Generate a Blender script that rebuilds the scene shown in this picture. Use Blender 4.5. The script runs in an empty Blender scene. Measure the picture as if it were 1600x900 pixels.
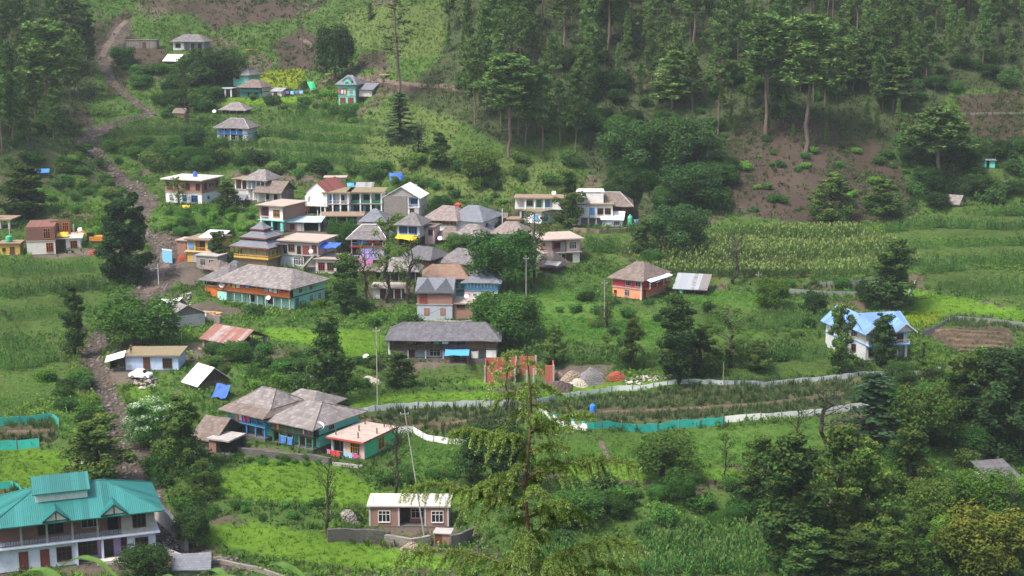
import bpy, bmesh, math, random
import numpy as np
from mathutils import Vector, Matrix
R = math.radians
random.seed(11)
rng = np.random.default_rng(11)
S = bpy.context.scene
C = S.collection

# ------------------------------------------------------------------ camera, sky, sun, exposure
CAMZ, PITCH, FPX = 75.0, R(11.0), 2400.0          # FPX: focal length in photo pixels (1600 wide)
cam_d = bpy.data.cameras.new('camera'); cam = bpy.data.objects.new('camera', cam_d); C.objects.link(cam)
cam.location = (0, 0, CAMZ); cam.rotation_euler = (math.pi/2 - PITCH, 0, 0)
cam_d.sensor_width = 36; cam_d.lens = 36*FPX/1600; cam_d.clip_start = 0.5; cam_d.clip_end = 4000
cam_d.dof.use_dof = True; cam_d.dof.focus_distance = 280; cam_d.dof.aperture_fstop = 5.6
S.camera = cam
SUN_EL, SUN_AZ = 58.0, 232.0                        # azimuth clockwise from +Y (the view direction)
W = bpy.data.worlds.new('World'); S.world = W; W.use_nodes = True
nt = W.node_tree; bg = nt.nodes['Background']
sky = nt.nodes.new('ShaderNodeTexSky'); sky.sky_type = 'NISHITA'; sky.sun_disc = False
sky.sun_elevation = R(SUN_EL); sky.sun_rotation = R(SUN_AZ); sky.air_density = 1.0; sky.dust_density = 4.0; sky.ozone_density = 0.6
nt.links.new(sky.outputs[0], bg.inputs[0]); bg.inputs[1].default_value = 0.115
sun_d = bpy.data.lights.new('sun', 'SUN'); sun = bpy.data.objects.new('sun', sun_d); C.objects.link(sun)
sun_d.energy = 2.1; sun_d.angle = R(10); sun_d.color = (1, .955, .88)
_d = Vector((math.sin(R(SUN_AZ))*math.cos(R(SUN_EL)), math.cos(R(SUN_AZ))*math.cos(R(SUN_EL)), math.sin(R(SUN_EL))))
sun.rotation_euler = _d.to_track_quat('Z', 'Y').to_euler(); sun.location = _d*300
S.view_settings.view_transform = 'Standard'; S.view_settings.look = 'None'
S.view_settings.exposure = 1.22; S.view_settings.gamma = 1
try: S.view_settings.use_curve_mapping = False
except Exception: pass
S.render.engine = 'CYCLES'
cy = S.cycles; cy.max_bounces = 5; cy.diffuse_bounces = 3; cy.glossy_bounces = 2; cy.transmission_bounces = 3
cy.volume_bounces = 1; cy.transparent_max_bounces = 4; cy.caustics_reflective = False; cy.caustics_refractive = False
cy.use_denoising = True; cy.denoising_prefilter = 'NONE'
HAZE = 0.0001

# ------------------------------------------------------------------ noise, polygons
_T = rng.random((256, 256))
def vnoise(x, y, k=0):
    x = np.asarray(x, float) + k*37.17; y = np.asarray(y, float) + k*91.3
    ix = np.floor(x).astype(int); iy = np.floor(y).astype(int); fx = x-ix; fy = y-iy
    fx = fx*fx*(3-2*fx); fy = fy*fy*(3-2*fy)
    a = _T[ix & 255, iy & 255]; b = _T[(ix+1) & 255, iy & 255]; c = _T[ix & 255, (iy+1) & 255]; d = _T[(ix+1) & 255, (iy+1) & 255]
    return (a*(1-fx)+b*fx)*(1-fy)+(c*(1-fx)+d*fx)*fy
def fbm(x, y, o=4, k=0):
    s = 0; a = .5; t = 0
    for i in range(o):
        s = s + a*(vnoise(x*2**i, y*2**i, k+i)-.5)*2; t += a; a *= .5
    return s/t
def sstep(a, b, x):
    t = np.clip((np.asarray(x, float)-a)/(b-a), 0, 1); return t*t*(3-2*t)
def splus(x, k): return k*np.logaddexp(0, np.asarray(x, float)/k)
def inpoly(x, y, poly):
    x = np.asarray(x, float); y = np.asarray(y, float); r = np.zeros(x.shape, bool); n = len(poly)
    for i in range(n):
        x0, y0 = poly[i][:2]; x1, y1 = poly[(i+1) % n][:2]
        if y0 == y1: continue
        c = ((y0 > y) != (y1 > y)) & (x < (x1-x0)*(y-y0)/(y1-y0)+x0); r ^= c
    return r

# ------------------------------------------------------------------ terrain height
_YS = [-120, -40, 0, 155, 180, 196, 228, 262, 300, 340, 365, 395, 440, 475, 515, 555, 700, 1000]
_ZS = [126, 91, 73.0, 3.6, 3.2, 3.6, 5.6, 8.2, 11.4, 16.0, 19.4, 23.8, 34, 43.6, 57, 73, 135, 255]
_yy = np.arange(-120, 1001, 1.0); _zz = np.interp(_yy, _YS, _ZS)
_k = np.ones(13)/13
_zz = np.convolve(np.pad(_zz, 12, mode='edge'), np.convolve(_k, _k), 'valid'); _zz[:12] = np.linspace(126, _zz[12], 12); _zz[-12:] = np.linspace(_zz[-13], 255, 12)
def base_z(X, Y, terr=False):
    z = np.interp(Y, _yy, _zz)
    wr = sstep(-75, 5, X)
    z = z + .34*wr*splus(Y-374, 7)
    xf = np.interp(Y, [377, 403, 448, 495, 545, 700], [-138, -106, -127, -136, -139, -150])
    z = z + .52*splus(xf-X, 5)*sstep(368, 400, Y)
    z = z - 4.5*sstep(45, 95, X)*sstep(262, 215, Y)
    near = sstep(150, 200, Y)
    z = z + near*(1.3*fbm(X/38, Y/38, 3, 1)+.35*fbm(X/9, Y/9, 2, 5)) + (1-near)*sstep(3, 30, np.hypot(X, Y))*.5*fbm(X/11, Y/11, 2, 3)
    tw = sstep(175, 190, Y)*(1-sstep(425, 465, Y))*(1-wr*sstep(366, 380, Y))*(1-sstep(0, 12, xf-X)*sstep(372, 392, Y))
    st = 2.1; q = (z+.8*fbm(X/45, Y/45, 2, 9))/st; f = q-np.floor(q)
    if terr: return np.where(tw > .5, np.floor(q) if terr == 1 else f, 0)
    zt = z + st*(sstep(.68, .98, f)-f)*.92
    return z*(1-tw)+zt*tw
gx = np.concatenate([np.linspace(-480, -215, 22), np.arange(-210, 211, 1.0), np.linspace(215, 480, 22)])
gy = np.concatenate([np.arange(-60, 150, 3.0), np.arange(150, 521, 1.0), np.arange(524, 600, 4.0), np.arange(606, 700, 6.0)])
GX, GY = np.meshgrid(gx, gy)                       # [iy, ix]
GZ = base_z(GX, GY)
def tz(x, y):                                      # bilinear sample of the ground
    x = np.clip(np.asarray(x, float), gx[0]+1, gx[-1]-1); y = np.clip(np.asarray(y, float), gy[0]+1, gy[-1]-1)
    i = np.clip(np.searchsorted(gx, x)-1, 0, len(gx)-2); j = np.clip(np.searchsorted(gy, y)-1, 0, len(gy)-2)
    fx = (x-gx[i])/(gx[i+1]-gx[i]); fy = (y-gy[j])/(gy[j+1]-gy[j])
    return (GZ[j, i]*(1-fx)+GZ[j, i+1]*fx)*(1-fy)+(GZ[j+1, i]*(1-fx)+GZ[j+1, i+1]*fx)*fy
_cp, _sp = math.cos(PITCH), math.sin(PITCH)
def ray(px, py):
    u = (px-800)/FPX; v = (450-py)/FPX
    return np.array([u, _cp+v*_sp, -_sp+v*_cp])
_ts = np.concatenate([np.arange(150, 700, .4)])
def ground(px, py, tmin=0):
    d = ray(px, py); t = _ts[_ts > tmin]
    zz = CAMZ+t*d[2]; g = tz(t*d[0], t*d[1]); k = np.nonzero(zz <= g)[0]
    i = k[0] if len(k) else len(t)-1
    if i > 0:
        a = zz[i-1]-g[i-1]; b = zz[i]-g[i]; f = a/(a-b) if a != b else 0; tt = t[i-1]+f*(t[i]-t[i-1])
    else: tt = t[i]
    x, y = tt*d[0], tt*d[1]
    return Vector((x, y, float(tz(x, y)))), tt
def project(X, Y, Z):
    Z = Z-CAMZ; dep = Y*_cp-Z*_sp; up = Y*_sp+Z*_cp
    dep = np.where(np.abs(dep) < 1e-3, 1e-3, dep)
    return 800+FPX*X/dep, 450-FPX*up/dep, dep

# ------------------------------------------------------------------ object helpers
def tag(o, label=None, cat=None, group=None, kind=None):
    if label: o['label'] = label
    if cat: o['category'] = cat
    if group: o['group'] = group
    if kind: o['kind'] = kind
    return o
def empty(name, loc=(0, 0, 0), rz=0.0):
    o = bpy.data.objects.new(name, None); C.objects.link(o); o.location = loc; o.rotation_euler = (0, 0, rz); o.empty_display_size = .2
    return o
def np_mesh(name, V, quads=None, tris=None, mats=(), mi=None, col=None, smooth=False):
    me = bpy.data.meshes.new(name); V = np.asarray(V, np.float32)
    nq = 0 if quads is None else len(quads); ntr = 0 if tris is None else len(tris)
    me.vertices.add(len(V)); me.vertices.foreach_set('co', V.ravel())
    li = []
    if nq: li.append(np.asarray(quads, np.int32).ravel())
    if ntr: li.append(np.asarray(tris, np.int32).ravel())
    li = np.concatenate(li); me.loops.add(len(li)); me.loops.foreach_set('vertex_index', li)
    me.polygons.add(nq+ntr)
    st = np.concatenate([np.arange(nq)*4, nq*4+np.arange(ntr)*3]).astype(np.int32)
    me.polygons.foreach_set('loop_start', st)
    if mi is not None: me.polygons.foreach_set('material_index', np.asarray(mi, np.int32))
    if smooth: me.polygons.foreach_set('use_smooth', np.ones(nq+ntr, bool))
    for m in mats: me.materials.append(m)
    if col is not None:
        a = me.color_attributes.new('col', 'FLOAT_COLOR', 'POINT')
        c = np.ones((len(V), 4), np.float32); c[:, :3] = col; a.data.foreach_set('color', c.ravel())
    me.update(calc_edges=True); me.validate()
    return me
def link(name, me, parent=None, loc=(0, 0, 0)):
    o = bpy.data.objects.new(name, me); C.objects.link(o); o.location = loc
    if parent is not None: o.parent = parent
    return o
class MB:
    """collects polygons of one part; M: 4x4 applied to what is added"""
    def __init__(s, M=None): s.v = []; s.f = []; s.m = []; s.mats = []; s.M = M
    def mi(s, m):
        if m not in s.mats: s.mats.append(m)
        return s.mats.index(m)
    def add(s, vs, fs, m):
        b = len(s.v)
        for p in vs:
            p = Vector(p); s.v.append(tuple(s.M @ p) if s.M else tuple(p))
        k = s.mi(m)
        for f in fs: s.f.append([b+i for i in f]); s.m.append(k)
        return s
    def box(s, x0, x1, y0, y1, z0, z1, m, ms=None, mt=None):
        vs = [(x0, y0, z0), (x1, y0, z0), (x1, y1, z0), (x0, y1, z0), (x0, y0, z1), (x1, y0, z1), (x1, y1, z1), (x0, y1, z1)]
        ms = ms or m; mt = mt or m
        s.add(vs, [(0, 1, 5, 4)], m); b = len(s.v)-8
        k = s.mi(ms); kt = s.mi(mt)
        for f, kk in (((1, 2, 6, 5), k), ((2, 3, 7, 6), k), ((3, 0, 4, 7), k), ((4, 5, 6, 7), kt), ((0, 3, 2, 1), k)):
            s.f.append([b+i for i in f]); s.m.append(kk)
        return s
    def tube(s, pts, rs, m, n=6, cap=True):
        pts = [Vector(p) for p in pts]
        if not hasattr(rs, '__len__'): rs = [rs]*len(pts)
        vs = []; fs = []
        for i, p in enumerate(pts):
            t = (pts[min(i+1, len(pts)-1)]-pts[max(i-1, 0)]); t = t.normalized() if t.length > 1e-6 else Vector((0, 0, 1))
            a = t.orthogonal().normalized() if abs(t.z) > .9 else t.cross(Vector((0, 0, 1))).normalized(); b = t.cross(a)
            for k in range(n):
                an = 2*math.pi*k/n; vs.append(p+(a*math.cos(an)+b*math.sin(an))*rs[i])
        for i in range(len(pts)-1):
            for k in range(n): fs.append((i*n+k, i*n+(k+1) % n, (i+1)*n+(k+1) % n, (i+1)*n+k))
        if cap: fs.append(tuple(range(n-1, -1, -1))); fs.append(tuple((len(pts)-1)*n+k for k in range(n)))
        return s.add(vs, fs, m)
    def lathe(s, prof, m, n=14, c=(0, 0, 0)):
        vs = []; fs = []
        for r, z in prof:
            for k in range(n): a = 2*math.pi*k/n; vs.append((c[0]+r*math.cos(a), c[1]+r*math.sin(a), c[2]+z))
        for i in range(len(prof)-1):
            for k in range(n): fs.append((i*n+k, i*n+(k+1) % n, (i+1)*n+(k+1) % n, (i+1)*n+k))
        fs.append(tuple(range(n-1, -1, -1))); fs.append(tuple((len(prof)-1)*n+k for k in range(n)))
        return s.add(vs, fs, m)
    def patch(s, a, b, c, d, m, n=8, k=4, jit=.0, th=.14):
        """bilinear slab a-b (eave) d-c (ridge), jittered, with thickness"""
        a, b, c, d = map(Vector, (a, b, c, d)); vs = []; fs = []
        for j in range(k+1):
            for i in range(n+1):
                u, v = i/n, j/k; p = (a*(1-u)+b*u)*(1-v)+(d*(1-u)+c*u)*v
                e = jit*(1.15 if j == 0 else .8)
                p = p+Vector((0, 0, random.uniform(-e, e))); vs.append(p)
        nb = len(vs); vs += [p-Vector((0, 0, th)) for p in vs]
        q = lambda i, j: j*(n+1)+i
        for j in range(k):
            for i in range(n):
                fs.append((q(i, j), q(i+1, j), q(i+1, j+1), q(i, j+1))); fs.append((nb+q(i, j), nb+q(i, j+1), nb+q(i+1, j+1), nb+q(i+1, j)))
        for i in range(n): fs.append((q(i, 0), nb+q(i, 0), nb+q(i+1, 0), q(i+1, 0))); fs.append((q(i, k), q(i+1, k), nb+q(i+1, k), nb+q(i, k)))
        for j in range(k): fs.append((q(0, j), q(0, j+1), nb+q(0, j+1), nb+q(0, j))); fs.append((q(n, j), nb+q(n, j), nb+q(n, j+1), q(n, j+1)))
        return s.add(vs, fs, m)
    def mesh(s, name):
        me = bpy.data.meshes.new(name); me.from_pydata(s.v, [], s.f)
        for m in s.mats: me.materials.append(m)
        me.polygons.foreach_set('material_index', s.m); me.update(); return me
    def build(s, name, parent=None, loc=(0, 0, 0)):
        return link(name, s.mesh(name), parent, loc)

# ------------------------------------------------------------------ materials
def _new(name):
    m = bpy.data.materials.new(name); m.use_nodes = True; t = m.node_tree; b = t.nodes['Principled BSDF']
    return m, t, b
def nd(t, typ, **k):
    n = t.nodes.new(typ)
    for a, v in k.items():
        if hasattr(n, a): setattr(n, a, v)
    return n
def mixc(t, fac, a, b, typ='MIX'):
    n = t.nodes.new('ShaderNodeMix'); n.data_type = 'RGBA'; n.blend_type = typ
    for i, v in ((0, fac), (6, a), (7, b)):
        if isinstance(v, bpy.types.NodeSocket): t.links.new(v, n.inputs[i])
        elif v is not None: n.inputs[i].default_value = v if i == 0 else (*v, 1)
    return n.outputs[2]
def noise(t, vec, scale, det=3, rough=.55):
    n = t.nodes.new('ShaderNodeTexNoise'); n.inputs['Scale'].default_value = scale; n.inputs['Detail'].default_value = det; n.inputs['Roughness'].default_value = rough
    if vec is not None: t.links.new(vec, n.inputs['Vector'])
    return n.outputs['Fac']
def ramp(t, fac, lo, hi):
    n = t.nodes.new('ShaderNodeMapRange'); n.inputs[1].default_value = lo; n.inputs[2].default_value = hi; t.links.new(fac, n.inputs[0]); return n.outputs[0]
def wallvec(t):
    """(along the face, height) from object coordinates, whichever way the face looks"""
    tc = nd(t, 'ShaderNodeTexCoord'); sp = nd(t, 'ShaderNodeSeparateXYZ'); sn = nd(t, 'ShaderNodeSeparateXYZ')
    t.links.new(tc.outputs['Object'], sp.inputs[0]); t.links.new(tc.outputs['Normal'], sn.inputs[0])
    ax = nd(t, 'ShaderNodeMath', operation='ABSOLUTE'); ay = nd(t, 'ShaderNodeMath', operation='ABSOLUTE')
    t.links.new(sn.outputs[0], ax.inputs[0]); t.links.new(sn.outputs[1], ay.inputs[0])
    g = nd(t, 'ShaderNodeMath', operation='GREATER_THAN'); t.links.new(ax.outputs[0], g.inputs[0]); t.links.new(ay.outputs[0], g.inputs[1])
    m = nd(t, 'ShaderNodeMix'); m.data_type = 'FLOAT'; t.links.new(g.outputs[0], m.inputs[0]); t.links.new(sp.outputs[0], m.inputs[2]); t.links.new(sp.outputs[1], m.inputs[3])
    cb = nd(t, 'ShaderNodeCombineXYZ'); t.links.new(m.outputs[0], cb.inputs[0]); t.links.new(sp.outputs[2], cb.inputs[1])
    return tc.outputs['Object'], cb.outputs[0], m.outputs[0], sp.outputs[2]
def bump(t, b, h, st=.4, dist=.05):
    n = nd(t, 'ShaderNodeBump'); n.inputs['Strength'].default_value = st; n.inputs['Distance'].default_value = dist
    t.links.new(h, n.inputs['Height']); t.links.new(n.outputs[0], b.inputs['Normal'])
def M_plaster(name, c, dirt=.35, rough=.85):
    m, t, b = _new(name); o, w, u, z = wallvec(t)
    n1 = noise(t, o, .9, 5, .65); n2 = noise(t, o, 6, 3)
    d = tuple(x*.55+.012 for x in c)
    col = mixc(t, ramp(t, n1, .45, .8), c, tuple(x*(1-dirt)+.3*dirt*y for x, y in zip(c, (.25, .22, .18))))
    col = mixc(t, ramp(t, n2, .55, .9), col, tuple(x*.82 for x in c))
    mp = nd(t, 'ShaderNodeMapping'); mp.inputs['Scale'].default_value = (2.2, 2.2, .25); t.links.new(o, mp.inputs[0])
    st = noise(t, mp.outputs[0], 2.0, 4, .6)
    f = nd(t, 'ShaderNodeMath', operation='MULTIPLY'); t.links.new(ramp(t, st, .58, .8), f.inputs[0]); f.inputs[1].default_value = dirt
    col = mixc(t, f.outputs[0], col, d)
    t.links.new(col, b.inputs['Base Color']); b.inputs['Roughness'].default_value = rough; b.inputs['Specular IOR Level'].default_value = .25
    bump(t, b, n2, .25, .02); return m
def M_brick(name, c, mortar, sx=.42, sy=.16, var=.5, rough=.9, off=.5, mort=.02, bstr=.5, patch=None):
    m, t, b = _new(name); o, w, u, z = wallvec(t)
    br = nd(t, 'ShaderNodeTexBrick'); t.links.new(w, br.inputs['Vector'])
    br.inputs['Scale'].default_value = 1; br.inputs['Brick Width'].default_value = sx; br.inputs['Row Height'].default_value = sy
    br.inputs['Mortar Size'].default_value = mort; br.inputs['Bias'].default_value = -.1; br.offset = off
    br.inputs['Color1'].default_value = (*[x*(1-var) for x in c], 1); br.inputs['Color2'].default_value = (*[min(1, x*(1+var)) for x in c], 1); br.inputs['Mortar'].default_value = (*mortar, 1)
    n1 = noise(t, o, .6, 5, .7); n2 = noise(t, o, 3.5, 4, .65)
    col = mixc(t, ramp(t, n1, .4, .75), br.outputs['Color'], patch or tuple(x*.6 for x in c))
    if patch is None:
        col = br.outputs['Color']
        col = mixc(t, .55, col, mixc(t, n1, tuple(x*.6 for x in c), tuple(min(1, x*1.45) for x in c)))
    col = mixc(t, ramp(t, n2, .55, .85), col, tuple(x*.6 for x in c))
    t.links.new(col, b.inputs['Base Color']); b.inputs['Roughness'].default_value = rough; b.inputs['Specular IOR Level'].default_value = .2
    bump(t, b, br.outputs['Fac'], -bstr, .04); return m
def M_plank(name, c, wdt=.22, horiz=False, rough=.8, var=.35):
    m, t, b = _new(name); o, w, u, z = wallvec(t)
    mu = nd(t, 'ShaderNodeMath', operation='MULTIPLY'); t.links.new(z if horiz else u, mu.inputs[0]); mu.inputs[1].default_value = 1/wdt
    fl = nd(t, 'ShaderNodeMath', operation='FLOOR'); t.links.new(mu.outputs[0], fl.inputs[0])
    fr = nd(t, 'ShaderNodeMath', operation='FRACT'); t.links.new(mu.outputs[0], fr.inputs[0])
    wn = nd(t, 'ShaderNodeTexWhiteNoise', noise_dimensions='1D'); t.links.new(fl.outputs[0], wn.inputs['W'])
    col = mixc(t, wn.outputs['Value'], tuple(x*(1-var) for x in c), tuple(x*(1+var) for x in c))
    g = nd(t, 'ShaderNodeMath', operation='LESS_THAN'); t.links.new(fr.outputs[0], g.inputs[0]); g.inputs[1].default_value = .12
    col = mixc(t, g.outputs[0], col, tuple(x*.3 for x in c))
    col = mixc(t, ramp(t, noise(t, o, 1.3, 4, .65), .5, .8), col, tuple(x*.65+.03 for x in c))
    t.links.new(col, b.inputs['Base Color']); b.inputs['Roughness'].default_value = rough; return m
def M_tin(name, c, rust=None, rough=.4, metal=.0, wdt=.25, amt=.5):
    m, t, b = _new(name); o, w, u, z = wallvec(t)
    mu = nd(t, 'ShaderNodeMath', operation='MULTIPLY'); t.links.new(u, mu.inputs[0]); mu.inputs[1].default_value = 2*math.pi/wdt
    sn = nd(t, 'ShaderNodeMath', operation='SINE'); t.links.new(mu.outputs[0], sn.inputs[0])
    sh = nd(t, 'ShaderNodeMath', operation='MULTIPLY'); t.links.new(u, sh.inputs[0]); sh.inputs[1].default_value = 1/.9
    fl = nd(t, 'ShaderNodeMath', operation='FLOOR'); t.links.new(sh.outputs[0], fl.inputs[0])
    wn = nd(t, 'ShaderNodeTexWhiteNoise', noise_dimensions='1D'); t.links.new(fl.outputs[0], wn.inputs['W'])
    col = mixc(t, wn.outputs['Value'], tuple(x*.78 for x in c), tuple(min(1, x*1.18+.01) for x in c))
    if rust:
        f = nd(t, 'ShaderNodeMath', operation='ADD'); t.links.new(wn.outputs['Value'], f.inputs[0]); t.links.new(noise(t, o, .8, 5, .7), f.inputs[1])
        col = mixc(t, ramp(t, f.outputs[0], 1.25-amt, 1.5-amt), col, rust)
    col = mixc(t, ramp(t, noise(t, o, 1.1, 5, .7), .55, .85), col, tuple(x*.7 for x in c))
    t.links.new(col, b.inputs['Base Color']); b.inputs['Roughness'].default_value = rough; b.inputs['Metallic'].default_value = metal
    bump(t, b, sn.outputs[0], .35, .03); return m
def M_plain(name, c, rough=.6, metal=0., var=.15, scale=3.):
    m, t, b = _new(name); tc = nd(t, 'ShaderNodeTexCoord')
    col = mixc(t, noise(t, tc.outputs['Object'], scale, 4), tuple(x*(1-var) for x in c), tuple(min(1, x*(1+var)) for x in c))
    t.links.new(col, b.inputs['Base Color']); b.inputs['Roughness'].default_value = rough; b.inputs['Metallic'].default_value = metal; b.inputs['Specular IOR Level'].default_value = .3
    return m
def M_leaf(name, trans=.28, tint=(1, 1, 1), var=.35, rough=.6):
    """leaf colour from the mesh's own 'col', varied tree by tree"""
    m, t, b = _new(name); a = nd(t, 'ShaderNodeAttribute', attribute_name='col'); oi = nd(t, 'ShaderNodeObjectInfo')
    hs = nd(t, 'ShaderNodeHueSaturation')
    mr = nd(t, 'ShaderNodeMapRange'); t.links.new(oi.outputs['Random'], mr.inputs[0]); mr.inputs[3].default_value = .49; mr.inputs[4].default_value = .515; t.links.new(mr.outputs[0], hs.inputs['Hue'])
    mv = nd(t, 'ShaderNodeMath', operation='MULTIPLY'); t.links.new(oi.outputs['Random'], mv.inputs[0]); mv.inputs[1].default_value = 7.31
    fv = nd(t, 'ShaderNodeMath', operation='FRACT'); t.links.new(mv.outputs[0], fv.inputs[0])
    m2 = nd(t, 'ShaderNodeMapRange'); t.links.new(fv.outputs[0], m2.inputs[0]); m2.inputs[3].default_value = 1-var; m2.inputs[4].default_value = 1+var; t.links.new(m2.outputs[0], hs.inputs['Value'])
    t.links.new(a.outputs['Color'], hs.inputs['Color'])
    col = mixc(t, 1.0, hs.outputs[0], tint, 'MULTIPLY')
    t.links.new(col, b.inputs['Base Color']); b.inputs['Roughness'].default_value = .8; b.inputs['Specular IOR Level'].default_value = .05
    tr = nd(t, 'ShaderNodeBsdfTranslucent'); t.links.new(col, tr.inputs[0]); mx = nd(t, 'ShaderNodeMixShader'); mx.inputs[0].default_value = trans
    t.links.new(b.outputs[0], mx.inputs[1]); t.links.new(tr.outputs[0], mx.inputs[2]); t.links.new(mx.outputs[0], t.nodes['Material Output'].inputs[0])
    return m
def M_ground(name='ground_soil_and_grass'):
    m, t, b = _new(name); a = nd(t, 'ShaderNodeAttribute', attribute_name='col'); tc = nd(t, 'ShaderNodeTexCoord')
    o = tc.outputs['Object']
    col = mixc(t, 1.0, a.outputs['Color'], mixc(t, noise(t, o, 1.4, 6, .7), (.45, .45, .45), (1.5, 1.5, 1.5)), 'MULTIPLY')
    col = mixc(t, 1.0, col, mixc(t, noise(t, o, .13, 4, .6), (.7, .72, .7), (1.25, 1.2, 1.2)), 'MULTIPLY')
    t.links.new(col, b.inputs['Base Color']); b.inputs['Roughness'].default_value = .95; b.inputs['Specular IOR Level'].default_value = .1
    bump(t, b, noise(t, o, 2.2, 6, .75), 1.0, .25); return m
MT = {}
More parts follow.
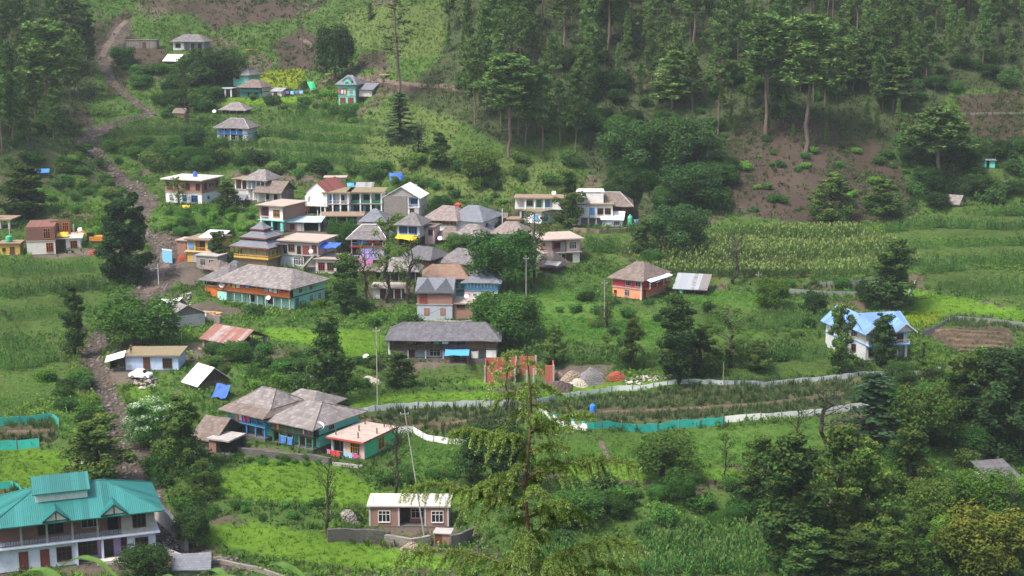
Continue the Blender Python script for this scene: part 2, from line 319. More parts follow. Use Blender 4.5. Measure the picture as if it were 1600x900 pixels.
def mt(k):
    if k in MT: return MT[k]
    P = dict(white=(.78, .77, .75), offwhite=(.66, .64, .58), cream=(.62, .52, .33), grey=(.36, .34, .32), ltgrey=(.52, .5, .48), bluewhite=(.62, .68, .8), paleblue=(.5, .62, .82),
             turq=(.16, .62, .5), mint=(.36, .76, .6), green=(.07, .55, .26), teal=(.06, .22, .24), blue=(.08, .3, .66), skyblue=(.13, .42, .72), orange=(.62, .16, .035), peach=(.85, .3, .16),
             pink=(.62, .07, .11), yellow=(.66, .42, .09), lilac=(.45, .33, .62), purple=(.34, .22, .62), dkgreen=(.03, .14, .1), greenbrown=(.14, .16, .1), red=(.5, .07, .05), maroon=(.2, .05, .045),
             tan=(.5, .36, .2), pinkwash=(.62, .42, .4), limewash=(.56, .58, .58), violetwash=(.42, .38, .48), rose=(.72, .22, .5), bluegrey=(.4, .45, .5))
    T = dict(tealroof=((.016, .16, .15), None, .38, .0), blueroof=((.17, .3, .64), None, .35, 0), whitetin=((.8, .8, .78), None, .35, 0), greytin=((.5, .52, .54), (.28, .25, .22), .4, .3),
             rusttin=((.38, .32, .31), (.24, .095, .07), .55, 0), maroontin=((.25, .075, .06), None, .5, 0), bluetin=((.45, .6, .68), (.6, .6, .6), .4, 0), greentin=((.05, .45, .3), None, .45, 0))
    if k in P: m = M_plaster('plaster_'+k, P[k])
    elif k in T: c, r, ro, me = T[k]; m = M_tin(k, c, r, ro, me, amt=.75 if k == 'rusttin' else .35)
    elif k == 'slate': m = M_brick('slate_roof', (.165, .15, .15), (.06, .065, .065), .55, .28, .6, .8, patch=None)
    elif k == 'slatelight': m = M_brick('pale_weathered_slate_roof', (.22, .195, .185), (.08, .07, .085), .6, .3, .6, .85)
    elif k == 'slatedark': m = M_brick('dark_slate_roof', (.125, .12, .13), (.045, .045, .05), .5, .26, .5, .6)
    elif k == 'slatebrown': m = M_brick('brown_slate_roof', (.18, .14, .122), (.07, .07, .065), .55, .28, .55, .85)
    elif k == 'slaterust': m = M_brick('rust_stained_slate_roof', (.235, .15, .11), (.1, .08, .07), .5, .2, .4, .85)
    elif k == 'slatepink': m = M_brick('pinkish_slate_roof', (.23, .185, .172), (.1, .1, .09), .55, .28, .5, .85)
    elif k == 'slateblue': m = M_brick('blue_grey_slate_roof', (.17, .18, .205), (.07, .075, .09), .5, .2, .3, .7)
    elif k == 'brick': m = M_brick('red_brick', (.3, .15, .115), (.3, .26, .23), .24, .09, .25, mort=.012)
    elif k == 'brickred': m = M_brick('fresh_red_brick', (.4, .1, .065), (.34, .24, .2), .24, .09, .25, mort=.01)
    elif k == 'brickbrown': m = M_brick('maroon_brick', (.2, .09, .075), (.2, .15, .13), .24, .09, .25, mort=.012)
    elif k == 'stone': m = M_brick('rubble_stone', (.24, .215, .19), (.1, .09, .08), .38, .22, .45, mort=.035, bstr=.9)
    elif k == 'stonedark': m = M_brick('dark_rubble_stone', (.13, .12, .11), (.045, .045, .04), .4, .24, .45, mort=.04, bstr=.9)
    elif k == 'block': m = M_brick('concrete_block', (.3, .28, .27), (.24, .22, .21), .42, .2, .1, mort=.012)
    elif k == 'wood': m = M_plank('brown_planks', (.13, .07, .04))
    elif k == 'wooddark': m = M_plank('dark_planks', (.055, .036, .028))
    elif k == 'woodred': m = M_plank('red_brown_planks', (.2, .06, .04))
    elif k == 'woodgrey': m = M_plank('weathered_grey_planks', (.2, .175, .16))
    elif k == 'woodyellow': m = M_plank('yellow_boards', (.5, .32, .1), .3)
    elif k == 'woodteal': m = M_plank('teal_boards', (.05, .2, .24), .3)
    elif k == 'concrete': m = M_plaster('concrete', (.4, .37, .34), .5)
    elif k == 'concretewarm': m = M_plaster('sun_bleached_concrete_roof', (.42, .34, .29), .45)
    elif k == 'concretepale': m = M_plaster('pale_concrete_roof', (.58, .53, .48), .35)
    elif k == 'concretebrown': m = M_plaster('brown_stained_concrete_roof', (.27, .2, .14), .5)
    elif k == 'mudroof': m = M_plaster('mossy_mud_roof', (.25, .2, .12), .5)
    elif k == 'glass': m = M_plain('dark_window_glass', (.018, .02, .024), .15)
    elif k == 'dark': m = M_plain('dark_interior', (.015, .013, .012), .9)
    elif k == 'fr_white': m = M_plain('white_frame', (.75, .75, .73), .5)
    elif k == 'fr_yellow': m = M_plain('orange_yellow_frame', (.62, .33, .05), .5)
    elif k == 'fr_blue': m = M_plain('blue_frame', (.06, .22, .62), .5)
    elif k == 'fr_brown': m = M_plain('brown_frame', (.12, .05, .03), .5)
    elif k == 'fr_red': m = M_plain('maroon_frame', (.26, .05, .045), .5)
    elif k == 'fr_grey': m = M_plain('grey_frame', (.4, .4, .4), .5)
    elif k == 'fr_lilac': m = M_plain('lilac_frame', (.5, .45, .8), .5)
    elif k == 'fr_orange': m = M_plain('orange_frame', (.6, .2, .06), .5)
    elif k == 'fr_teal': m = M_plain('teal_frame', (.07, .28, .3), .5)
    elif k == 'fr_green': m = M_plain('green_frame', (.06, .25, .15), .5)
    elif k == 'steel': m = M_plain('grey_steel', (.35, .35, .36), .4, .5)
    elif k == 'black': m = M_plain('black_paint', (.02, .02, .022), .4)
    elif k == 'rubber': m = M_plain('rubber', (.02, .02, .02), .8)
    elif k == 'bark': m = M_plain('brown_bark', (.1, .07, .05), .95, 0, .45, 2)
    elif k == 'barkpale': m = M_plain('pale_bark', (.3, .25, .2), .9, 0, .35, 2)
    elif k == 'barkpine': m = M_plain('pinkish_pine_bark', (.17, .115, .1), .95, 0, .4, 1.5)
    elif k == 'barkdark': m = M_plain('dark_bark', (.045, .036, .03), .95, 0, .4, 2)
    elif k == 'thatch': m = M_plain('thatch', (.28, .2, .1), .95, 0, .4, 5)
    else: raise KeyError(k)
    MT[k] = m; return m
def colmat(name, c, rough=.75): 
    k = 'c_'+name
    if k not in MT: MT[k] = M_plain(name, c, rough)
    return MT[k]
# ------------------------------------------------------------------ buildings
FOOT = []                                          # (x, y, rot, hw, d) footprints kept clear of plants
STREAM_PX = [(a, b, w*1.3) for a, b, w in [(196,34,26),(176,66,24),(160,98,18),(176,128,12),(214,160,10),(243,176,14),(200,184,20),(152,198,26),(136,216,28),(150,240,30),(182,272,30),(214,300,36),(232,318,36),(217,342,18),(224,362,20),(250,374,28),(263,388,36),(252,412,40),(247,440,50),(222,466,44),(196,486,36),(160,520,28),(142,552,28),(152,585,30),(168,612,30),(186,650,34),(202,690,46),(211,735,60),(216,770,62),(240,805,48),(272,838,42),(306,868,46),(390,893,50)]]
_st = []
for _a, _b, _w in STREAM_PX:
    _p, _t = ground(_a, _b); _st.append((_p.x, _p.y, _w*_t/FPX/2))
STREAM = np.array(_st)
def polydist(X, Y, P):
    best = np.full(X.shape, 1e9); wb = np.ones(X.shape)
    for i in range(len(P)-1):
        ax, ay, aw = P[i]; bx, by, bw = P[i+1]; dx, dy = bx-ax, by-ay; L = dx*dx+dy*dy+1e-9
        t = np.clip(((X-ax)*dx+(Y-ay)*dy)/L, 0, 1); d = np.hypot(X-ax-t*dx, Y-ay-t*dy); w = aw+t*(bw-aw)
        k = d/w < best/wb; best = np.where(k, d, best); wb = np.where(k, w, wb)
    return best, wb
_m = (GX < -40) & (GY > 160) & (GY < 560)
_d_, _w_ = polydist(GX[_m], GY[_m], STREAM)
GZ[_m] -= .9*np.exp(-(_d_/(_w_*1.1))**2)
def pad(x, y, rot, hw, d, z, m=1.2, f=2.5):
    c, s = math.cos(rot), math.sin(rot); k = (np.abs(GX-x) < hw+d+8) & (np.abs(GY-y) < hw+d+8)
    lx = (GX[k]-x)*c+(GY[k]-y)*s; ly = -(GX[k]-x)*s+(GY[k]-y)*c
    dd = np.hypot(np.maximum(np.abs(lx)-hw-m, 0), np.maximum(np.maximum(-ly-m, ly-d-m), 0))
    w = 1-sstep(0, f, dd); GZ[k] = GZ[k]*(1-w)+(z-.05)*w
class House: pass
def F(h, m, sm=None, **k): k.update(h=h, m=m, sm=sm); return k
def house(name, label, cat, x0, x1, yb, rot, d, floors, roof=None, wins=(), group=None, dz=0, tmin=0, flat=True):
    H = House(); xc = (x0+x1)/2; p, t = ground(xc, yb, tmin); H.s = s = t/FPX; rz = R(rot)
    H.w = (x1-x0)*s/max(.3, math.cos(rz)); H.d = d; H.p = p; H.rz = rz
    H.root = tag(empty(name, (p.x, p.y, p.z+dz), rz), label, cat, group)
    if flat: pad(p.x, p.y, rz, H.w/2, d, p.z)
    FOOT.append((p.x, p.y, rz, H.w/2, d)); H.x0 = x0; H.x1 = x1
    H.top = block(H, 0, 0, 0, 0, H.w, d, floors, roof, wins)
    return H
def wallbox(mb, x0, x1, y0, y1, z0, z1, m, sm): mb.box(x0, x1, y0, y1, z0, z1, mt(m), mt(sm or m))
def block(H, ox, oy, oz, brot, w, d, floors, roof=None, wins=(), skirt=True, lab=None):
    M = Matrix.Translation((ox, oy, oz)) @ Matrix.Rotation(R(brot), 4, 'Z'); z = 0; hw = w/2; info = []
    root = H.root
    if skirt and oz == 0:
        MB(M).box(-hw-.12, hw+.12, -.12, d+.1, -2.2, .12, mt('stonedark')).build('plinth', root)
    for i, f in enumerate(floors):
        h = f['h']*H.s; rec = f.get('rec', 0); a, b = f.get('rx', (0, 1)); xa = -hw+a*w; xb = -hw+b*w
        mb = MB(M); m, sm = f['m'], f['sm']
        if f.get('open'):                          # posts only
            pass
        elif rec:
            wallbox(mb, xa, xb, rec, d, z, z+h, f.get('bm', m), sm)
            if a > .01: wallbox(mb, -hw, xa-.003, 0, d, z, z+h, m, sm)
            if b < .99: wallbox(mb, xb+.003, hw, 0, d, z, z+h, m, sm)
        else: wallbox(mb, -hw, hw, 0, d, z, z+h, m, sm)
        if mb.v:
            wo = mb.build('wall', root)
            if f.get('lab'): wo['label'] = f['lab']
        bal = f.get('bal', 0)
        if i > 0 or f.get('slab'):
            so = f.get('so', .12)
            MB(M).box(-hw-so, hw+so, -so-bal, d+.05, z-.11, z+.07, mt(f.get('slab', 'concrete'))).build('floor_slab', root)
        yr = -bal+.1 if (bal or rec) else -.05
        if f.get('posts'):
            n = f['posts']; pm = f.get('pm', 'fr_white'); pw = f.get('pw', .11)
            lo, hi = (xa+.12, xb-.12)
            for q in range(n):
                px = lo+(hi-lo)*q/max(1, n-1); MB(M).box(px-pw, px+pw, yr-pw+.05, yr+pw+.05, z+.07, z+h, mt(pm)).build('post', root)
        if f.get('rail'):
            rm = f['rail']; rh = f.get('rh', .9); mb = MB(M); st = f.get('rs', 'bars')
            if st == 'solid': mb.box(xa, xb, yr-.04, yr+.04, z+.07, z+rh, mt(rm))
            else:
                mb.box(xa, xb, yr-.04, yr+.04, z+rh-.1, z+rh, mt(rm)); mb.box(xa, xb, yr-.04, yr+.04, z+.1, z+.18, mt(rm))
                n = max(3, int((xb-xa)/.32))
                for q in range(n+1): px = xa+(xb-xa)*q/n; mb.box(px-.03, px+.03, yr-.02, yr+.02, z+.18, z+rh-.1, mt(rm))
            if bal:
                for sx in (-hw, hw-.06): mb.box(sx, sx+.06, -bal+.15, 0, z+.07, z+rh, mt(rm))
            mb.build('railing', root)
        info.append((z, h, rec, xa, xb)); z += h
    for wd in wins: window(H, M, w, d, info, wd)
    if roof: roofmesh(H, M, w, d, z, roof)
    return z
WSTY = {}
def window(H, M, w, d, info, spec):
    """'F1 .2,.5 1.0x1.2 fr_white [d] [s=.9] [n=2]' face+floor, positions along it, size in m, frame; d: door"""
    p = spec.split(); face, fl = p[0][0], int(p[0][1]); us = [float(x) for x in p[1].split(',')]; ww, hh = map(float, p[2].split('x')); fm = p[3]
    door = 'd' in p[4:]; z, h, rec, xa, xb = info[fl]; sill = .15 if door else max(.3, (h-hh)*.52); pane = 'glass'; nm = 2
    for q in p[4:]:
        if q[:2] == 's=': sill = float(q[2:])
        if q[:2] == 'p=': pane = q[2:]
        if q[:2] == 'n=': nm = int(q[2:])
    hh = min(hh, h-sill-.12)
    for u in us:
        if face == 'F':
            x = -w/2+u*w; y = rec if (rec and xa-.01 <= x <= xb+.01) else 0; L = Matrix.Translation((x, y, z+sill))
        elif face == 'R': L = Matrix.Translation((w/2, u*d, z+sill)) @ Matrix.Rotation(math.pi/2, 4, 'Z')
        else: L = Matrix.Translation((-w/2, (1-u)*d, z+sill)) @ Matrix.Rotation(-math.pi/2, 4, 'Z')
        MM = M @ L; a = ww/2; t = .09; f = mt(fm)
        if door:
            o = MB(MM).box(-a-t, -a, -.07, .03, 0, hh+t, f).box(a, a+t, -.07, .03, 0, hh+t, f).box(-a, a, -.07, .03, hh, hh+t, f).build('door_frame', H.root)
            MB(MM).box(-a, a, -.035, .02, 0, hh, mt(pane if pane != 'glass' else fm)).build('door', H.root)
        else:
            mb = MB(MM).box(-a-t, -a, -.08, .03, -t, hh+t, f).box(a, a+t, -.08, .03, -t, hh+t, f).box(-a, a, -.08, .03, hh, hh+t, f).box(-a-.05, a+.05, -.14, .02, -t-.03, 0, f)
            for q in range(1, nm+1):
                x = -a+2*a*q/(nm+1); mb.box(x-.035, x+.035, -.06, .02, 0, hh, f)
            if hh > .9: mb.box(-a, a, -.055, .02, hh*.68, hh*.68+.06, f)
            o = mb.build('window', H.root); MB(MM).box(-a, a, -.03, .01, 0, hh, mt(pane)).build('pane', o)
def roofmesh(H, M, w, d, z, r):
    k = r[0]; root = H.root
    if k == 'flat':                                # flat, thickness, overhang, mat, [top mat], [front overhang]
        th, o, m = r[1:4]; top = r[4] if len(r) > 4 else m; fo = r[5] if len(r) > 5 else o
        MB(M).box(-w/2-o, w/2+o, -fo, d+o, z+.003, z+th, mt(m), None, mt(top)).build('roof', root); return
    if k == 'shed':                                # shed, rise to the back, overhang, mat
        rise, o, m = r[1:4]; e = o*rise/d
        MB(M).patch((-w/2-o, -o, z-e+.16), (w/2+o, -o, z-e+.16), (w/2+o, d+o, z+rise+e+.16), (-w/2-o, d+o, z+rise+e+.16), mt(m), 8, 4, .015).build('roof', root)
        MB(M).add([(-w/2, 0, z), (w/2, 0, z), (w/2, d, z), (-w/2, d, z), (w/2, d, z+rise), (-w/2, d, z+rise)], [(1, 2, 4), (0, 5, 3), (2, 3, 5, 4)], mt(r[4] if len(r) > 4 else m)).build('gable_wall', root); return
    rise, o, m = r[1:4]; rise *= .72 if k == 'hip' and rise < 3.55 else .85; jit = .07 if m.startswith('slate') else .008
    if k == 'hip':                                 # hip, rise, overhang, mat, [ridge share]
        rf = r[4] if len(r) > 4 else max(.08, 1-d*.85/w) if w > d else .12
        e = o*rise/(d/2); a = w/2+o; y0, y1 = -o, d+o; zz = z-e+.16; rl = w/2*rf; yc = d/2; zr = z+rise+.16
        nx = max(3, int(w/1.6)); mm = mt(m); ep = .04
        mb = MB(M)
        mb.patch((-a, y0, zz), (a, y0, zz), (rl, yc, zr), (-rl, yc, zr), mm, nx, 4, jit)
        mb.patch((a, y1, zz), (-a, y1, zz), (-rl, yc, zr), (rl, yc, zr), mm, nx, 4, jit)
        mb.patch((a, y0, zz), (a, y1, zz), (rl, yc+ep, zr), (rl, yc-ep, zr), mm, 5, 4, jit)
        mb.patch((-a, y1, zz), (-a, y0, zz), (-rl, yc-ep, zr), (-rl, yc+ep, zr), mm, 5, 4, jit)
        ro = mb.build('roof', root)
        cap = r[5] if len(r) > 5 else None
        if cap:
            cb = MB(M).tube([(-rl, yc, zr+.02), (rl, yc, zr+.02)], .1, mt(cap), 5)
            for sx in (-1, 1): cb.tube([(sx*a, y0, zz+.02), (sx*rl, yc, zr+.02)], .09, mt(cap), 5); cb.tube([(sx*a, y1, zz+.02), (sx*rl, yc, zr+.02)], .09, mt(cap), 5)
            cb.build('ridge_cap', ro)
        MB(M).box(-w/2-.02, w/2+.02, -.02, d+.02, z+.004, z+.1, mt('dark')).build('eave_board', root)
    elif k == 'gable':                             # gable, rise, overhang, mat, axis, gable mat
        ax = r[4]; gm = mt(r[5]); o2 = o*.7; mm = mt(m)
        if ax == 'x':
            e = o*rise/(d/2); zz = z-e+.14; zr = z+rise+.14; a = w/2+o2; yc = d/2; nx = max(3, int(w/1.6))
            MB(M).patch((-a, -o, zz), (a, -o, zz), (a, yc, zr), (-a, yc, zr), mm, nx, 4, jit).patch((a, d+o, zz), (-a, d+o, zz), (-a, yc, zr), (a, yc, zr), mm, nx, 4, jit).build('roof', root)
            MB(M).add([(-w/2, 0, z), (-w/2, d, z), (-w/2, yc, z+rise), (-w/2+.2, 0, z), (-w/2+.2, d, z), (-w/2+.2, yc, z+rise)], [(1, 0, 2), (3, 4, 5), (0, 1, 4, 3)], gm).build('gable_wall', root)
            MB(M).add([(w/2, 0, z), (w/2, d, z), (w/2, yc, z+rise), (w/2-.2, 0, z), (w/2-.2, d, z), (w/2-.2, yc, z+rise)], [(0, 1, 2), (4, 3, 5), (1, 0, 3, 4)], gm).build('gable_wall', root)
        else:
            e = o*rise/(w/2); zz = z-e+.14; zr = z+rise+.14; a = w/2+o; ny = max(3, int(d/1.6))
            MB(M).patch((-a, d+o2, zz), (-a, -o2, zz), (0, -o2, zr), (0, d+o2, zr), mm, ny, 4, jit).patch((a, -o2, zz), (a, d+o2, zz), (0, d+o2, zr), (0, -o2, zr), mm, ny, 4, jit).build('roof', root)
            MB(M).add([(-w/2, 0, z), (w/2, 0, z), (0, 0, z+rise), (-w/2, .2, z), (w/2, .2, z), (0, .2, z+rise)], [(0, 1, 2), (4, 3, 5), (1, 0, 3, 4)], gm).build('gable_wall', root)
            MB(M).add([(-w/2, d, z), (w/2, d, z), (0, d, z+rise), (-w/2, d-.2, z), (w/2, d-.2, z), (0, d-.2, z+rise)], [(1, 0, 2), (3, 4, 5), (0, 1, 4, 3)], gm).build('gable_wall', root)
def on(H, x, y, z):                                # point of a house's own frame in the world
    c, s = math.cos(H.rz), math.sin(H.rz); p = H.root.location
    return Vector((p.x+x*c-y*s, p.y+x*s+y*c, p.z+z))
# ---- the upper hamlet
house('farmhouse', 'white house with grey hip roof highest up, beside the bare scree slope', 'house', 270, 318, 79, -6, 8, [F(15, 'white', rec=1.6, rx=(.36, 1), bm='bluegrey', posts=4, pm='fr_grey')], ('hip', 2.6, .9, 'slate', .5), ['F0 .17 1.6x1.2 fr_brown', 'F0 .6,.85 1x1.9 fr_brown d'])
house('plank_shed', 'long low shed of grey weathered planks on the scree below the track', 'shed', 197, 245, 76, -3, 3.5, [F(13, 'woodgrey')], ('flat', .12, .15, 'woodgrey'), ['F0 .6 1x1.9 fr_brown d'])
house('hut', 'small dark hut with one white tin roof slope beside the scree', 'hut', 256, 279, 102, -24, 5, [F(8, 'wooddark')], ('gable', 1.9, .6, 'whitetin', 'x', 'wooddark'))
h = house('turquoise_house', 'turquoise house with slate roof behind the veranda house of the upper hamlet', 'house', 364, 390, 140, -20, 7, [F(10, 'turq'), F(9, 'turq', 'turq')], ('hip', 2.6, .8, 'slate', .2), ['F1 .3 1.2x1.1 fr_brown'], dz=1)
h = house('veranda_house', 'two storey house with teal balcony and white end wall in the upper hamlet', 'house', 374, 408, 152, -16, 7.5, [F(8, 'grey', 'white', rec=1.2, bm='turq', posts=4, pm='fr_teal'), F(9, 'teal', 'white', rec=1.1, posts=4, pm='fr_teal', rail='fr_teal', rs='solid', slab='wooddark')], ('hip', 2.4, .9, 'slatebrown', .35), ['F0 .3,.7 1x1.8 fr_brown d'])
house('porch_building', 'small white porch with columns left of the teal balcony house', 'outbuilding', 342, 362, 152, -8, 4, [F(13, 'white', rec=1.6, bm='wood', posts=3, pm='fr_white', pw=.2)], ('flat', .25, .3, 'bluegrey'), ['F0 .6 1.4x1.9 fr_red d'])
house('white_shed', 'low white shed with grey tin roof at the right end of the upper hamlet', 'shed', 424, 440, 151, -12, 4, [F(8, 'white')], ('shed', .7, .4, 'greytin'), ['F0 .4 1x1.4 fr_red d'])
h = house('turquoise_tower_house', 'tall narrow turquoise house with grey dormer roof by the tall dark tree', 'house', 529, 556, 165, -14, 6, [F(15, 'turq', 'ltgrey', lab='turquoise ground floor with two red windows'), F(12, 'turq', 'ltgrey', rec=.8, rx=(0, .5), rail='fr_teal', rs='solid', bm='rose'), F(8, 'turq', 'ltgrey')], ('hip', 2.8, .8, 'slateblue', .3), ['F0 .25,.72 1.5x1.6 fr_red p=maroon', 'F1 .75 1.0x1.1 fr_white'])
block(H=h, ox=.2, oy=-.4, oz=h.top-.8, brot=0, w=2.6, d=3.5, floors=[F(8, 'turq')], roof=('gable', 1.1, .3, 'slateblue', 'y', 'turq'), wins=['F0 .5 .9x.9 fr_grey'])
block(H=h, ox=5.2, oy=1.2, oz=2.6, brot=0, w=4, d=5, floors=[F(11, 'ltgrey')], roof=('shed', 1.3, .5, 'slateblue'))
house('slate_hut', 'low slate roofed hut above the blue balcony house', 'hut', 346, 382, 178, -6, 6, [F(8, 'wooddark', rec=1, bm='wooddark', posts=4, pm='fr_grey')], ('hip', 2.3, .9, 'slatelight', .35))
house('mud_hut', 'tiny brown hut under trees left of the slate hut', 'hut', 271, 288, 184, -10, 4, [F(8, 'tan')], ('gable', 1.2, .5, 'slatebrown', 'x', 'tan'))
h = house('white_balcony_house', 'two storey white house with blue balcony bands above the maize terraces', 'house', 339, 388, 221, -14, 7, [F(12, 'white', rec=.9, rx=(.0, .86), posts=5, pm='fr_white'), F(11, 'white', rec=.9, rx=(0, .86), posts=5, pm='fr_white', rail='fr_blue', rs='solid', slab='blue', lab='white upper floor behind blue balcony')], ('hip', 2.7, .9, 'slate', .45, 'fr_grey'), ['F0 .2,.48,.75 1.1x1.3 fr_brown', 'F1 .2,.48,.75 1.1x1.1 fr_brown'])
# ---- beside the stream bed, left
h = house('raw_brick_house', 'white ground floor with unfinished maroon brick storey and orange window frames', 'house', 44, 86, 398, 12, 11, [F(22, 'offwhite', 'brickbrown'), F(22, 'brickbrown')], None, ['F0 .8 1.4x2.0 fr_orange', 'F1 .72 1.4x2.2 fr_orange n=2', 'L1 .55 2.2x1.3 fr_orange n=3', 'L1 .82 1.0x2 fr_brown d', 'L0 .3 2.2x1.8 fr_brown'])
block(H=h, ox=h.w/2+2.7, oy=2.0, oz=0, brot=0, w=5.4, d=7, floors=[F(22, 'white', rec=1.2, rx=(0, .4), bm='brickbrown')], roof=('flat', .22, .5, 'concretepale'), wins=['F0 .72 1.4x1.9 fr_orange', 'F0 .2 1x2.1 fr_brown d'])
block(H=h, ox=h.w/2+.8, oy=6.5, oz=3.6, brot=0, w=4.5, d=.3, floors=[F(22, 'brickbrown')], wins=['F0 .3,.75 1.2x2.0 fr_orange'])
RAWB = h
house('yellow_outhouse', 'small yellow outhouse carrying a green water tank', 'outbuilding', 1, 31, 399, 6, 4, [F(18, 'yellow', 'tan')], ('flat', .25, .4, 'concretebrown'), ['F0 .62 .9x1.7 fr_brown d', 'F0 .2 .6x.6 fr_brown'])
OUTH = bpy.data.objects['yellow_outhouse']
house('concrete_frame', 'bare concrete platform on pillars at the left edge below the hill', 'building frame', -14, 16, 358, -3, 6, [F(14, 'concrete', open=1, posts=3, pm='concrete', pw=.25)], ('flat', .3, .5, 'concretebrown'))
house('tarp_shack', 'small shack under a blue tarpaulin roof on the left hillside', 'shack', 57, 75, 279, 15, 3, [F(9, 'wooddark')], ('shed', .5, .3, 'fr_blue'))
h = house('flat_roof_house', 'flat roofed house of raw brick above a white curved ground floor', 'house', 257, 318, 318, -20, 9, [F(17, 'white', 'white'), F(20, 'brick')], ('flat', .3, .9, 'concretepale', 'concretepale'), ['F0 .15 .9x1.5 fr_white', 'F0 .52 1.1x1.5 fr_blue', 'F0 .8 1.7x1.6 fr_blue n=3', 'F1 .12 1.6x1.5 fr_brown n=2', 'F1 .62,.9 1.1x1.4 fr_brown', 'R1 .2 1.3x1.5 fr_brown n=2', 'R1 .45,.6 .7x.6 fr_brown', 'R1 .82 1.2x1.5 fr_brown', 'R0 .35 .8x.7 fr_blue'])
FLATH = h
# ---- above the bazaar
h = house('slate_farmhouse', 'grey hip roofed farmhouse with white balcony posts right of the flat roofed brick house', 'house', 385, 416, 314, -20, 7, [F(18, 'grey', 'ltgrey', rec=1, bm='offwhite', posts=4, pm='fr_white'), F(17, 'white', 'white', rec=1, bm='bluegrey', posts=5, pm='fr_white', rail='fr_grey', slab='woodgrey')], ('hip', 2.6, .9, 'slatelight', .35))
block(H=h, ox=-h.w/2-2, oy=1, oz=0, brot=0, w=4, d=5, floors=[F(16, 'ltgrey'), F(16, 'white', rec=1, bm='wood', posts=3, pm='fr_white')], roof=('flat', .2, .7, 'mudroof'), wins=['F1 .5 1x1.7 fr_brown d'])
house('slate_cottage', 'brown slate gabled cottage just in front of the grey hip roofed farmhouse', 'cottage', 401, 440, 318, -20, 7, [F(20, 'offwhite', 'woodgrey', rec=.8, bm='ltgrey', posts=4, pm='fr_white')], ('gable', 2.4, .9, 'slatebrown', 'x', 'wooddark'), ['F0 .35,.7 1x1.2 fr_brown'])
house('wooden_shed', 'small dark shed with grey slate lid below the farmhouse', 'shed', 357, 380, 323, -4, 3.5, [F(11, 'wooddark')], ('shed', .6, .5, 'slateblue'), ['F0 .4 .9x1.4 fr_grey d'])
h = house('shop_house', 'flat roofed shop with white upper room, yellow window and turquoise shopfront', 'shop', 405, 444, 361, -24, 10, [F(17, 'turq', 'grey', rec=1.6, bm='dark', rx=(.1, .94), posts=3, pm='turq', pw=.22), F(22, 'white', 'brick', rec=1, rx=(0, .42), bm='wood', posts=2, pm='rose', rail='fr_white', slab='turq', so=.3)], ('flat', .28, .7, 'concretebrown', 'concretewarm'), ['F1 .73 1.7x1.6 fr_yellow n=3', 'F1 .2 1x1.9 fr_brown d', 'F0 .7 1x1.7 fr_teal d'])
SHOP = h
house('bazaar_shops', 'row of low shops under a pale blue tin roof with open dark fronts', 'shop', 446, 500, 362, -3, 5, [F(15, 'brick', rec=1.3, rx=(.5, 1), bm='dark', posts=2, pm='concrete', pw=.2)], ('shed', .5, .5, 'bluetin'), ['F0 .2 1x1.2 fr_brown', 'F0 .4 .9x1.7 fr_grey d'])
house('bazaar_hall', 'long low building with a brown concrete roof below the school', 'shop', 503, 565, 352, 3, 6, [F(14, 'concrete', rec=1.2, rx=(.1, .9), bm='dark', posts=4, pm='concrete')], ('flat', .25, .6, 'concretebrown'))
house('orange_hut', 'tiny hut with brown gable and orange end behind the white gabled hall', 'hut', 462, 476, 331, -40, 4, [F(9, 'tan', 'peach')], ('gable', 1.3, .4, 'slatebrown', 'x', 'peach'))
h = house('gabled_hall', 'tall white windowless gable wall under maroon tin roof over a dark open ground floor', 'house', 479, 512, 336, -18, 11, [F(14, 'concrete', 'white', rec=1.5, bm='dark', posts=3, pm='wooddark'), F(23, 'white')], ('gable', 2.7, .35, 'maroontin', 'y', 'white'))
h = house('school_block', 'L shaped two storey building with green balcony front and white columns', 'school', 546, 597, 336, -2, 8, [F(18, 'offwhite', rec=1.6, bm='bluegrey', posts=4, pm='fr_white', pw=.17), F(17, 'white', rec=1.5, posts=4, pm='fr_white', pw=.16, rail='dkgreen', rs='solid', slab='concrete', bm='offwhite')], ('flat', .3, .6, 'mudroof'), ['F1 .2,.55 2x1.3 fr_green', 'F1 .85 1.2x2 fr_green d p=dkgreen', 'F0 .25,.62 2.2x1.5 fr_green', 'F0 .9 1x2 fr_green d p=dkgreen'])
block(H=h, ox=-h.w/2-3.0, oy=-1.2, oz=0, brot=0, w=6, d=9, floors=[F(18, 'white', rec=1.5, bm='dark', posts=4, pm='fr_white', pw=.17), F(17, 'white', rec=1.2, bm='offwhite', posts=4, pm='fr_white', pw=.16, rail='fr_grey', slab='concrete')], roof=('flat', .3, .5, 'mudroof'), wins=['F1 .3 1x1.9 fr_blue d', 'F1 .7 1.2x1.2 fr_blue', 'F0 .5 1x1.8 fr_teal d'])
house('patched_roof_hut', 'small hut with patched pale tin roof behind the green balcony school', 'hut', 557, 581, 301, 0, 4, [F(7, 'wooddark')], ('shed', .8, .4, 'greytin'))
house('buried_shed', 'flat brown roofed shed among trees above the school', 'shed', 507, 540, 284, 2, 4, [F(6, 'concrete')], ('flat', .2, .3, 'concretewarm'))
h = house('stone_gable_house', 'grey rubble stone gable under white tin roof with a white balcony corner', 'house', 600, 655, 338, -10, 9, [F(14, 'white', 'offwhite'), F(16, 'white', 'offwhite', rec=1.1, rx=(.68, 1), bm='paleblue', posts=2, pm='fr_white', rail='fr_grey', slab='ltgrey')], ('gable', 3.0, .5, 'whitetin', 'y', 'block'), ['F1 .84 1.6x1.4 fr_blue n=3', 'F0 .8 1x1.7 fr_brown', 'F0 .93 .9x1.9 fr_grey d'])
MB().box(-h.w/2-.06, -h.w/2+.66*h.w, -.25, -.004, .1, h.top+.3, mt('stone')).build('stone_wall', h.root)
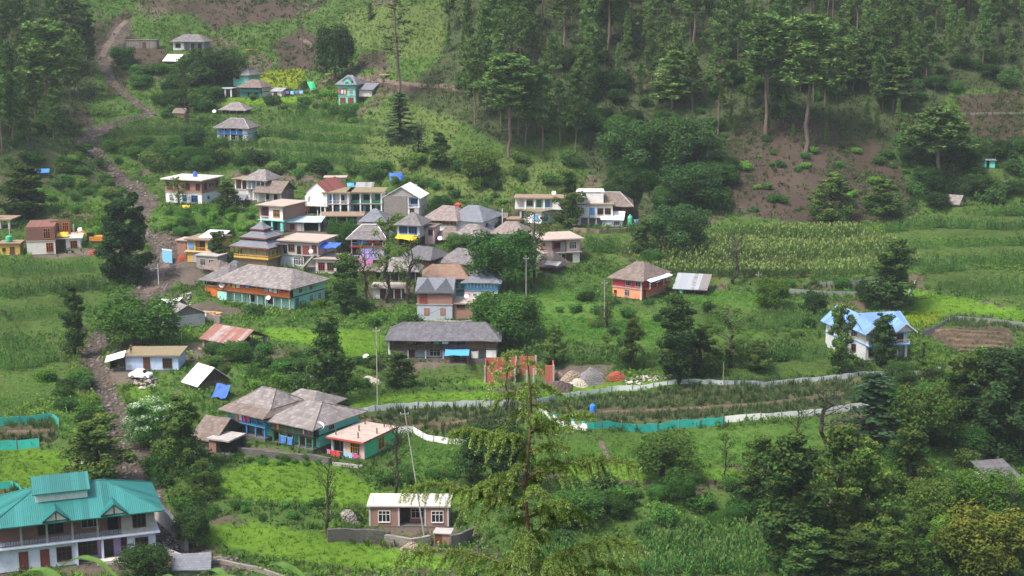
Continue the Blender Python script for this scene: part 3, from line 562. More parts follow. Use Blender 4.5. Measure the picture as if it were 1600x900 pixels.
house('green_lid_room', 'white rooftop room with a green tin lid behind the stone gable', 'outbuilding', 632, 646, 306, -4, 4, [F(14, 'white')], ('flat', .2, .5, 'greentin'))
h = house('brick_slate_house', 'brick house with small blue grey hip roof in front of the stone gable', 'house', 566, 600, 366, -4, 7, [F(14, 'brick'), F(9, 'brick', rec=.6, bm='wood', posts=5, pm='wood')], ('hip', 2.9, .9, 'slateblue', .12))
h = house('hip_roof_hall', 'large house with joined pink and grey hip roofs and red lantern on the ridge', 'house', 664, 712, 361, -22, 10, [F(10, 'white'), F(10, 'wood', 'white', rec=.5, bm='woodyellow', posts=9, pm='wood')], ('hip', 3.2, 1, 'slatepink', .4), ['R0 .3,.7 1.2x1.2 fr_brown'])
block(H=h, ox=5.5, oy=1.5, oz=0, brot=0, w=9, d=12, floors=[F(19, 'white')], roof=('hip', 3.5, .9, 'slateblue', .3), skirt=False)
MB(Matrix.Translation((1.5, 7, 5.4))).box(-.6, .6, -.45, .45, -1.8, .2, mt('red')).add([(-.8, -.6, .2), (.8, -.6, .2), (.8, .6, .2), (-.8, .6, .2), (0, 0, .7)], [(0, 1, 4), (1, 2, 4), (2, 3, 4), (3, 0, 4)], mt('red')).build('roof_lantern', h.root)
house('blue_tin_lean_to', 'little outbuilding with blue grey pyramid roof right of the big hip roofs', 'outbuilding', 751, 763, 368, -30, 3, [F(9, 'yellow')], ('hip', 1.8, .5, 'slateblue', .1))
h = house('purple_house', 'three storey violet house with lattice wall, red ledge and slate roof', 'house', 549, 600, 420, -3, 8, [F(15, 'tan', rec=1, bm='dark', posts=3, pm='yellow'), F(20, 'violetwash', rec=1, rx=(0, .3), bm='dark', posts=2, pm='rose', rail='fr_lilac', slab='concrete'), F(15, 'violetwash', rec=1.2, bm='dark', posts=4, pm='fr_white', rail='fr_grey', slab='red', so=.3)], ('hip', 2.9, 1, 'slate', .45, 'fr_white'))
MB().box(-1.2, 2.0, -.09, -.01, h.s*15+.3, h.s*15+2.4, mt('fr_lilac')).build('lattice_panel', h.root)
mbx = MB()
for i in range(5):
    for j in range(3): mbx.box(-1.0+i*.6, -.62+i*.6, -.13, -.088, h.s*15+.52+j*.62, h.s*15+.9+j*.62, mt('purple'))
mbx.build('lattice_hole', h.root)
PURPLE = h
h = house('blue_window_house', 'narrow pale house with blue windows and yellow awning under a slate roof', 'house', 621, 656, 386, -14, 7, [F(16, 'grey', rec=1, bm='dark', posts=3, pm='fr_brown'), F(21, 'limewash', 'ltgrey')], ('hip', 2.8, .8, 'slate', .12), ['F1 .27,.7 1.9x1.5 fr_blue n=2', 'R1 .5 .8x1.0 fr_grey'])
AWN = h
house('pink_cottage', 'small pink washed house squeezed between slate roofs', 'cottage', 664, 679, 383, -12, 5, [F(28, 'pinkwash')], ('flat', .2, .4, 'slatebrown'), ['F0 .6 .9x1.2 fr_brown s=2.4'])
h = house('slate_longhouse', 'old house with brown grey slate roof beneath the big joined hip roofs', 'house', 680, 714, 381, -18, 7, [F(10, 'wood', 'wooddark')], ('hip', 2.6, 1, 'slatebrown', .4))
h = house('tiered_roof_house', 'house with two tiers of pale weathered slate roof and white lower wall', 'house', 712, 750, 388, -16, 8, [F(16, 'white', 'ltgrey'), F(5, 'wooddark')], ('hip', 2.6, .9, 'slatelight', .35), ['F0 .4 1x1.2 fr_grey'])
MB().patch((-h.w/2-1.1, -1.6, h.s*12), (h.w/2+1.1, -1.6, h.s*12), (h.w/2, .4, h.s*18), (-h.w/2, .4, h.s*18), mt('slatelight'), 8, 2, .04).build('skirt_roof', h.root)
house('pink_slate_house', 'house with wide pinkish slate roof behind the broad green tree', 'house', 772, 816, 381, -10, 8, [F(18, 'offwhite')], ('hip', 2.6, .9, 'slatepink', .4))
h = house('dark_roof_barn', 'barn with dark blue slate roof and red brown plank gable end', 'barn', 630, 672, 417, -30, 7, [F(16, 'wood', 'woodred')], ('hip', 2.4, .9, 'slatedark', .6), ['R0 .5 1x1.8 fr_brown d'])
h = house('weathered_roof_barn', 'barn with whitish weathered slate roof behind the pollard trees', 'barn', 596, 650, 440, -5, 6, [F(20, 'woodgrey', rec=.8, bm='wooddark', posts=5, pm='fr_grey')], ('hip', 2.6, .9, 'slatelight', .5))
h = house('grey_slate_house', 'house with plain grey slate roof directly above the rust roofed blue house', 'house', 690, 736, 417, -18, 8, [F(9, 'wood', 'ltgrey')], ('hip', 3.0, 1, 'slate', .35))
h = house('blue_house', 'blue wooden house with rust stained slate roof and bright blue wing', 'house', 666, 727, 466, 2, 8, [F(14, 'ltgrey', rec=1, bm='teal'), F(20, 'woodteal', rec=.9, bm='teal', posts=8, pm='fr_teal', rail='fr_teal', slab='wooddark')], ('hip', 2.6, .9, 'slaterust', .7))
block(H=h, ox=h.w/2+3.3, oy=-1.6, oz=0, brot=-6, w=6.8, d=9, floors=[F(14, 'white', lab='white lower wall of the bright blue wing'), F(15, 'skyblue', lab='bright blue upper floor')], roof=('hip', 2.6, .9, 'slateblue', .1), wins=['F0 .3,.7 .5x.45 fr_grey p=dark'])
mbx = MB(Matrix.Translation((h.w/2+3.3, -1.6, h.s*14)) @ Matrix.Rotation(R(-6), 4, 'Z'))
for i in range(9): mbx.box(-3.0+i*.7, -2.75+i*.7, -.05, .0, .7, 1.5, mt('bluewhite'))
mbx.build('balcony_slat', h.root)
BLUEH = h
h = house('brick_and_limewash_house', 'slate roofed house of brick above a pale blue storey with bricked arches', 'house', 652, 707, 500, -4, 7, [F(25, 'bluegrey', 'brick', lab='pale blue wall with two bricked up arches'), F(20, 'brick')], ('gable', 2.4, .5, 'slateblue', 'x', 'slateblue'), ['F1 .18 1.4x2.0 fr_red p=maroon'])
for gx_ in (-1.75, 1.9):                          # twin slate gables facing the valley
    MB(Matrix.Translation((gx_, -.55, h.top-.1))).add([(-2.1, 0, 0), (2.1, 0, 0), (0, 0, 2.3), (-2.1, 4, 0), (2.1, 4, 0), (0, 4, 2.3)], [(0, 1, 2), (0, 2, 5, 3), (2, 1, 4, 5)], mt('slateblue')).build('slate_gable', h.root)
for gx_ in (-1.6, 1.6): MB().box(gx_-.55, gx_+.55, -.05, -.004, .9, 2.4, mt('brick')).lathe([(.55, -.02), (.55, .02)], mt('brick'), 16, (gx_, 0, 0)).build('bricked_arch', h.root)
block(H=h, ox=h.w/2+2.0, oy=.6, oz=0, brot=0, w=3.9, d=6, floors=[F(25, 'brick', rec=.0)], roof=('flat', .25, .3, 'concretewarm'), wins=['F0 .4 1.6x.6 fr_brown s=2.4 p=dark'])
LIMEH = h
h = house('brick_flat_house', 'two storey brick house with wide beige flat roof at the edge of the corn field', 'house', 851, 906, 412, 16, 9, [F(18, 'offwhite', 'grey', rec=1.8, rx=(.05, .45), bm='dark'), F(20, 'pinkwash', 'brick', rec=.8, rx=(.2, .62), bm='brick', slab='concrete', so=.45)], ('flat', .3, .8, 'concretewarm', 'concretewarm'), ['F1 .38 1.4x1.2 fr_red', 'F1 .8 1.6x1.5 fr_white n=3', 'F1 .55 1x2 fr_grey d', 'L1 .4 2.2x1.7 fr_white n=3', 'F0 .7 1.4x1.7 fr_brown p=dark', 'F0 .54 .7x1.6 fr_brown'])
h = house('wooden_granary', 'dark timber granary with steep brown slate roof beside the beige flat roof', 'granary', 843, 864, 424, -30, 5, [F(14, 'wooddark', 'woodred')], ('hip', 3.0, 1.1, 'slatebrown', .12))
MB(Matrix.Translation((2.4, -1.6, 2.0))).patch((-1.8, -.8, 0), (1.8, -.8, 0), (1.8, .9, .6), (-1.8, .9, .6), mt('greytin'), 4, 2, .01).build('porch_roof', h.root)
# ---- the white compound at the foot of the forest slope
h = house('white_compound', 'white two storey compound with blue window shutters at the foot of the forest', 'house', 813, 846, 349, -38, 14, [F(19, 'white', rec=1.4, rx=(.0, .42), rail='fr_white', bm='limewash', posts=2, pm='fr_white', pw=.2)], ('flat', .35, .5, 'mudroof'), ['F0 .75 1.1x1.2 fr_blue p=skyblue', 'R0 .12,.5 1.2x1.4 fr_blue p=skyblue'])
block(H=h, ox=3.5, oy=3.2, oz=h.top+.35, brot=34, w=17, d=6, floors=[F(17, 'white', rec=1.6, rx=(0, .55), bm='white', posts=5, pm='fr_white', pw=.18, rail='fr_white', rh=.5)], roof=('flat', .3, .4, 'concretebrown'), wins=['F0 .2 1.3x1.2 fr_grey', 'F0 .45 1x1.9 fr_blue d p=skyblue', 'F0 .33 1x1.9 fr_green d'])
COMP = h
h = house('white_main_house', 'long white house with dark windows over a columned ground floor right of the alder', 'house', 893, 957, 353, -2, 8, [F(13, 'white', rec=1.5, rx=(.2, 1), bm='grey', posts=5, pm='fr_white', pw=.16), F(20, 'white', slab='concrete', so=.2)], ('flat', .3, .4, 'concretebrown'), ['F1 .5 1.0x1.4 fr_blue p=skyblue', 'F1 .7,.88 1.3x1.3 fr_brown'])
block(H=h, ox=-h.w*.05, oy=1.5, oz=h.top+.3, brot=0, w=6.5, d=5, floors=[F(17, 'white')], roof=('flat', .2, .15, 'white'), skirt=False)
h = house('slate_timber_house', 'house with brown slate roof and red timber end behind the tin roofed white shed', 'house', 922, 983, 350, -4, 9, [F(18, 'white', 'woodred', rec=1.2, rx=(.55, 1), bm='woodred', posts=3, pm='fr_brown'), F(13, 'white', 'woodred', rec=1.1, rx=(.55, 1), bm='woodred', posts=4, pm='fr_brown', rail='fr_brown', slab='wooddark')], ('hip', 3.2, 1, 'slatebrown', .5, 'fr_grey'), ['F0 .2 1x1.5 fr_brown'])
house('tin_roof_shed', 'small white shed with pale blue tin roof on the stone terrace edge', 'shed', 941, 972, 355, -8, 4, [F(12, 'bluewhite')], ('shed', 1.2, .4, 'whitetin', 'bluewhite'), ['F0 .72 1.2x.9 fr_grey', 'F0 .12 .8x1.5 fr_grey d'])
for i, (a, b, yb_) in enumerate(((770, 792, 348), (793, 812, 351))):
    house('brown_shed', ['low brown shed with peaked roof behind the white pole', 'low flat brown shed right of the peaked one, before the white compound'][i], 'shed', a, b, yb_, -3, 4, [F(8, 'tan' if i else 'brickbrown')], ('gable', .9, .3, 'slatebrown', 'x', 'brickbrown') if i == 0 else ('flat', .2, .3, 'concretebrown'))
# ---- temple
p, t = ground(393, 424); s = t/FPX
T = House(); T.s = s; T.p = p; T.rz = R(-24); T.w = 8; T.d = 7.6
T.root = tag(empty('temple', (p.x, p.y, p.z), T.rz), 'pagoda temple with three stacked grey roofs and yellow wooden balcony', 'temple'); pad(p.x, p.y, T.rz, 4.6, 9, p.z); FOOT.append((p.x, p.y, T.rz, 4.4, 8.5))
MB().box(-3.4, 3.4, 1.0, 7.8, -2.5, 3.4, mt('tan')).build('stone_base', T.root)
MB().box(-3.1, 3.1, 1.3, 7.5, 3.4, 6.6, mt('cream')).build('wall', T.root)
MB().box(-4.5, 4.5, -.1, 8.9, 3.25, 3.5, mt('wood')).build('floor_slab', T.root)
mbx = MB()
for a_ in range(19):
    q = -4.4+a_*.489
    for yy_ in (-.0, 8.8): mbx.box(q-.04, q+.04, yy_-.04, yy_+.04, 3.5, 4.35, mt('fr_yellow'))
    for xx_ in (-4.4, 4.4): mbx.box(xx_-.04, xx_+.04, q+4.4-.04, q+4.4+.04, 3.5, 4.35, mt('fr_yellow'))
for yy_ in (0, 8.8): mbx.box(-4.45, 4.45, yy_-.06, yy_+.06, 4.32, 4.46, mt('yellow')); mbx.box(-4.45, 4.45, yy_-.05, yy_+.05, 3.5, 3.95, mt('yellow'))
for xx_ in (-4.4, 4.4): mbx.box(xx_-.06, xx_+.06, .07, 8.73, 4.32, 4.46, mt('yellow')); mbx.box(xx_-.05, xx_+.05, .07, 8.73, 3.5, 3.95, mt('yellow'))
mbx.build('balcony_railing', T.root)
for k_ in range(7):
    q = -4.35+k_*1.45
    for (xx_, yy_) in {(q, 0.05), (-4.35, q+4.4), (4.35, q+4.4)}: MB().box(xx_-.08, xx_+.08, yy_-.08, yy_+.08, 3.5, 6.7, mt('woodyellow')).build('post', T.root)
def tier(z, half, top, rise, cy_, m, trim):
    mb = MB()
    for k_ in range(4):
        Mr = Matrix.Translation((0, cy_, 0)) @ Matrix.Rotation(k_*math.pi/2, 4, 'Z'); mb.M = Mr
        mb.patch((-half, -half, z), (half, -half, z), (half*.55+top*.45, -half*.55-top*.45, z+rise*.36), (-half*.55-top*.45, -half*.55-top*.45, z+rise*.36), mt(m), 8, 2, .015)
        mb.patch((-half*.55-top*.45, -half*.55-top*.45, z+rise*.36), (half*.55+top*.45, -half*.55-top*.45, z+rise*.36), (top, -top, z+rise), (-top, -top, z+rise), mt(m), 6, 2, .015)
    r_ = mb.build('roof', T.root); mb = MB()
    for k_ in range(4):
        mb.M = Matrix.Translation((0, cy_, 0)) @ Matrix.Rotation(k_*math.pi/2, 4, 'Z'); mb.box(-half+.02, half-.02, -half-.03, -half+.03, z-.36, z-.02, mt(trim))
    mb.build('fringe_board', r_)
tier(6.75, 5.15, 2.3, 2.1, 4.4, 'slateblue', 'maroon')
MB().box(-2.0, 2.0, 2.4, 6.4, 8.2, 8.95, mt('wood')).build('wall', T.root)
tier(8.98, 3.5, 1.1, 1.75, 4.4, 'slateblue', 'maroon')
MB().box(-1.0, 1.0, 3.4, 5.4, 10.4, 11.0, mt('wood')).build('wall', T.root)
tier(11.03, 1.8, .05, 1.75, 4.4, 'slateblue', 'maroon')
T.root.scale = (1, 1, .82)
MB().lathe([(.16, 12.65), (.1, 12.95), (.22, 13.2), (.05, 13.45), (.14, 13.7), (.02, 14.25)], mt('fr_white'), 8, (0, 4.4, 0)).build('finial', T.root)
MB(Matrix.Translation((5.0, 3.4, 7.15))).lathe([(.8, -.05), (.8, .05)], mt('wooddark'), 16).build('roof_dormer', T.root)
# ---- around the temple
h = house('yellow_house', 'yellow two storey house with a white sheet propped on its roof left of the temple', 'house', 292, 341, 411, -14, 7, [F(18, 'yellow', 'yellow', rec=.8, rx=(.4, 1), bm='grey'), F(18, 'yellow', 'yellow', rec=1, rx=(.28, .62), bm='tan', slab='cream', so=.5, rail='fr_yellow')], ('flat', .25, .5, 'concretebrown'), ['F1 .14 1.1x1.3 fr_blue p=skyblue', 'F1 .78,.92 1.1x1.2 fr_blue', 'F1 .45 1x1.9 fr_brown d', 'F0 .25 1x1.9 fr_grey d'])
MB(Matrix.Translation((.8, 2, h.top+.3))).patch((-2.6, 0, 0), (3.0, -.3, .1), (3.6, 3.8, 1.2), (-1.6, 4.1, 1.2), mt('whitetin'), 6, 3, .02, .06).build('roof_sheet', h.root)
YEL = h
house('rubble_outhouse', 'small brown outhouse with flat roof left of the yellow house', 'outbuilding', 277, 292, 398, -14, 4, [F(22, 'brick')], ('flat', .25, .3, 'concretewarm'))
h = house('block_wall_store', 'low grey block store with white band in front of the yellow house', 'store', 306, 342, 420, -20, 4, [F(20, 'block')], ('flat', .22, .25, 'concrete'), ['F0 .3,.7 1.2x1.3 fr_grey p=dark'])
h = house('plaster_house', 'two storey bare grey plaster house with open doorways right of the temple', 'house', 437, 499, 418, -18, 9, [F(20, 'bluegrey', 'grey', rec=.9, rx=(.58, .98), bm='grey'), F(21, 'grey', 'ltgrey', slab='concrete', so=.3)], ('flat', .3, .6, 'concretewarm', 'concretewarm'), ['F1 .14 1.0x1.9 fr_grey d p=dark', 'F1 .3 1.3x1.3 fr_brown', 'F1 .5 1.0x1.9 fr_grey d p=dark', 'F1 .68 1.4x1.9 fr_red d p=maroon', 'F1 .9 1.0x1.6 fr_red', 'F0 .42,.55 1.1x1.7 fr_white p=dark'])
MB(Matrix.Translation((.30*h.w, -.3, 0))).add([(-2, 0, 0), (-1.5, 0, 0), (1.5, 0, 3.1), (1, 0, 3.1), (-2, -1, 0), (-1.5, -1, 0), (1.5, -1, 3.1), (1, -1, 3.1)], [(0, 1, 2, 3), (7, 6, 5, 4), (1, 5, 6, 2), (0, 3, 7, 4), (3, 2, 6, 7), (0, 4, 5, 1)], mt('concrete')).build('staircase', h.root)
PLAS = h
house('roadside_shop', 'low pale shop with maroon windows and flat roof terrace below the blue tarpaulin', 'shop', 493, 540, 428, -8, 6, [F(23, 'ltgrey', rec=.8, rx=(.7, 1), bm='dark')], ('flat', .25, .5, 'concretewarm'), ['F0 .2,.5 1.3x1.6 fr_red n=2'])
RSHOP = bpy.data.objects['roadside_shop']
house('slate_lean_to', 'low brown slate roof tucked under the yew below the yellow house', 'shed', 316, 343, 428, -30, 5, [F(9, 'stone')], ('hip', 1.8, .7, 'slatebrown', .3))
house('slate_porch', 'small grey slate roof right of the yew below the temple', 'shed', 352, 370, 428, -20, 4, [F(9, 'stone')], ('hip', 1.8, .7, 'slatedark', .3))
# ---- the long orange house
h = house('orange_longhouse', 'long orange and mint house under one weathered slate roof with laundry', 'house', 334, 458, 478, -29, 12, [F(19, 'mint', 'mint', rec=1.4, rx=(.12, 1), bm='mint', posts=9, pm='fr_grey'), F(17, 'orange', 'mint', rec=1.2, rx=(.1, 1), bm='wooddark', posts=7, pm='fr_orange', rail='orange', rs='solid', rh=1.3, slab='wooddark', lab='orange upper gallery wall')], ('hip', 3.4, 1.0, 'slatelight', .62), ['F0 .3,.55,.8 1.1x1.8 fr_green d p=mint', 'F0 .42,.68 1.3x1.2 fr_brown', 'R0 .6,.85 1.1x1.3 fr_white', 'R1 .3,.6 1.1x1.2 fr_white', 'R0 .2 1x1.9 fr_teal d'])
block(H=h, ox=-h.w/2-1.5, oy=1.0, oz=0, brot=0, w=5.5, d=9, floors=[F(23, 'orange', 'orange'), F(11, 'bluegrey', rec=.8, bm='wooddark', posts=4, pm='fr_brown')], roof=('hip', 3.0, 1, 'slate', .2), wins=['F0 .8 1x2 fr_red d'])
ORG = h
house('stone_barn', 'barn with plastered stone gable and pale slate roof right of the walnut tree', 'barn', 246, 268, 512, -56, 7.5, [F(20, 'stone', 'ltgrey')], ('gable', 2.2, .6, 'slatelight', 'x', 'stone'), [])
house('tin_lean_to', 'white tin lid of a lean-to behind the stone barn', 'shed', 246, 272, 486, -10, 4, [F(10, 'stone')], ('shed', .6, .3, 'whitetin'))
# ---- rusty open shed
p, t = ground(345, 548); sh = House(); sh.s = t/FPX; sh.p = p; sh.rz = R(-34); sh.w = 9.5; sh.d = 7.5
sh.root = tag(empty('open_shed', (p.x, p.y, p.z), sh.rz), 'open sided shed with rusty red corrugated roof on block pillars', 'shed'); pad(p.x, p.y, sh.rz, 5, 7.5, p.z); FOOT.append((p.x, p.y, sh.rz, 5, 7.5))
for xx_ in (-4.5, 0, 4.5):
    for yy_ in (.3, 7.2): MB().box(xx_-.28, xx_+.28, yy_-.28, yy_+.28, -1.5, 1.9, mt('block')).build('pillar', sh.root)
roofmesh(sh, Matrix.Identity(4), 9.5, 7.5, 1.9, ('gable', 2.2, .5, 'rusttin', 'x', 'dark'))
for o in [c for c in sh.root.children if c.name.startswith('gable_wall')]: bpy.data.objects.remove(o)
mbx = MB()
for xx_ in (-4.6, 0, 4.6): mbx.tube([(xx_, 0, 1.8), (xx_, 3.75, 3.65), (xx_, 7.5, 1.8)], .08, mt('wood'), 4); mbx.tube([(xx_, 0, 1.85), (xx_, 7.5, 1.85)], .08, mt('wood'), 4); mbx.tube([(xx_, 3.75, 1.8), (xx_, 3.75, 3.65)], .07, mt('wood'), 4)
mbx.build('truss', sh.root)
MB().box(-4.4, 1.0, 6.9, 7.1, 0, 1.3, mt('woodgrey')).build('plank_wall', sh.root)
RUST = sh
h = house('roadside_store', 'low pale blue store with flat brown roof, brown door and barred window by the track', 'shop', 197, 279, 579, 1, 6.5, [F(23, 'paleblue', 'paleblue')], ('flat', .25, .45, 'concretebrown', 'mudroof'), ['F0 .4 1.05x2.2 fr_brown d', 'F0 .79 1.5x1.6 fr_brown n=4'])
MB().box(-h.w/2+.1, -h.w/2+.95, -.03, -.004, 1.0, 1.6, mt('fr_white')).build('notice', h.root)
block(H=h, ox=-h.w/2-1.6, oy=.6, oz=0, brot=0, w=3.0, d=5, floors=[F(22, 'stonedark', rec=1.6, rx=(.05, .95), bm='dark')], roof=None)
STORE = h
MB(Matrix.Translation((-h.w/2-1.6, -.6, 2.7)) @ Matrix.Rotation(R(-16), 4, 'Y')).patch((-1.9, -.9, -.3), (1.7, -.9, -.3), (1.7, 1.6, .35), (-1.9, 1.6, .35), mt('whitetin'), 6, 3, .02, .05).build('tin_awning', h.root)
h = house('white_roof_cowshed', 'plank cowshed with one bright white tin roof slope half hidden by trees', 'shed', 287, 314, 606, -45, 6, [F(10, 'woodgrey', 'wood')], ('gable', 2.7, .6, 'whitetin', 'x', 'wooddark'))
# ---- the big blue and green slate house
h = house('blue_gallery_house', 'large old house with tiered slate roofs and bright blue wooden gallery', 'house', 352, 418, 680, -36, 9, [F(19, 'peach', 'wood', rec=1.6, bm='turq', posts=5, pm='fr_blue', lab='turquoise back wall behind blue posts'), F(19, 'turq', 'wood', rec=1.5, bm='turq', posts=6, pm='fr_blue', rail='skyblue', rs='bars', slab='skyblue')], None, ['F0 .3,.65 1x1.8 fr_brown d', 'F1 .35,.7 1x1.7 fr_green d'])
MB().patch((-h.w/2-.9, -1.2, h.top-.1), (h.w/2+.9, -1.2, h.top-.1), (h.w/2-.5, 3.0, h.top+1.3), (-h.w/2+.5, 3.0, h.top+1.3), mt('slatebrown'), 10, 4, .05).patch((h.w/2+.9, 10, h.top-.1), (-h.w/2-.9, 10, h.top-.1), (-h.w/2+.5, 6, h.top+1.3), (h.w/2-.5, 6, h.top+1.3), mt('slatebrown'), 10, 4, .05).patch((h.w/2+.9, -1.2, h.top-.1), (h.w/2+.9, 10, h.top-.1), (h.w/2-.5, 6, h.top+1.3), (h.w/2-.5, 3, h.top+1.3), mt('slatebrown'), 6, 3, .05).patch((-h.w/2-.9, 10, h.top-.1), (-h.w/2-.9, -1.2, h.top-.1), (-h.w/2+.5, 3, h.top+1.3), (-h.w/2+.5, 6, h.top+1.3), mt('slatebrown'), 6, 3, .05).build('lower_roof', h.root)
block(H=h, ox=.3, oy=2.2, oz=h.top+.4, brot=0, w=h.w*.74, d=5.6, floors=[F(7, 'wooddark')], roof=('hip', 2.2, .9, 'slatelight', .5, 'slatelight'))
BLUEG = h
h = house('green_gallery_house', 'slate roofed house with dark green gallery joined to the blue gallery house', 'house', 422, 492, 697, -34, 11, [F(20, 'turq', 'turq', rec=1.5, bm='turq', posts=7, pm='fr_green', lab='turquoise ground floor'), F(19, 'turq', 'turq', rec=1.5, bm='teal', posts=7, pm='fr_green', rail='greenbrown', rs='solid', slab='wooddark')], ('hip', 2.7, 1.1, 'slatelight', .35, 'slatelight'), ['F0 .3,.6,.85 1x1.8 fr_brown d', 'F0 .75 1.2x1.1 fr_grey', 'F1 .4,.75 1x1.8 fr_green d', 'R1 .4 1.2x1.2 fr_grey', 'R0 .5 1.2x1.2 fr_brown'])
GREENG = h
house('rear_slate_house', 'house with pale slate hip roof behind the blue gallery house', 'house', 432, 488, 664, -30, 8, [F(30, 'stone', 'wood')], ('hip', 2.4, .9, 'slatelight', .5))
h = house('mint_house', 'flat roofed house with red roof edge, pink white front and mint green end wall', 'house', 517, 571, 714, -28, 8.5, [F(28, 'pinkwash', 'green', rec=2.2, rx=(.0, .42), bm='ltgrey', posts=2, pm='ltgrey', pw=.2)], ('flat', .3, .45, 'red', 'concretewarm', .9), ['F0 .72 1.6x1.8 fr_yellow n=3', 'R0 .55 1.6x1.7 fr_yellow n=3', 'F0 .3 1.3x1.5 fr_brown', 'F0 .12 1x2 fr_brown d'])
MINT = h
for ux, uy in ((-.42, .5), (-.1, 4), (.25, .6), (.45, 4), (.3, 7.5), (-.3, 7.5)):
    MB().box(ux*h.w-.07, ux*h.w+.07, uy-.07, uy+.07, h.top+.3, h.top+1.2, mt('fr_brown')).build('column_stub', h.root)
h = house('slate_barn', 'old open barn with sagging brown slate roof below the blue gallery house', 'barn', 303, 338, 703, -24, 7.5, [F(11, 'stone', 'wooddark'), F(10, 'stonedark', 'dark')], ('gable', 2.6, .7, 'slatebrown', 'x', 'wooddark'))
block(H=h, ox=h.w/2+1.4, oy=-1.0, oz=0, brot=0, w=3.6, d=4, floors=[F(22, 'brick', rec=.9, rx=(.35, 1), bm='dark')], roof=('flat', .25, .3, 'concrete'))
# ---- long slate house, ruin, brick cottage
h = house('slate_roof_longhouse', 'long timber house with dark slate roof and blue tarpaulin at its door', 'house', 609, 776, 562, -1, 9, [F(17, 'wooddark', 'white', rec=1.3, bm='bluegrey', posts=7, pm='fr_grey'), F(17, 'wooddark', 'white', rec=1.0, rx=(.03, .72), bm='wooddark', posts=8, pm='fr_brown', rail='wooddark', rs='solid', slab='wooddark', lab='dark timber upper gallery')], ('hip', 2.7, .9, 'slatedark', .78), ['F1 .19 1.8x1.3 fr_yellow p=yellow', 'F1 .35 1.0x1.9 fr_yellow d p=woodyellow', 'F1 .12,.45,.58 1.1x1.8 fr_brown d', 'F0 .42 1.8x1.2 fr_white', 'F0 .2,.62 1x1.7 fr_brown d', 'F0 .52 1.2x1.1 fr_grey'])
MB().box(.724*h.w-h.w/2, h.w/2+.04, -.09, -.003, h.s*17+.1, h.s*34-.1, mt('wood')).build('plank_wall', h.root)
MB().box(-h.w/2-.25, -h.w/2-.004, .05, 8.9, .0, h.s*34-.2, mt('white')).build('end_wall', h.root)
MB().box(h.w/2-1.9, h.w/2-.1, -.09, -.003, .5, 2.2, mt('white')).build('white_panel', h.root)
MB().box(h.w/2-4.6, h.w/2-3.4, -.09, -.003, .3, 1.6, mt('offwhite')).build('white_panel', h.root)
SLATEL = h
h = house('brick_cottage', 'small new brick house with bright flat roof and white framed windows', 'house', 577, 701, 823, -1, 4.6, [F(33, 'brick', rec=1.3, rx=(.37, .70), bm='brickbrown')], ('flat', .22, .3, 'concretepale', 'concretepale'), ['F0 .19 1.5x1.5 fr_white n=2', 'F0 .86 1.5x1.5 fr_white n=2', 'F0 .6 1.6x1.2 fr_grey n=2', 'F0 .45 1.0x2.1 fr_brown d p=dark'])
for ux in (0.0, .365, .70, .985): MB().box(-h.w/2+ux*h.w-.02, -h.w/2+ux*h.w+.2, -.07, -.004, 0, h.top, mt('ltgrey')).build('pilaster', h.root)
for ux, uy in ((-.45, .6), (-.1, .4), (.22, .5), (.46, .5)): MB().tube([(ux*h.w, uy, h.top), (ux*h.w+.02, uy, h.top+1.3)], .035, mt('fr_brown'), 4).build('rebar', h.root)
BRK = h
house('brick_privy', 'tiny brick outhouse with slab roof below the new brick house', 'outbuilding', 679, 703, 852, -8, 1.8, [F(19, 'brick')], ('flat', .12, .2, 'concrete'), ['F0 .25 .7x1.2 fr_brown d'])
# ---- teal roofed house
h = house('teal_roof_house', 'large pale blue two storey house with bright teal metal roof', 'house', 8, 235, 882, 20, 10, [F(40, 'bluewhite', 'bluewhite', rec=1.2, rx=(.5, .82), bm='lilac', posts=0), F(42, 'concrete', 'offwhite', rec=1.9, rx=(0, .8), bm='brick', posts=6, pm='concrete', pw=.13, rail='woodgrey', rs='bars', rh=.8, slab='bluewhite', so=.55, lab='unfinished brick and concrete upper floor')], ('hip', 3.4, 1.1, 'tealroof', .42, 'tealroof'), ['F0 .17,.3 .95x2.3 fr_brown d p=maroon', 'F0 .42 1.7x1.7 fr_brown n=2', 'F0 .57 2.3x1.9 fr_brown n=3', 'F0 .7 1.2x2.2 fr_brown d p=black', 'F0 .8 .5x2.2 fr_brown', 'F0 .91 1.5x1.8 fr_brown n=2', 'F1 .9 1.5x1.7 fr_brown n=2', 'F1 .6 2.2x1.6 fr_grey', 'F1 .74 1.2x2.1 fr_brown d p=dark', 'F1 .35 3x2.2 fr_brown p=dark', 'R0 .5 1.5x1.7 fr_brown', 'R1 .5 1.5x1.7 fr_brown'])
TEAL = h
block(H=h, ox=-h.w*.07, oy=2.4, oz=h.top+1.05, brot=0, w=6.4, d=4.6, floors=[F(20, 'white')], roof=('gable', 1.5, .5, 'tealroof', 'x', 'white'))
for ux in (-.12, .24):                            # two little gables over the gallery
    MB(Matrix.Translation((ux*h.w, -1.25, h.top-.15))).patch((-1.7, 4.2, 0), (-1.7, 0, 0), (0, 0, 1.35), (0, 4.2, 1.35), mt('tealroof'), 3, 2, 0, .1).patch((1.7, 0, 0), (1.7, 4.2, 0), (0, 4.2, 1.35), (0, 0, 1.35), mt('tealroof'), 3, 2, 0, .1).build('gable_roof', h.root)
    MB(Matrix.Translation((ux*h.w, -1.0, h.top-.15))).add([(-1.3, 0, 0), (1.3, 0, 0), (0, 0, 1.1)], [(0, 1, 2)], mt('offwhite')).box(-.06, .06, -.06, -.004, 0, 1.0, mt('dark')).build('gable_panel', h.root)
MB().box(.5*h.w-h.w/2-.12, .5*h.w-h.w/2+.12, -.3, -.02, 0, h.s*40, mt('bluewhite')).build('pillar', h.root)
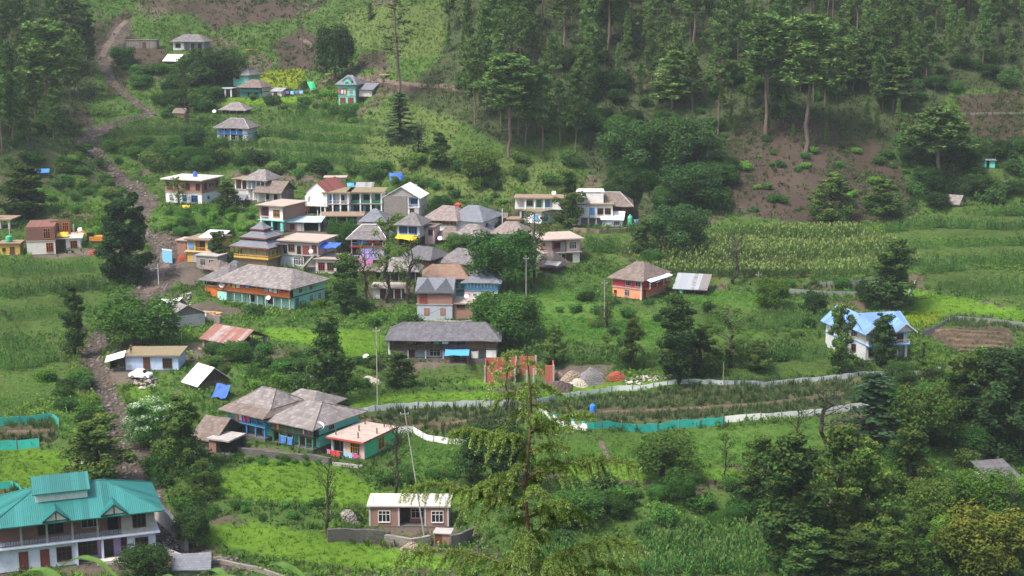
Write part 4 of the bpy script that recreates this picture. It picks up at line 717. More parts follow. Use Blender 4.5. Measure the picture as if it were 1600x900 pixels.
MB().box(.66*h.w-h.w/2-.15, .66*h.w-h.w/2+.15, -.3, -.02, 0, h.s*40, mt('bluewhite')).build('pillar', h.root)
MB().box(.62*h.w-h.w/2, .84*h.w-h.w/2, -1.3, -.1, -.1, .45, mt('concretepale')).build('doorstep', h.root)
block(H=h, ox=-h.w/2-3.4, oy=1.0, oz=0, brot=0, w=6.6, d=8, floors=[F(40, 'bluewhite'), F(42, 'concrete', rec=1.9, bm='brick', posts=3, pm='concrete', rail='woodgrey', slab='bluewhite', so=.5)], roof=None, wins=['F0 .8 1.2x1.6 fr_brown'])
house('slate_shed', 'small grey slate roof of a shed right of the teal roofed house', 'shed', 274, 326, 899, 8, 4, [F(12, 'stone')], ('gable', 1.3, .4, 'slateblue', 'x', 'stone'))
# ---- right side
h = house('red_orange_house', 'slate roofed house painted crimson above and orange below amid green fields', 'house', 958, 1001, 466, -33, 11, [F(17, 'peach', 'peach', lab='orange lower storey'), F(16, 'pink', 'pink', lab='crimson upper storey')], ('hip', 3.3, .9, 'slatebrown', .3), ['F0 .5 1x1.2 fr_grey', 'F1 .55 1.1x1.2 fr_grey', 'F1 .88 1.1x1.2 fr_grey', 'F0 .1 .5x.5 fr_brown', 'R0 .35,.75 1.2x.5 fr_brown s=1.6', 'R0 .12 .8x1.9 fr_brown d', 'R1 .4 1.5x1.2 fr_teal', 'R1 .75 1x1.8 fr_teal d'])
MB().patch((h.w/2+.2, .6, h.top+.0), (h.w/2+.2, 10.4, h.top+.0), (h.w/2+1.9, 10.4, h.top-.55), (h.w/2+1.9, .6, h.top-.55), mt('whitetin'), 6, 2, .01, .06).build('porch_roof', h.root)
MB().box(h.w/2+.05, h.w/2+1.6, .6, 10.4, h.s*17-.1, h.s*17+.08, mt('red')).build('balcony', h.root)
for yy_ in (.9, 4, 7, 10.1): MB().box(h.w/2+1.45, h.w/2+1.55, yy_-.05, yy_+.05, h.s*17+.08, h.top-.45, mt('fr_white')).build('post', h.root)
mbx = MB().box(h.w/2+1.5, h.w/2+1.56, .6, 10.4, h.s*17+.75, h.s*17+.85, mt('fr_brown'))
for q in range(30): mbx.box(h.w/2+1.5, h.w/2+1.55, .6+q*.335, .65+q*.335, h.s*17+.08, h.s*17+.75, mt('fr_brown'))
mbx.build('railing', h.root); MB().tube([(h.w/2, -.1, 0), (h.w/2, -.1, h.top)], .12, mt('fr_white'), 6).build('drainpipe', h.root)
REDH = h
house('tin_cattle_shed', 'low dark shed with pale patched tin roof right of the crimson house', 'shed', 1056, 1100, 461, -14, 7, [F(10, 'wooddark', rec=.6, bm='dark', posts=4, pm='fr_brown')], ('shed', 1.6, .6, 'greytin', 'wooddark'))
h = house('blue_roof_house', 'white two storey villa with bright blue metal gable roofs behind dark trees', 'house', 1350, 1418, 562, 14, 9, [F(25, 'limewash', 'limewash', rec=1.4, rx=(.3, 1), bm='grey', posts=4, pm='fr_white', pw=.22), F(23, 'white', 'offwhite', bal=1.1, rail='white', rs='bars', slab='blue', so=.1)], ('gable', 2.6, 1.1, 'blueroof', 'x', 'white'), ['F1 .22,.55 1.8x1.3 fr_white n=3', 'F1 .82 1.2x2 fr_brown d', 'F0 .15 1.2x1.3 fr_brown', 'F0 .6 1.3x2 fr_brown d', 'L1 .5 1.8x1.3 fr_white n=3', 'L0 .5 1.2x1.3 fr_brown', 'R1 .5 1.6x1.3 fr_white'])
for ux in (-.36, .36):
    MB(Matrix.Translation((ux*h.w, -1.7, h.top-.35))).patch((-2.2, 6, 0), (-2.2, 0, 0), (0, 0, 1.7), (0, 6, 1.7), mt('blueroof'), 3, 2, 0, .1).patch((2.2, 0, 0), (2.2, 6, 0), (0, 6, 1.7), (0, 0, 1.7), mt('blueroof'), 3, 2, 0, .1).build('gable_roof', h.root)
    MB(Matrix.Translation((ux*h.w, -1.2, h.top-.35))).add([(-1.9, 0, .1), (1.9, 0, .1), (0, 0, 1.5)], [(0, 1, 2)], mt('offwhite')).build('gable_panel', h.root)
    MB(Matrix.Translation((ux*h.w, -1.74, h.top-.35))).add([(-2.25, 0, -.12), (-2.25, 0, .12), (0, 0, 1.82), (0, 0, 1.55), (2.25, 0, .12), (2.25, 0, -.12)], [(0, 3, 2, 1), (3, 5, 4, 2)], mt('fr_white')).build('bargeboard', h.root)
block(H=h, ox=-h.w/2+.5, oy=4.5, oz=0, brot=0, w=5.0, d=8, floors=[F(25, 'limewash'), F(23, 'white', 'white', slab='blue')], roof=('gable', 2.6, .9, 'blueroof', 'y', 'white'), wins=['F1 .4 1.6x1.3 fr_white n=3', 'L1 .4 1.6x1.3 fr_white n=3', 'F0 .4 1.2x1.3 fr_brown'])
BLR = h
house('slate_byre', 'weathered slate roofed byre in the thicket at the right edge', 'shed', 1548, 1593, 764, 14, 5, [F(16, 'wooddark', 'ltgrey')], ('shed', 1.1, .5, 'slatedark', 'wooddark'))
house('turquoise_kiosk', 'tiny turquoise hut with open door at the edge of the forest', 'hut', 1538, 1554, 263, -8, 3, [F(12, 'turq', rec=.8, rx=(.2, .5), bm='dark')], ('flat', .15, .4, 'slateblue'))
house('thatch_hut', 'small thatched field hut at the far corn field edge', 'hut', 1478, 1496, 322, -35, 4, [F(6, 'tan', 'tan')], ('gable', 1.8, .6, 'slatelight', 'x', 'thatch'))
house('dark_tent', 'dark blue tarpaulin tent below the turquoise hut', 'tent', 1567, 1586, 296, -4, 4, [F(5, 'dark')], ('hip', 1.6, .4, 'slatedark', .3))
house('veranda_shop', 'flat pinkish roofed shed with white posts and brown wall behind the pollards', 'shed', 583, 628, 468, -2, 5, [F(18, 'white', rec=1, rx=(.2, 1), bm='woodred', posts=4, pm='fr_white')], ('flat', .22, .6, 'concretewarm'), [])
house('brown_hut', 'dark brown plank hut in the shade under the village trees', 'hut', 562, 588, 437, -6, 4, [F(14, 'wood')], ('shed', .6, .4, 'slatebrown'))
# ------------------------------------------------------------------ brick ruin under construction
p, t = ground(812, 598); s = t/FPX; ru = tag(empty('brick_ruin', (p.x, p.y, p.z)), 'roofless unfinished red brick walls with bare concrete columns in the field', 'building'); RW = 108*s; pad(p.x, p.y, 0, RW/2, 7, p.z)
def rw(x0, x1, y0, y1, h): MB().box(x0*RW-RW/2, x1*RW-RW/2, y0, y1, -1, h, mt('brickred')).build('brick_wall', ru)
rw(0, .17, 0, .2, 3.0); rw(.0, .012, .2, 6, 3.0); rw(.012, .3, 6, 6.2, 3.1); rw(.36, .44, 6, 6.2, 3.2); rw(.5, .74, 6, 6.2, 3.3); rw(.87, .985, .5, .7, 3.0); rw(.985, 1.0, .5, 6, 2.6); rw(.43, .45, .3, 5.9, 2.6); rw(.2, .42, 3.0, 3.2, 1.8)
MB().add([(.74*RW-RW/2, 6, -1), (.86*RW-RW/2, 6, -1), (.86*RW-RW/2, 6, .6), (.8*RW-RW/2, 6, 1.2), (.74*RW-RW/2, 6, 2.6), (.74*RW-RW/2, 6.2, -1), (.86*RW-RW/2, 6.2, -1), (.86*RW-RW/2, 6.2, .6), (.8*RW-RW/2, 6.2, 1.2), (.74*RW-RW/2, 6.2, 2.6)], [(0, 1, 2, 3, 4), (9, 8, 7, 6, 5), (1, 6, 7, 2), (2, 7, 8, 3), (3, 8, 9, 4), (0, 4, 9, 5)], mt('brickred')).build('brick_wall', ru)
for cx_, cy_, ch in ((-.003, 0, 3.1), (.175, .1, 2.4), (.43, .1, 2.5), (.6, .1, 2.3), (.7, .1, 2.6), (.99, .4, 3.1), (.45, 6.1, 3.4), (.74, 6.1, 3.5)): MB().box(cx_*RW-RW/2-.15, cx_*RW-RW/2+.15, cy_-.16, cy_+.14, -1, ch, mt('concrete')).build('column', ru)
FOOT.append((p.x, p.y, 0, RW/2, 6.5))
# ------------------------------------------------------------------ land cover (regions of the ground, found through the map of the valley)
ZONES = [  # name, polygons
 ('hillgrass', [[(500,70),(545,15),(700,0),(760,0),(690,85),(620,92),(560,75)],[(540,220),(575,170),(640,160),(720,190),(700,270),(640,270),(560,240)],[(640,290),(700,250),(800,245),(900,260),(880,300),(760,315),(660,315)],[(0,40),(110,30),(130,70),(60,90),(0,80)]]),
 ('forest', [[(700,0),(1600,0),(1600,140),(1490,140),(1400,235),(1260,235),(1120,190),(960,180),(900,190),(800,235),(720,190),(620,150),(690,90)],[(0,0),(110,0),(150,50),(150,150),(125,205),(160,280),(205,300),(120,300),(0,270)],[(930,180),(1120,180),(1140,330),(1000,335),(900,250)]]),
 ('earth', [[(1120,205),(1260,180),(1390,230),(1440,330),(1400,345),(1280,352),(1190,340),(1130,310)],[(138,40),(205,18),(205,55),(262,80),(270,104),(200,112),(196,145),(170,150),(165,125),(146,95)],[(100,150),(130,160),(150,195),(128,200)],[(210,0),(470,0),(460,30),(380,40),(330,45),(300,20),(235,15)],[(425,70),(470,45),(505,60),(520,110),(470,110),(440,110)],[(1488,150),(1600,140),(1600,235),(1520,215)],[(560,85),(600,80),(610,105),(560,108)],[(520,125),(560,122),(720,135),(900,150),(900,160),(700,148),(560,140)],[(960,135),(985,102),(1010,135)],[(740,330),(835,328),(835,352),(745,352)],[(370,235),(380,230),(390,240),(372,242)]]),
 ('maize', [[(340,225),(410,190),(470,178),(590,190),(575,215),(545,262),(470,268),(400,262)],[(165,195),(265,188),(335,215),(330,250),(250,245),(185,245)],[(0,405),(150,400),(165,440),(160,470),(110,520),(0,520)],[(0,520),(100,560),(120,610),(20,640),(0,640)],[(910,362),(1000,358),(960,395),(915,405)],[(1375,362),(1420,350),(1600,325),(1600,372),(1400,378)],[(1400,385),(1600,382),(1600,420),(1440,412)],[(1440,418),(1600,426),(1600,478),(1450,448)],[(820,482),(960,474),(1150,486),(1290,500),(1290,515),(1150,520),(960,520),(850,510)],[(1130,552),(1290,545),(1310,578),(1080,595),(1085,575)],[(655,570),(760,570),(760,594),(650,594)],[(820,900),(830,872),(1000,850),(1190,822),(1230,900)],[(800,560),(850,545),(1040,560),(1040,580),(880,578)]]),
 ('tassel', [[(965,395),(1090,365),(1330,360),(1400,380),(1435,405),(1440,415),(1370,434),(1060,437),(1000,427)]]),
 ('beans', [[(610,740),(640,682),(740,693),(830,690),(870,720),(740,745),(640,752)],[(870,690),(940,680),(1100,672),(1290,655),(1310,690),(1170,728),(960,728),(900,715)],[(830,470),(850,440),(960,480),(1060,500),(1200,520),(1190,545),(1000,545),(850,530)],[(1100,450),(1240,470),(1300,480),(1290,500),(1150,482),(1050,470)],[(160,330),(240,330),(330,330),(400,330),(400,380),(300,370),(250,345)]]),
 ('orchard', [[(545,655),(620,640),(800,630),(835,640),(830,660),(740,690),(690,685),(640,668)],[(840,632),(1130,598),(1470,580),(1400,610),(1330,636),(1130,656),(930,668),(870,658)],[(0,662),(88,655),(92,690),(0,700)],[(0,760),(25,757),(34,770),(0,780)],[(1240,445),(1330,437),(1350,450),(1260,458)],[(1450,490),(1580,500),(1600,520),(1500,515)]]),
 ('lawn', [[(335,740),(400,722),(470,718),(530,728),(590,768),(745,765),(745,788),(560,792),(440,785),(340,775)],[(300,822),(420,818),(500,835),(560,853),(700,868),(700,888),(560,890),(430,872),(310,850)],[(535,620),(720,612),(800,613),(790,636),(620,640),(540,640)],[(405,513),(600,516),(600,546),(520,543),(420,530)],[(845,604),(960,597),(1060,592),(1060,602),(960,614),(850,626)],[(1415,448),(1460,458),(1600,486),(1600,504),(1500,494),(1440,500),(1410,510),(1400,480)],[(880,728),(1000,724),(1165,735),(1165,750),(880,752)],[(345,153),(485,149),(485,160),(345,166)],[(0,700),(110,705),(150,740),(100,770),(0,760)],[(820,600),(740,592),(700,600),(760,608)],[(215,588),(240,600),(240,640),(205,620)],[(500,530),(600,545),(590,560),(500,560)]]),
 ('mustard', [[(410,112),(470,106),(480,132),(430,142),(408,128)],[(1405,490),(1470,488),(1465,508),(1410,510)]]),
 ('soil', [[(1445,512),(1570,512),(1595,540),(1500,552),(1455,530)],[(0,672),(88,668),(90,678),(0,684)],[(845,645),(930,641),(1180,630),(1320,613),(1320,618),(1180,637),(930,650)],[(550,668),(640,664),(740,655),(740,660),(640,672)]]),
 ('yard', [[(40,398),(170,388),(170,398),(60,406)],[(270,395),(330,420),(300,450),(268,440)],[(420,358),(520,355),(520,368),(420,368)],[(360,695),(425,700),(500,712),(500,722),(360,710)],[(590,820),(720,822),(715,836),(600,836)],[(600,572),(660,566),(760,566),(650,576)],[(860,572),(960,570),(940,600),(850,604)],[(280,535),(410,540),(400,556),(300,560)],[(230,840),(320,880),(330,900),(230,900),(60,900),(120,885)],[(290,480),(330,470),(400,490),(330,500)],[(160,575),(230,580),(220,600),(165,600)]]),
]
ZN = [z[0] for z in ZONES]
GCOL = dict(weed=(.065, .115, .026), hillgrass=(.085, .125, .033), forest=(.05, .066, .029), earth=(.064, .048, .037), maize=(.06, .1, .024), tassel=(.09, .11, .035), beans=(.07, .14, .025), orchard=(.085, .095, .042), lawn=(.095, .185, .018), mustard=(.14, .18, .015), soil=(.085, .064, .046), yard=(.12, .098, .08))
def zones(X, Y, Z, jit=5.0):
    px, py, dep = project(X, Y, Z)
    k = jit*np.clip(180/np.maximum(dep, 60), .25, 1.2)
    px = px+k*2*fbm(X/5, Y/5, 3, 21); py = py+k*.5*fbm(X/5, Y/5, 3, 31)
    r = np.full(X.shape, -1)
    for i, (n, ps) in enumerate(ZONES):
        for p in ps: r[inpoly(px, py, p)] = i
    r[dep < 120] = -1
    return r
def zone_colour(zi):
    t = np.array([GCOL['weed']]+[GCOL[n] for n in ZN]); return t[zi+1]
# the ground sheet
zi = zones(GX, GY, GZ); col = zone_colour(zi)
far = sstep(150, 600, np.hypot(GX, GY-300))[..., None]
n1 = fbm(GX/14, GY/14, 4, 41)[..., None]
col = col*(1+.35*n1)
col = np.where((zi < 0)[..., None] & (n1 > .28), np.array([.12, .1, .07])*.9, col)
ny, nx = GX.shape
idx = np.arange(nx*ny).reshape(ny, nx)
q = np.stack([idx[:-1, :-1], idx[:-1, 1:], idx[1:, 1:], idx[1:, :-1]], -1).reshape(-1, 4)
V = np.stack([GX, GY, GZ], -1).reshape(-1, 3)
g = link('ground', np_mesh('ground', V, q, mats=[M_ground()], col=col.reshape(-1, 3), smooth=True)); tag(g, kind='structure')

def ribbon(name, pts, mat, off=.1, step=.7, nw=6, edge=.25, hump=0., kind='structure'):
    """a strip of ground following world points (x, y, half width)"""
    P = np.array(pts, float); L = np.r_[0, np.cumsum(np.hypot(*np.diff(P[:, :2], axis=0).T))]
    n = max(4, int(L[-1]/step)); s = np.linspace(0, L[-1], n)
    def sm(a):
        y = np.interp(s, L, a); k = max(1, int(4/step)); w = np.ones(k*2+1)/(k*2+1); return np.convolve(np.pad(y, k, mode='edge'), w, 'valid')
    x, y, w = sm(P[:, 0]), sm(P[:, 1]), sm(P[:, 2]); tx, ty = np.gradient(x), np.gradient(y); l = np.hypot(tx, ty)+1e-9; nx_, ny_ = -ty/l, tx/l
    u = np.linspace(-1, 1, nw*2+1); ww = w[:, None]*(1+edge*fbm(x[:, None]/3+u*.0, y[:, None]/3+np.sign(u)*50, 3, 7))
    X = x[:, None]+nx_[:, None]*u*ww; Y = y[:, None]+ny_[:, None]*u*ww
    Z = tz(X, Y)+off*(1-.9*np.abs(u)**6)-.1*(np.abs(u) > .99)+hump*(1-u**2)
    m = nw*2+1; idx = np.arange(n*m).reshape(n, m)
    q = np.stack([idx[:-1, :-1], idx[:-1, 1:], idx[1:, 1:], idx[1:, :-1]], -1).reshape(-1, 4)[:, ::-1]
    o = link(name, np_mesh(name, np.stack([X, Y, Z], -1).reshape(-1, 3), q, mats=[mat], smooth=True)); tag(o, kind=kind); return o
def pxpath(pts, w=None):
    r = []
    for a in pts:
        p, t = ground(a[0], a[1]); r.append((p.x, p.y, (a[2] if w is None else w)*(t/FPX if w is None else 1)/2))
    return r
def M_rubble(name, c1, c2, sc=1.6):
    m, t, b = _new(name); tc = nd(t, 'ShaderNodeTexCoord'); o = tc.outputs['Object']
    v = nd(t, 'ShaderNodeTexVoronoi'); v.inputs['Scale'].default_value = sc; t.links.new(o, v.inputs['Vector'])
    sp = nd(t, 'ShaderNodeSeparateColor'); t.links.new(v.outputs['Color'], sp.inputs[0])
    col = mixc(t, sp.outputs[0], c1, c2); col = mixc(t, ramp(t, noise(t, o, .25, 5, .7), .35, .7), col, tuple(x*.65 for x in c1))
    col = mixc(t, ramp(t, noise(t, o, 3.5, 5, .8), .55, .8), col, tuple(min(1, x*1.5) for x in c2))
    t.links.new(col, b.inputs['Base Color']); b.inputs['Roughness'].default_value = .95; b.inputs['Specular IOR Level'].default_value = .1
    bump(t, b, v.outputs['Distance'], 1., .3); return m
MT['rubble'] = M_rubble('stream_rubble', (.066, .052, .042), (.125, .102, .084)); MT['dirt'] = M_rubble('trodden_dirt', (.13, .098, .078), (.2, .155, .125), .9); MT['redsoil'] = M_rubble('bare_soil', (.115, .082, .056), (.17, .12, .085), 1.2)
ribbon('stream_bed', [tuple(a) for a in STREAM], MT['rubble'], .12, .7, 7, .35)
ribbon('path', pxpath([(158,92),(172,66),(186,44),(200,30)], 2.0), MT['dirt'], .22)
ribbon('path', pxpath([(262,392),(256,420),(246,446),(222,462)], 2.6), MT['dirt'], .24)
ribbon('path', pxpath([(936,682),(945,702),(952,722)], 1.1), MT['dirt'], .12)
ribbon('path', pxpath([(470,58),(500,78),(540,98),(560,122),(640,132),(760,146),(900,152)], 1.6), MT['dirt'], .14)
ribbon('path', pxpath([(500,132),(512,122),(530,118)], 3), MT['dirt'], .14)
ribbon('path', pxpath([(846,647),(930,644),(1060,640),(1180,632),(1330,614)], 1.5), MT['redsoil'], .14)
ribbon('path', pxpath([(548,670),(640,667),(740,657)], 1.3), MT['redsoil'], .14)
ribbon('path', pxpath([(0,676),(45,674),(90,672)], 1.3), MT['redsoil'], .14)
ribbon('path', pxpath([(1110,846),(1160,836),(1200,828)], 1.2), MT['dirt'], .14)
for k_ in range(5): ribbon('furrow', pxpath([(1450+k_*10, 514+k_*8), (1520+k_*8, 520+k_*7), (1585, 526+k_*7)], .7), MT['redsoil'], .14, hump=.15)
# ------------------------------------------------------------------ plants: leaf meshes
def leafquads(P, N, size, col, asp=.62, bend=0.0):
    """diamond leaves at P facing N (n,3); size (n,), col (n,3)"""
    n = len(P); a = rng.normal(size=(n, 3)); N = N/(np.linalg.norm(N, axis=1, keepdims=True)+1e-9)
    U = a-(a*N).sum(1, keepdims=True)*N; U /= np.linalg.norm(U, axis=1, keepdims=True)+1e-9; Vv = np.cross(N, U)
    s = np.asarray(size)[:, None]
    V = np.stack([P-U*s*.5, P+Vv*s*.5*asp, P+U*s*.5+N*s*bend, P-Vv*s*.5*asp], 1).reshape(-1, 3)
    return V, np.repeat(col, 4, 0)
def merge(parts):
    V = np.concatenate([p[0] for p in parts]); Cc = np.concatenate([p[1] for p in parts]); return V, Cc
def quadmesh(name, V, Cc, mat):
    return np_mesh(name, V, np.arange(len(V)).reshape(-1, 4), mats=[mat], col=Cc)
LEAF = M_leaf('foliage', tint=(.92, 1.1, .95)); NEEDLE = M_leaf('pine_needles', .2, var=.3, tint=(1.05, 1.22, 1.05)); CROP = M_leaf('crop_leaves', .3, var=.05, tint=(.9, 1.06, .95))
LQ = 2.3
def lobe(c, r, n, size, base, vary=.28, up=.35, tip=None):
    n = int(n*LQ); size = size*LQ**-.5
    c = np.array(c, float); r = np.array(r, float)*np.ones(3)
    d = rng.normal(size=(n, 3)); d /= np.linalg.norm(d, axis=1, keepdims=True)
    k = 1+.28*(vnoise(d[:, 0]*2.3+c[0], d[:, 1]*2.3+c[1], 3)+vnoise(d[:, 2]*2.3+c[2], d[:, 0]*2.3, 4)-1)*2
    rad = (.45+.55*rng.random(n)**.5)*k
    P = c+d*r*rad[:, None]; N = d*.7+rng.normal(size=(n, 3))*.55+np.array([0, 0, up])
    b = np.array(base)*rng.uniform(1-vary*.7, 1+vary*.7)
    Cc = b*rng.uniform(1-vary, 1+vary, (n, 1))*np.array([1, 1, 1])+0
    yl = rng.random(n) < .12; Cc[yl] = Cc[yl]*np.array([1.35, 1.3, .85])
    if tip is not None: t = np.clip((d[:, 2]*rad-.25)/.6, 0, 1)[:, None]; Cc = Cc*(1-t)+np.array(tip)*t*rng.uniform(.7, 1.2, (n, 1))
    return leafquads(P, N, size*rng.uniform(.6, 1.35, n), Cc)
def trunkmesh(name, segs, mat):
    mb = MB()
    for pts, rs in segs: mb.tube(pts, rs, mat, 6)
    return mb.mesh(name)
def limb(p0, p1, r0, r1, sag=.0, n=4, wob=.05):
    p0, p1 = Vector(p0), Vector(p1); L = (p1-p0).length; pts = []
    for i in range(n+1):
        t = i/n; p = p0.lerp(p1, t)+Vector((random.uniform(-1, 1), random.uniform(-1, 1), 0))*L*wob*(1 if 0 < i < n else 0); p.z += math.sin(t*math.pi)*sag*L; pts.append(p)
    return pts, [r0+(r1-r0)*i/n for i in range(n+1)]
G_MID = (.055, .114, .026); G_DARK = (.042, .078, .026); G_LIGHT = (.1, .19, .03); G_OLIVE = (.085, .132, .03); G_PINE = (.085, .135, .042); G_PINEL = (.12, .18, .05)
PROTO = {}
def reg(kind, crown, trunk): PROTO.setdefault(kind, []).append((crown, trunk))
U = random.uniform
def broad(seed, base, nl=14, n=260, leaf=.55, W_=.52, zlo=.32, tip=None, bark='bark'):      # H = 10
    random.seed(seed); segs = [limb((0, 0, -.4), (U(-.3, .3), U(-.3, .3), 3.6), .42, .26, 0)]; parts = []; top = segs[0][0][-1]
    for i in range(nl):
        a = i*2.4+U(-.4, .4); h = zlo+(.86-zlo)*(i+.5)/nl; rr = W_*10*.5*math.sqrt(max(.05, 1-((h-.5)/.5)**2))*U(.45, .8); r = U(1.25, 2.1)
        c = (math.cos(a)*rr, math.sin(a)*rr, h*10); parts.append(lobe(c, (r*1.15, r*1.15, r*.85), n, leaf, base, tip=tip)); segs.append(limb(top, Vector(c)*.9, .16, .04, .08))
    parts.append(lobe((0, 0, 6), (W_*3.6, W_*3.6, 2.9), n*3, leaf, base)); 
    return quadmesh('crown', *merge(parts), LEAF), trunkmesh('trunk', segs, mt(bark))
for s in range(4): reg('broad', *broad(s, G_MID, W_=1.0, nl=18, n=270))
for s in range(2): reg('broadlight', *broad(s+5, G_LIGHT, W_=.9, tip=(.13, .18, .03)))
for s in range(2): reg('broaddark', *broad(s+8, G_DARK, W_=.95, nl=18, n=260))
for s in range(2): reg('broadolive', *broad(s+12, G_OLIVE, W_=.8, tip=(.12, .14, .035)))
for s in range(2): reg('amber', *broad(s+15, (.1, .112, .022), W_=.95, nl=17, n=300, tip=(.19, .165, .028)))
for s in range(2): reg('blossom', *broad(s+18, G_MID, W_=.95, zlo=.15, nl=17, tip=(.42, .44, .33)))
def alder(seed, base, W_=.3, n=95, leaf=.4, nl=58, tip=None, lo=.12):
    random.seed(seed); lean = U(-.5, .5); segs = [limb((0, 0, -.4), (lean, U(-.3, .3), 9.6), .3, .05, 0, 7, .018)]; parts = []
    for i in range(nl):
        h = lo+(.97-lo)*i/nl; wd = W_*5*(1-.55*abs(h-.42)/.58)*U(.25, 1.05)*(1 if U(0, 1) > .1 else .4); a = U(0, 6.28); r = U(.45, .95)*(1.1-.45*h)
        c = (math.cos(a)*wd+lean*h, math.sin(a)*wd, h*10+U(-.2, .3)); parts.append(lobe(c, (r*1.1, r*1.1, r*.8), n, leaf, base, .32, tip=tip))
        if i % 2 == 0: segs.append(limb((lean*h, 0, h*10-.8), c, .07, .02))
    return quadmesh('crown', *merge(parts), LEAF), trunkmesh('trunk', segs, mt('barkdark'))
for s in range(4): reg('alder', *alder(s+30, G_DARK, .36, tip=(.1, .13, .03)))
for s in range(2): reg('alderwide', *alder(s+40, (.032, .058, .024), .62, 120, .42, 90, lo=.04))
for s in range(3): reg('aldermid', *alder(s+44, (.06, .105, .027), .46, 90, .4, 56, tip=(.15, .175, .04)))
for s in range(3): reg('loose', *alder(s+50, G_OLIVE, .5, 55, .34, 40, tip=(.11, .14, .03), lo=.2))
def pollard(seed, base, n=30, leaf=.3, nl=22, W_=.36, rr=.4):
    random.seed(seed); L = U(-.4, .4); segs = [limb((0, 0, -.4), (L*.4, 0, 4.5), .15, .11, 0, 5), limb((L*.4, 0, 4.5), (L, U(-.3, .3), 9.5), .1, .03, 0, 5)]; parts = []
    for i in range(nl):
        h = .28+.7*i/nl; a = U(0, 6.28); wd = W_*5*(1-.4*h)*U(.3, 1); p0 = (L*h, 0, h*10-1.1); c = (L*h+math.cos(a)*wd, math.sin(a)*wd, h*10+U(0, .3)); segs.append(limb(p0, c, .05, .02, -.08, 3))
        r = rr*U(.7, 1.3); parts.append(lobe(c, (r, r, r*1.2), n, leaf, base, .3, tip=(.12, .14, .035)))
    return quadmesh('crown', *merge(parts), LEAF), trunkmesh('trunk', segs, mt('barkdark'))
for s in range(4): reg('pollard', *pollard(s+60, (.085, .125, .03)))
for s in range(2): reg('sparse', *pollard(s+66, (.05, .06, .028), 14, .26, 24, .34, .42))
def bare(seed):
    random.seed(seed); segs = [limb((0, 0, -.3), (.3, 0, 5), .12, .085, 0, 5), limb((.3, 0, 5), (U(-.6, .6), 0, 9.8), .08, .02, 0, 5)]; parts = []
    for i in range(16):
        h = .3+.62*i/16; a = U(0, 6.28); wd = U(.8, 2.1)*(1.2-h); p1 = (math.cos(a)*wd, math.sin(a)*wd, h*10+U(.6, 1.6)); segs.append(limb((.2, 0, h*10), p1, .05, .016)); 
        for k in range(2): q = Vector(p1)+Vector((U(-.6, .6), U(-.6, .6), U(.2, .8))); segs.append(limb(p1, q, .03, .012, 0, 2))
    parts.append(lobe((0, 0, 8.8), (.9, .9, .8), 30, .2, (.07, .07, .035)))
    return quadmesh('crown', *merge(parts), LEAF), trunkmesh('trunk', segs, mt('barkdark'))
for s in range(2): reg('bare', *bare(s+70))
def pine(seed, lo=.45, W_=.36, nb=26, base=G_PINE, cone=.0, clump=.55, nt=26, tk=.19):      # chir pine, H = 20
    random.seed(seed); lx, ly = U(-.7, .7), U(-.5, .5); segs = [limb((0, 0, -1), (lx, ly, 19), tk, .07, 0, 8, .007)]; PV = []; PC = []
    nt = int(nt*1.5)
    for i in range(nb):
        t = (i+U(0, .8))/nb; h = lo+(.985-lo)*t; a = i*2.4+U(-.5, .5)
        prof = (1-t)**.75 if cone else math.sin(math.pi*min(1, .22+.78*t*.98))**.7*.95+.1
        L = W_*10*prof*U(.6, 1.1); z0 = h*20; p0 = Vector((lx*h, ly*h, z0)); p1 = p0+Vector((math.cos(a)*L, math.sin(a)*L, L*U(.05, .5)-.2)); segs.append(limb(p0, p1, .07, .02, -.06, 3))
        for k in range(5):
            f = U(.3, 1.05); c = np.array(p0.lerp(p1, f))+rng.normal(size=3)*np.array([.45, .45, .3]); b = np.array(base)*U(.65, 1.4)
            d = rng.normal(size=(nt, 3))*np.array([1, 1, .7])+np.array([0, 0, .55]); d /= np.linalg.norm(d, axis=1, keepdims=True); L2 = clump*rng.uniform(.7, 1.5, nt)[:, None]
            sd = np.cross(d, rng.normal(size=(nt, 3))); sd /= np.linalg.norm(sd, axis=1, keepdims=True)
            PV.append(np.stack([c+d*.05, c+d*L2*.55+sd*.09*clump/.5, c+d*L2, c+d*L2*.55-sd*.09*clump/.5], 1).reshape(-1, 3)); cc = b*rng.uniform(.75, 1.25, (nt, 1)); cc[rng.random(nt) < .15] *= (1.5, 1.25, .9); PC.append(np.repeat(cc, 4, 0))
    return quadmesh('crown', np.concatenate(PV), np.concatenate(PC), NEEDLE), trunkmesh('trunk', segs, mt('barkpine'))
for s in range(3): reg('pinetall', *pine(s+80, .5, .30, 26, G_PINE))
for s in range(2): reg('pinetop', *pine(s+84, .5, .29, 36, (.092, .142, .044), clump=.55))
for s in range(3): reg('pineyoung', *pine(s+88, .18, .27, 34, G_PINEL, 1, .6))
for s in range(3): reg('pinefull', *pine(s+92, .3, .26, 36, G_PINE, 0, .6))
for s in range(1): reg('pinesparse', *pine(s+96, .42, .15, 16, (.06, .085, .035), 0, .42, 7, .15))
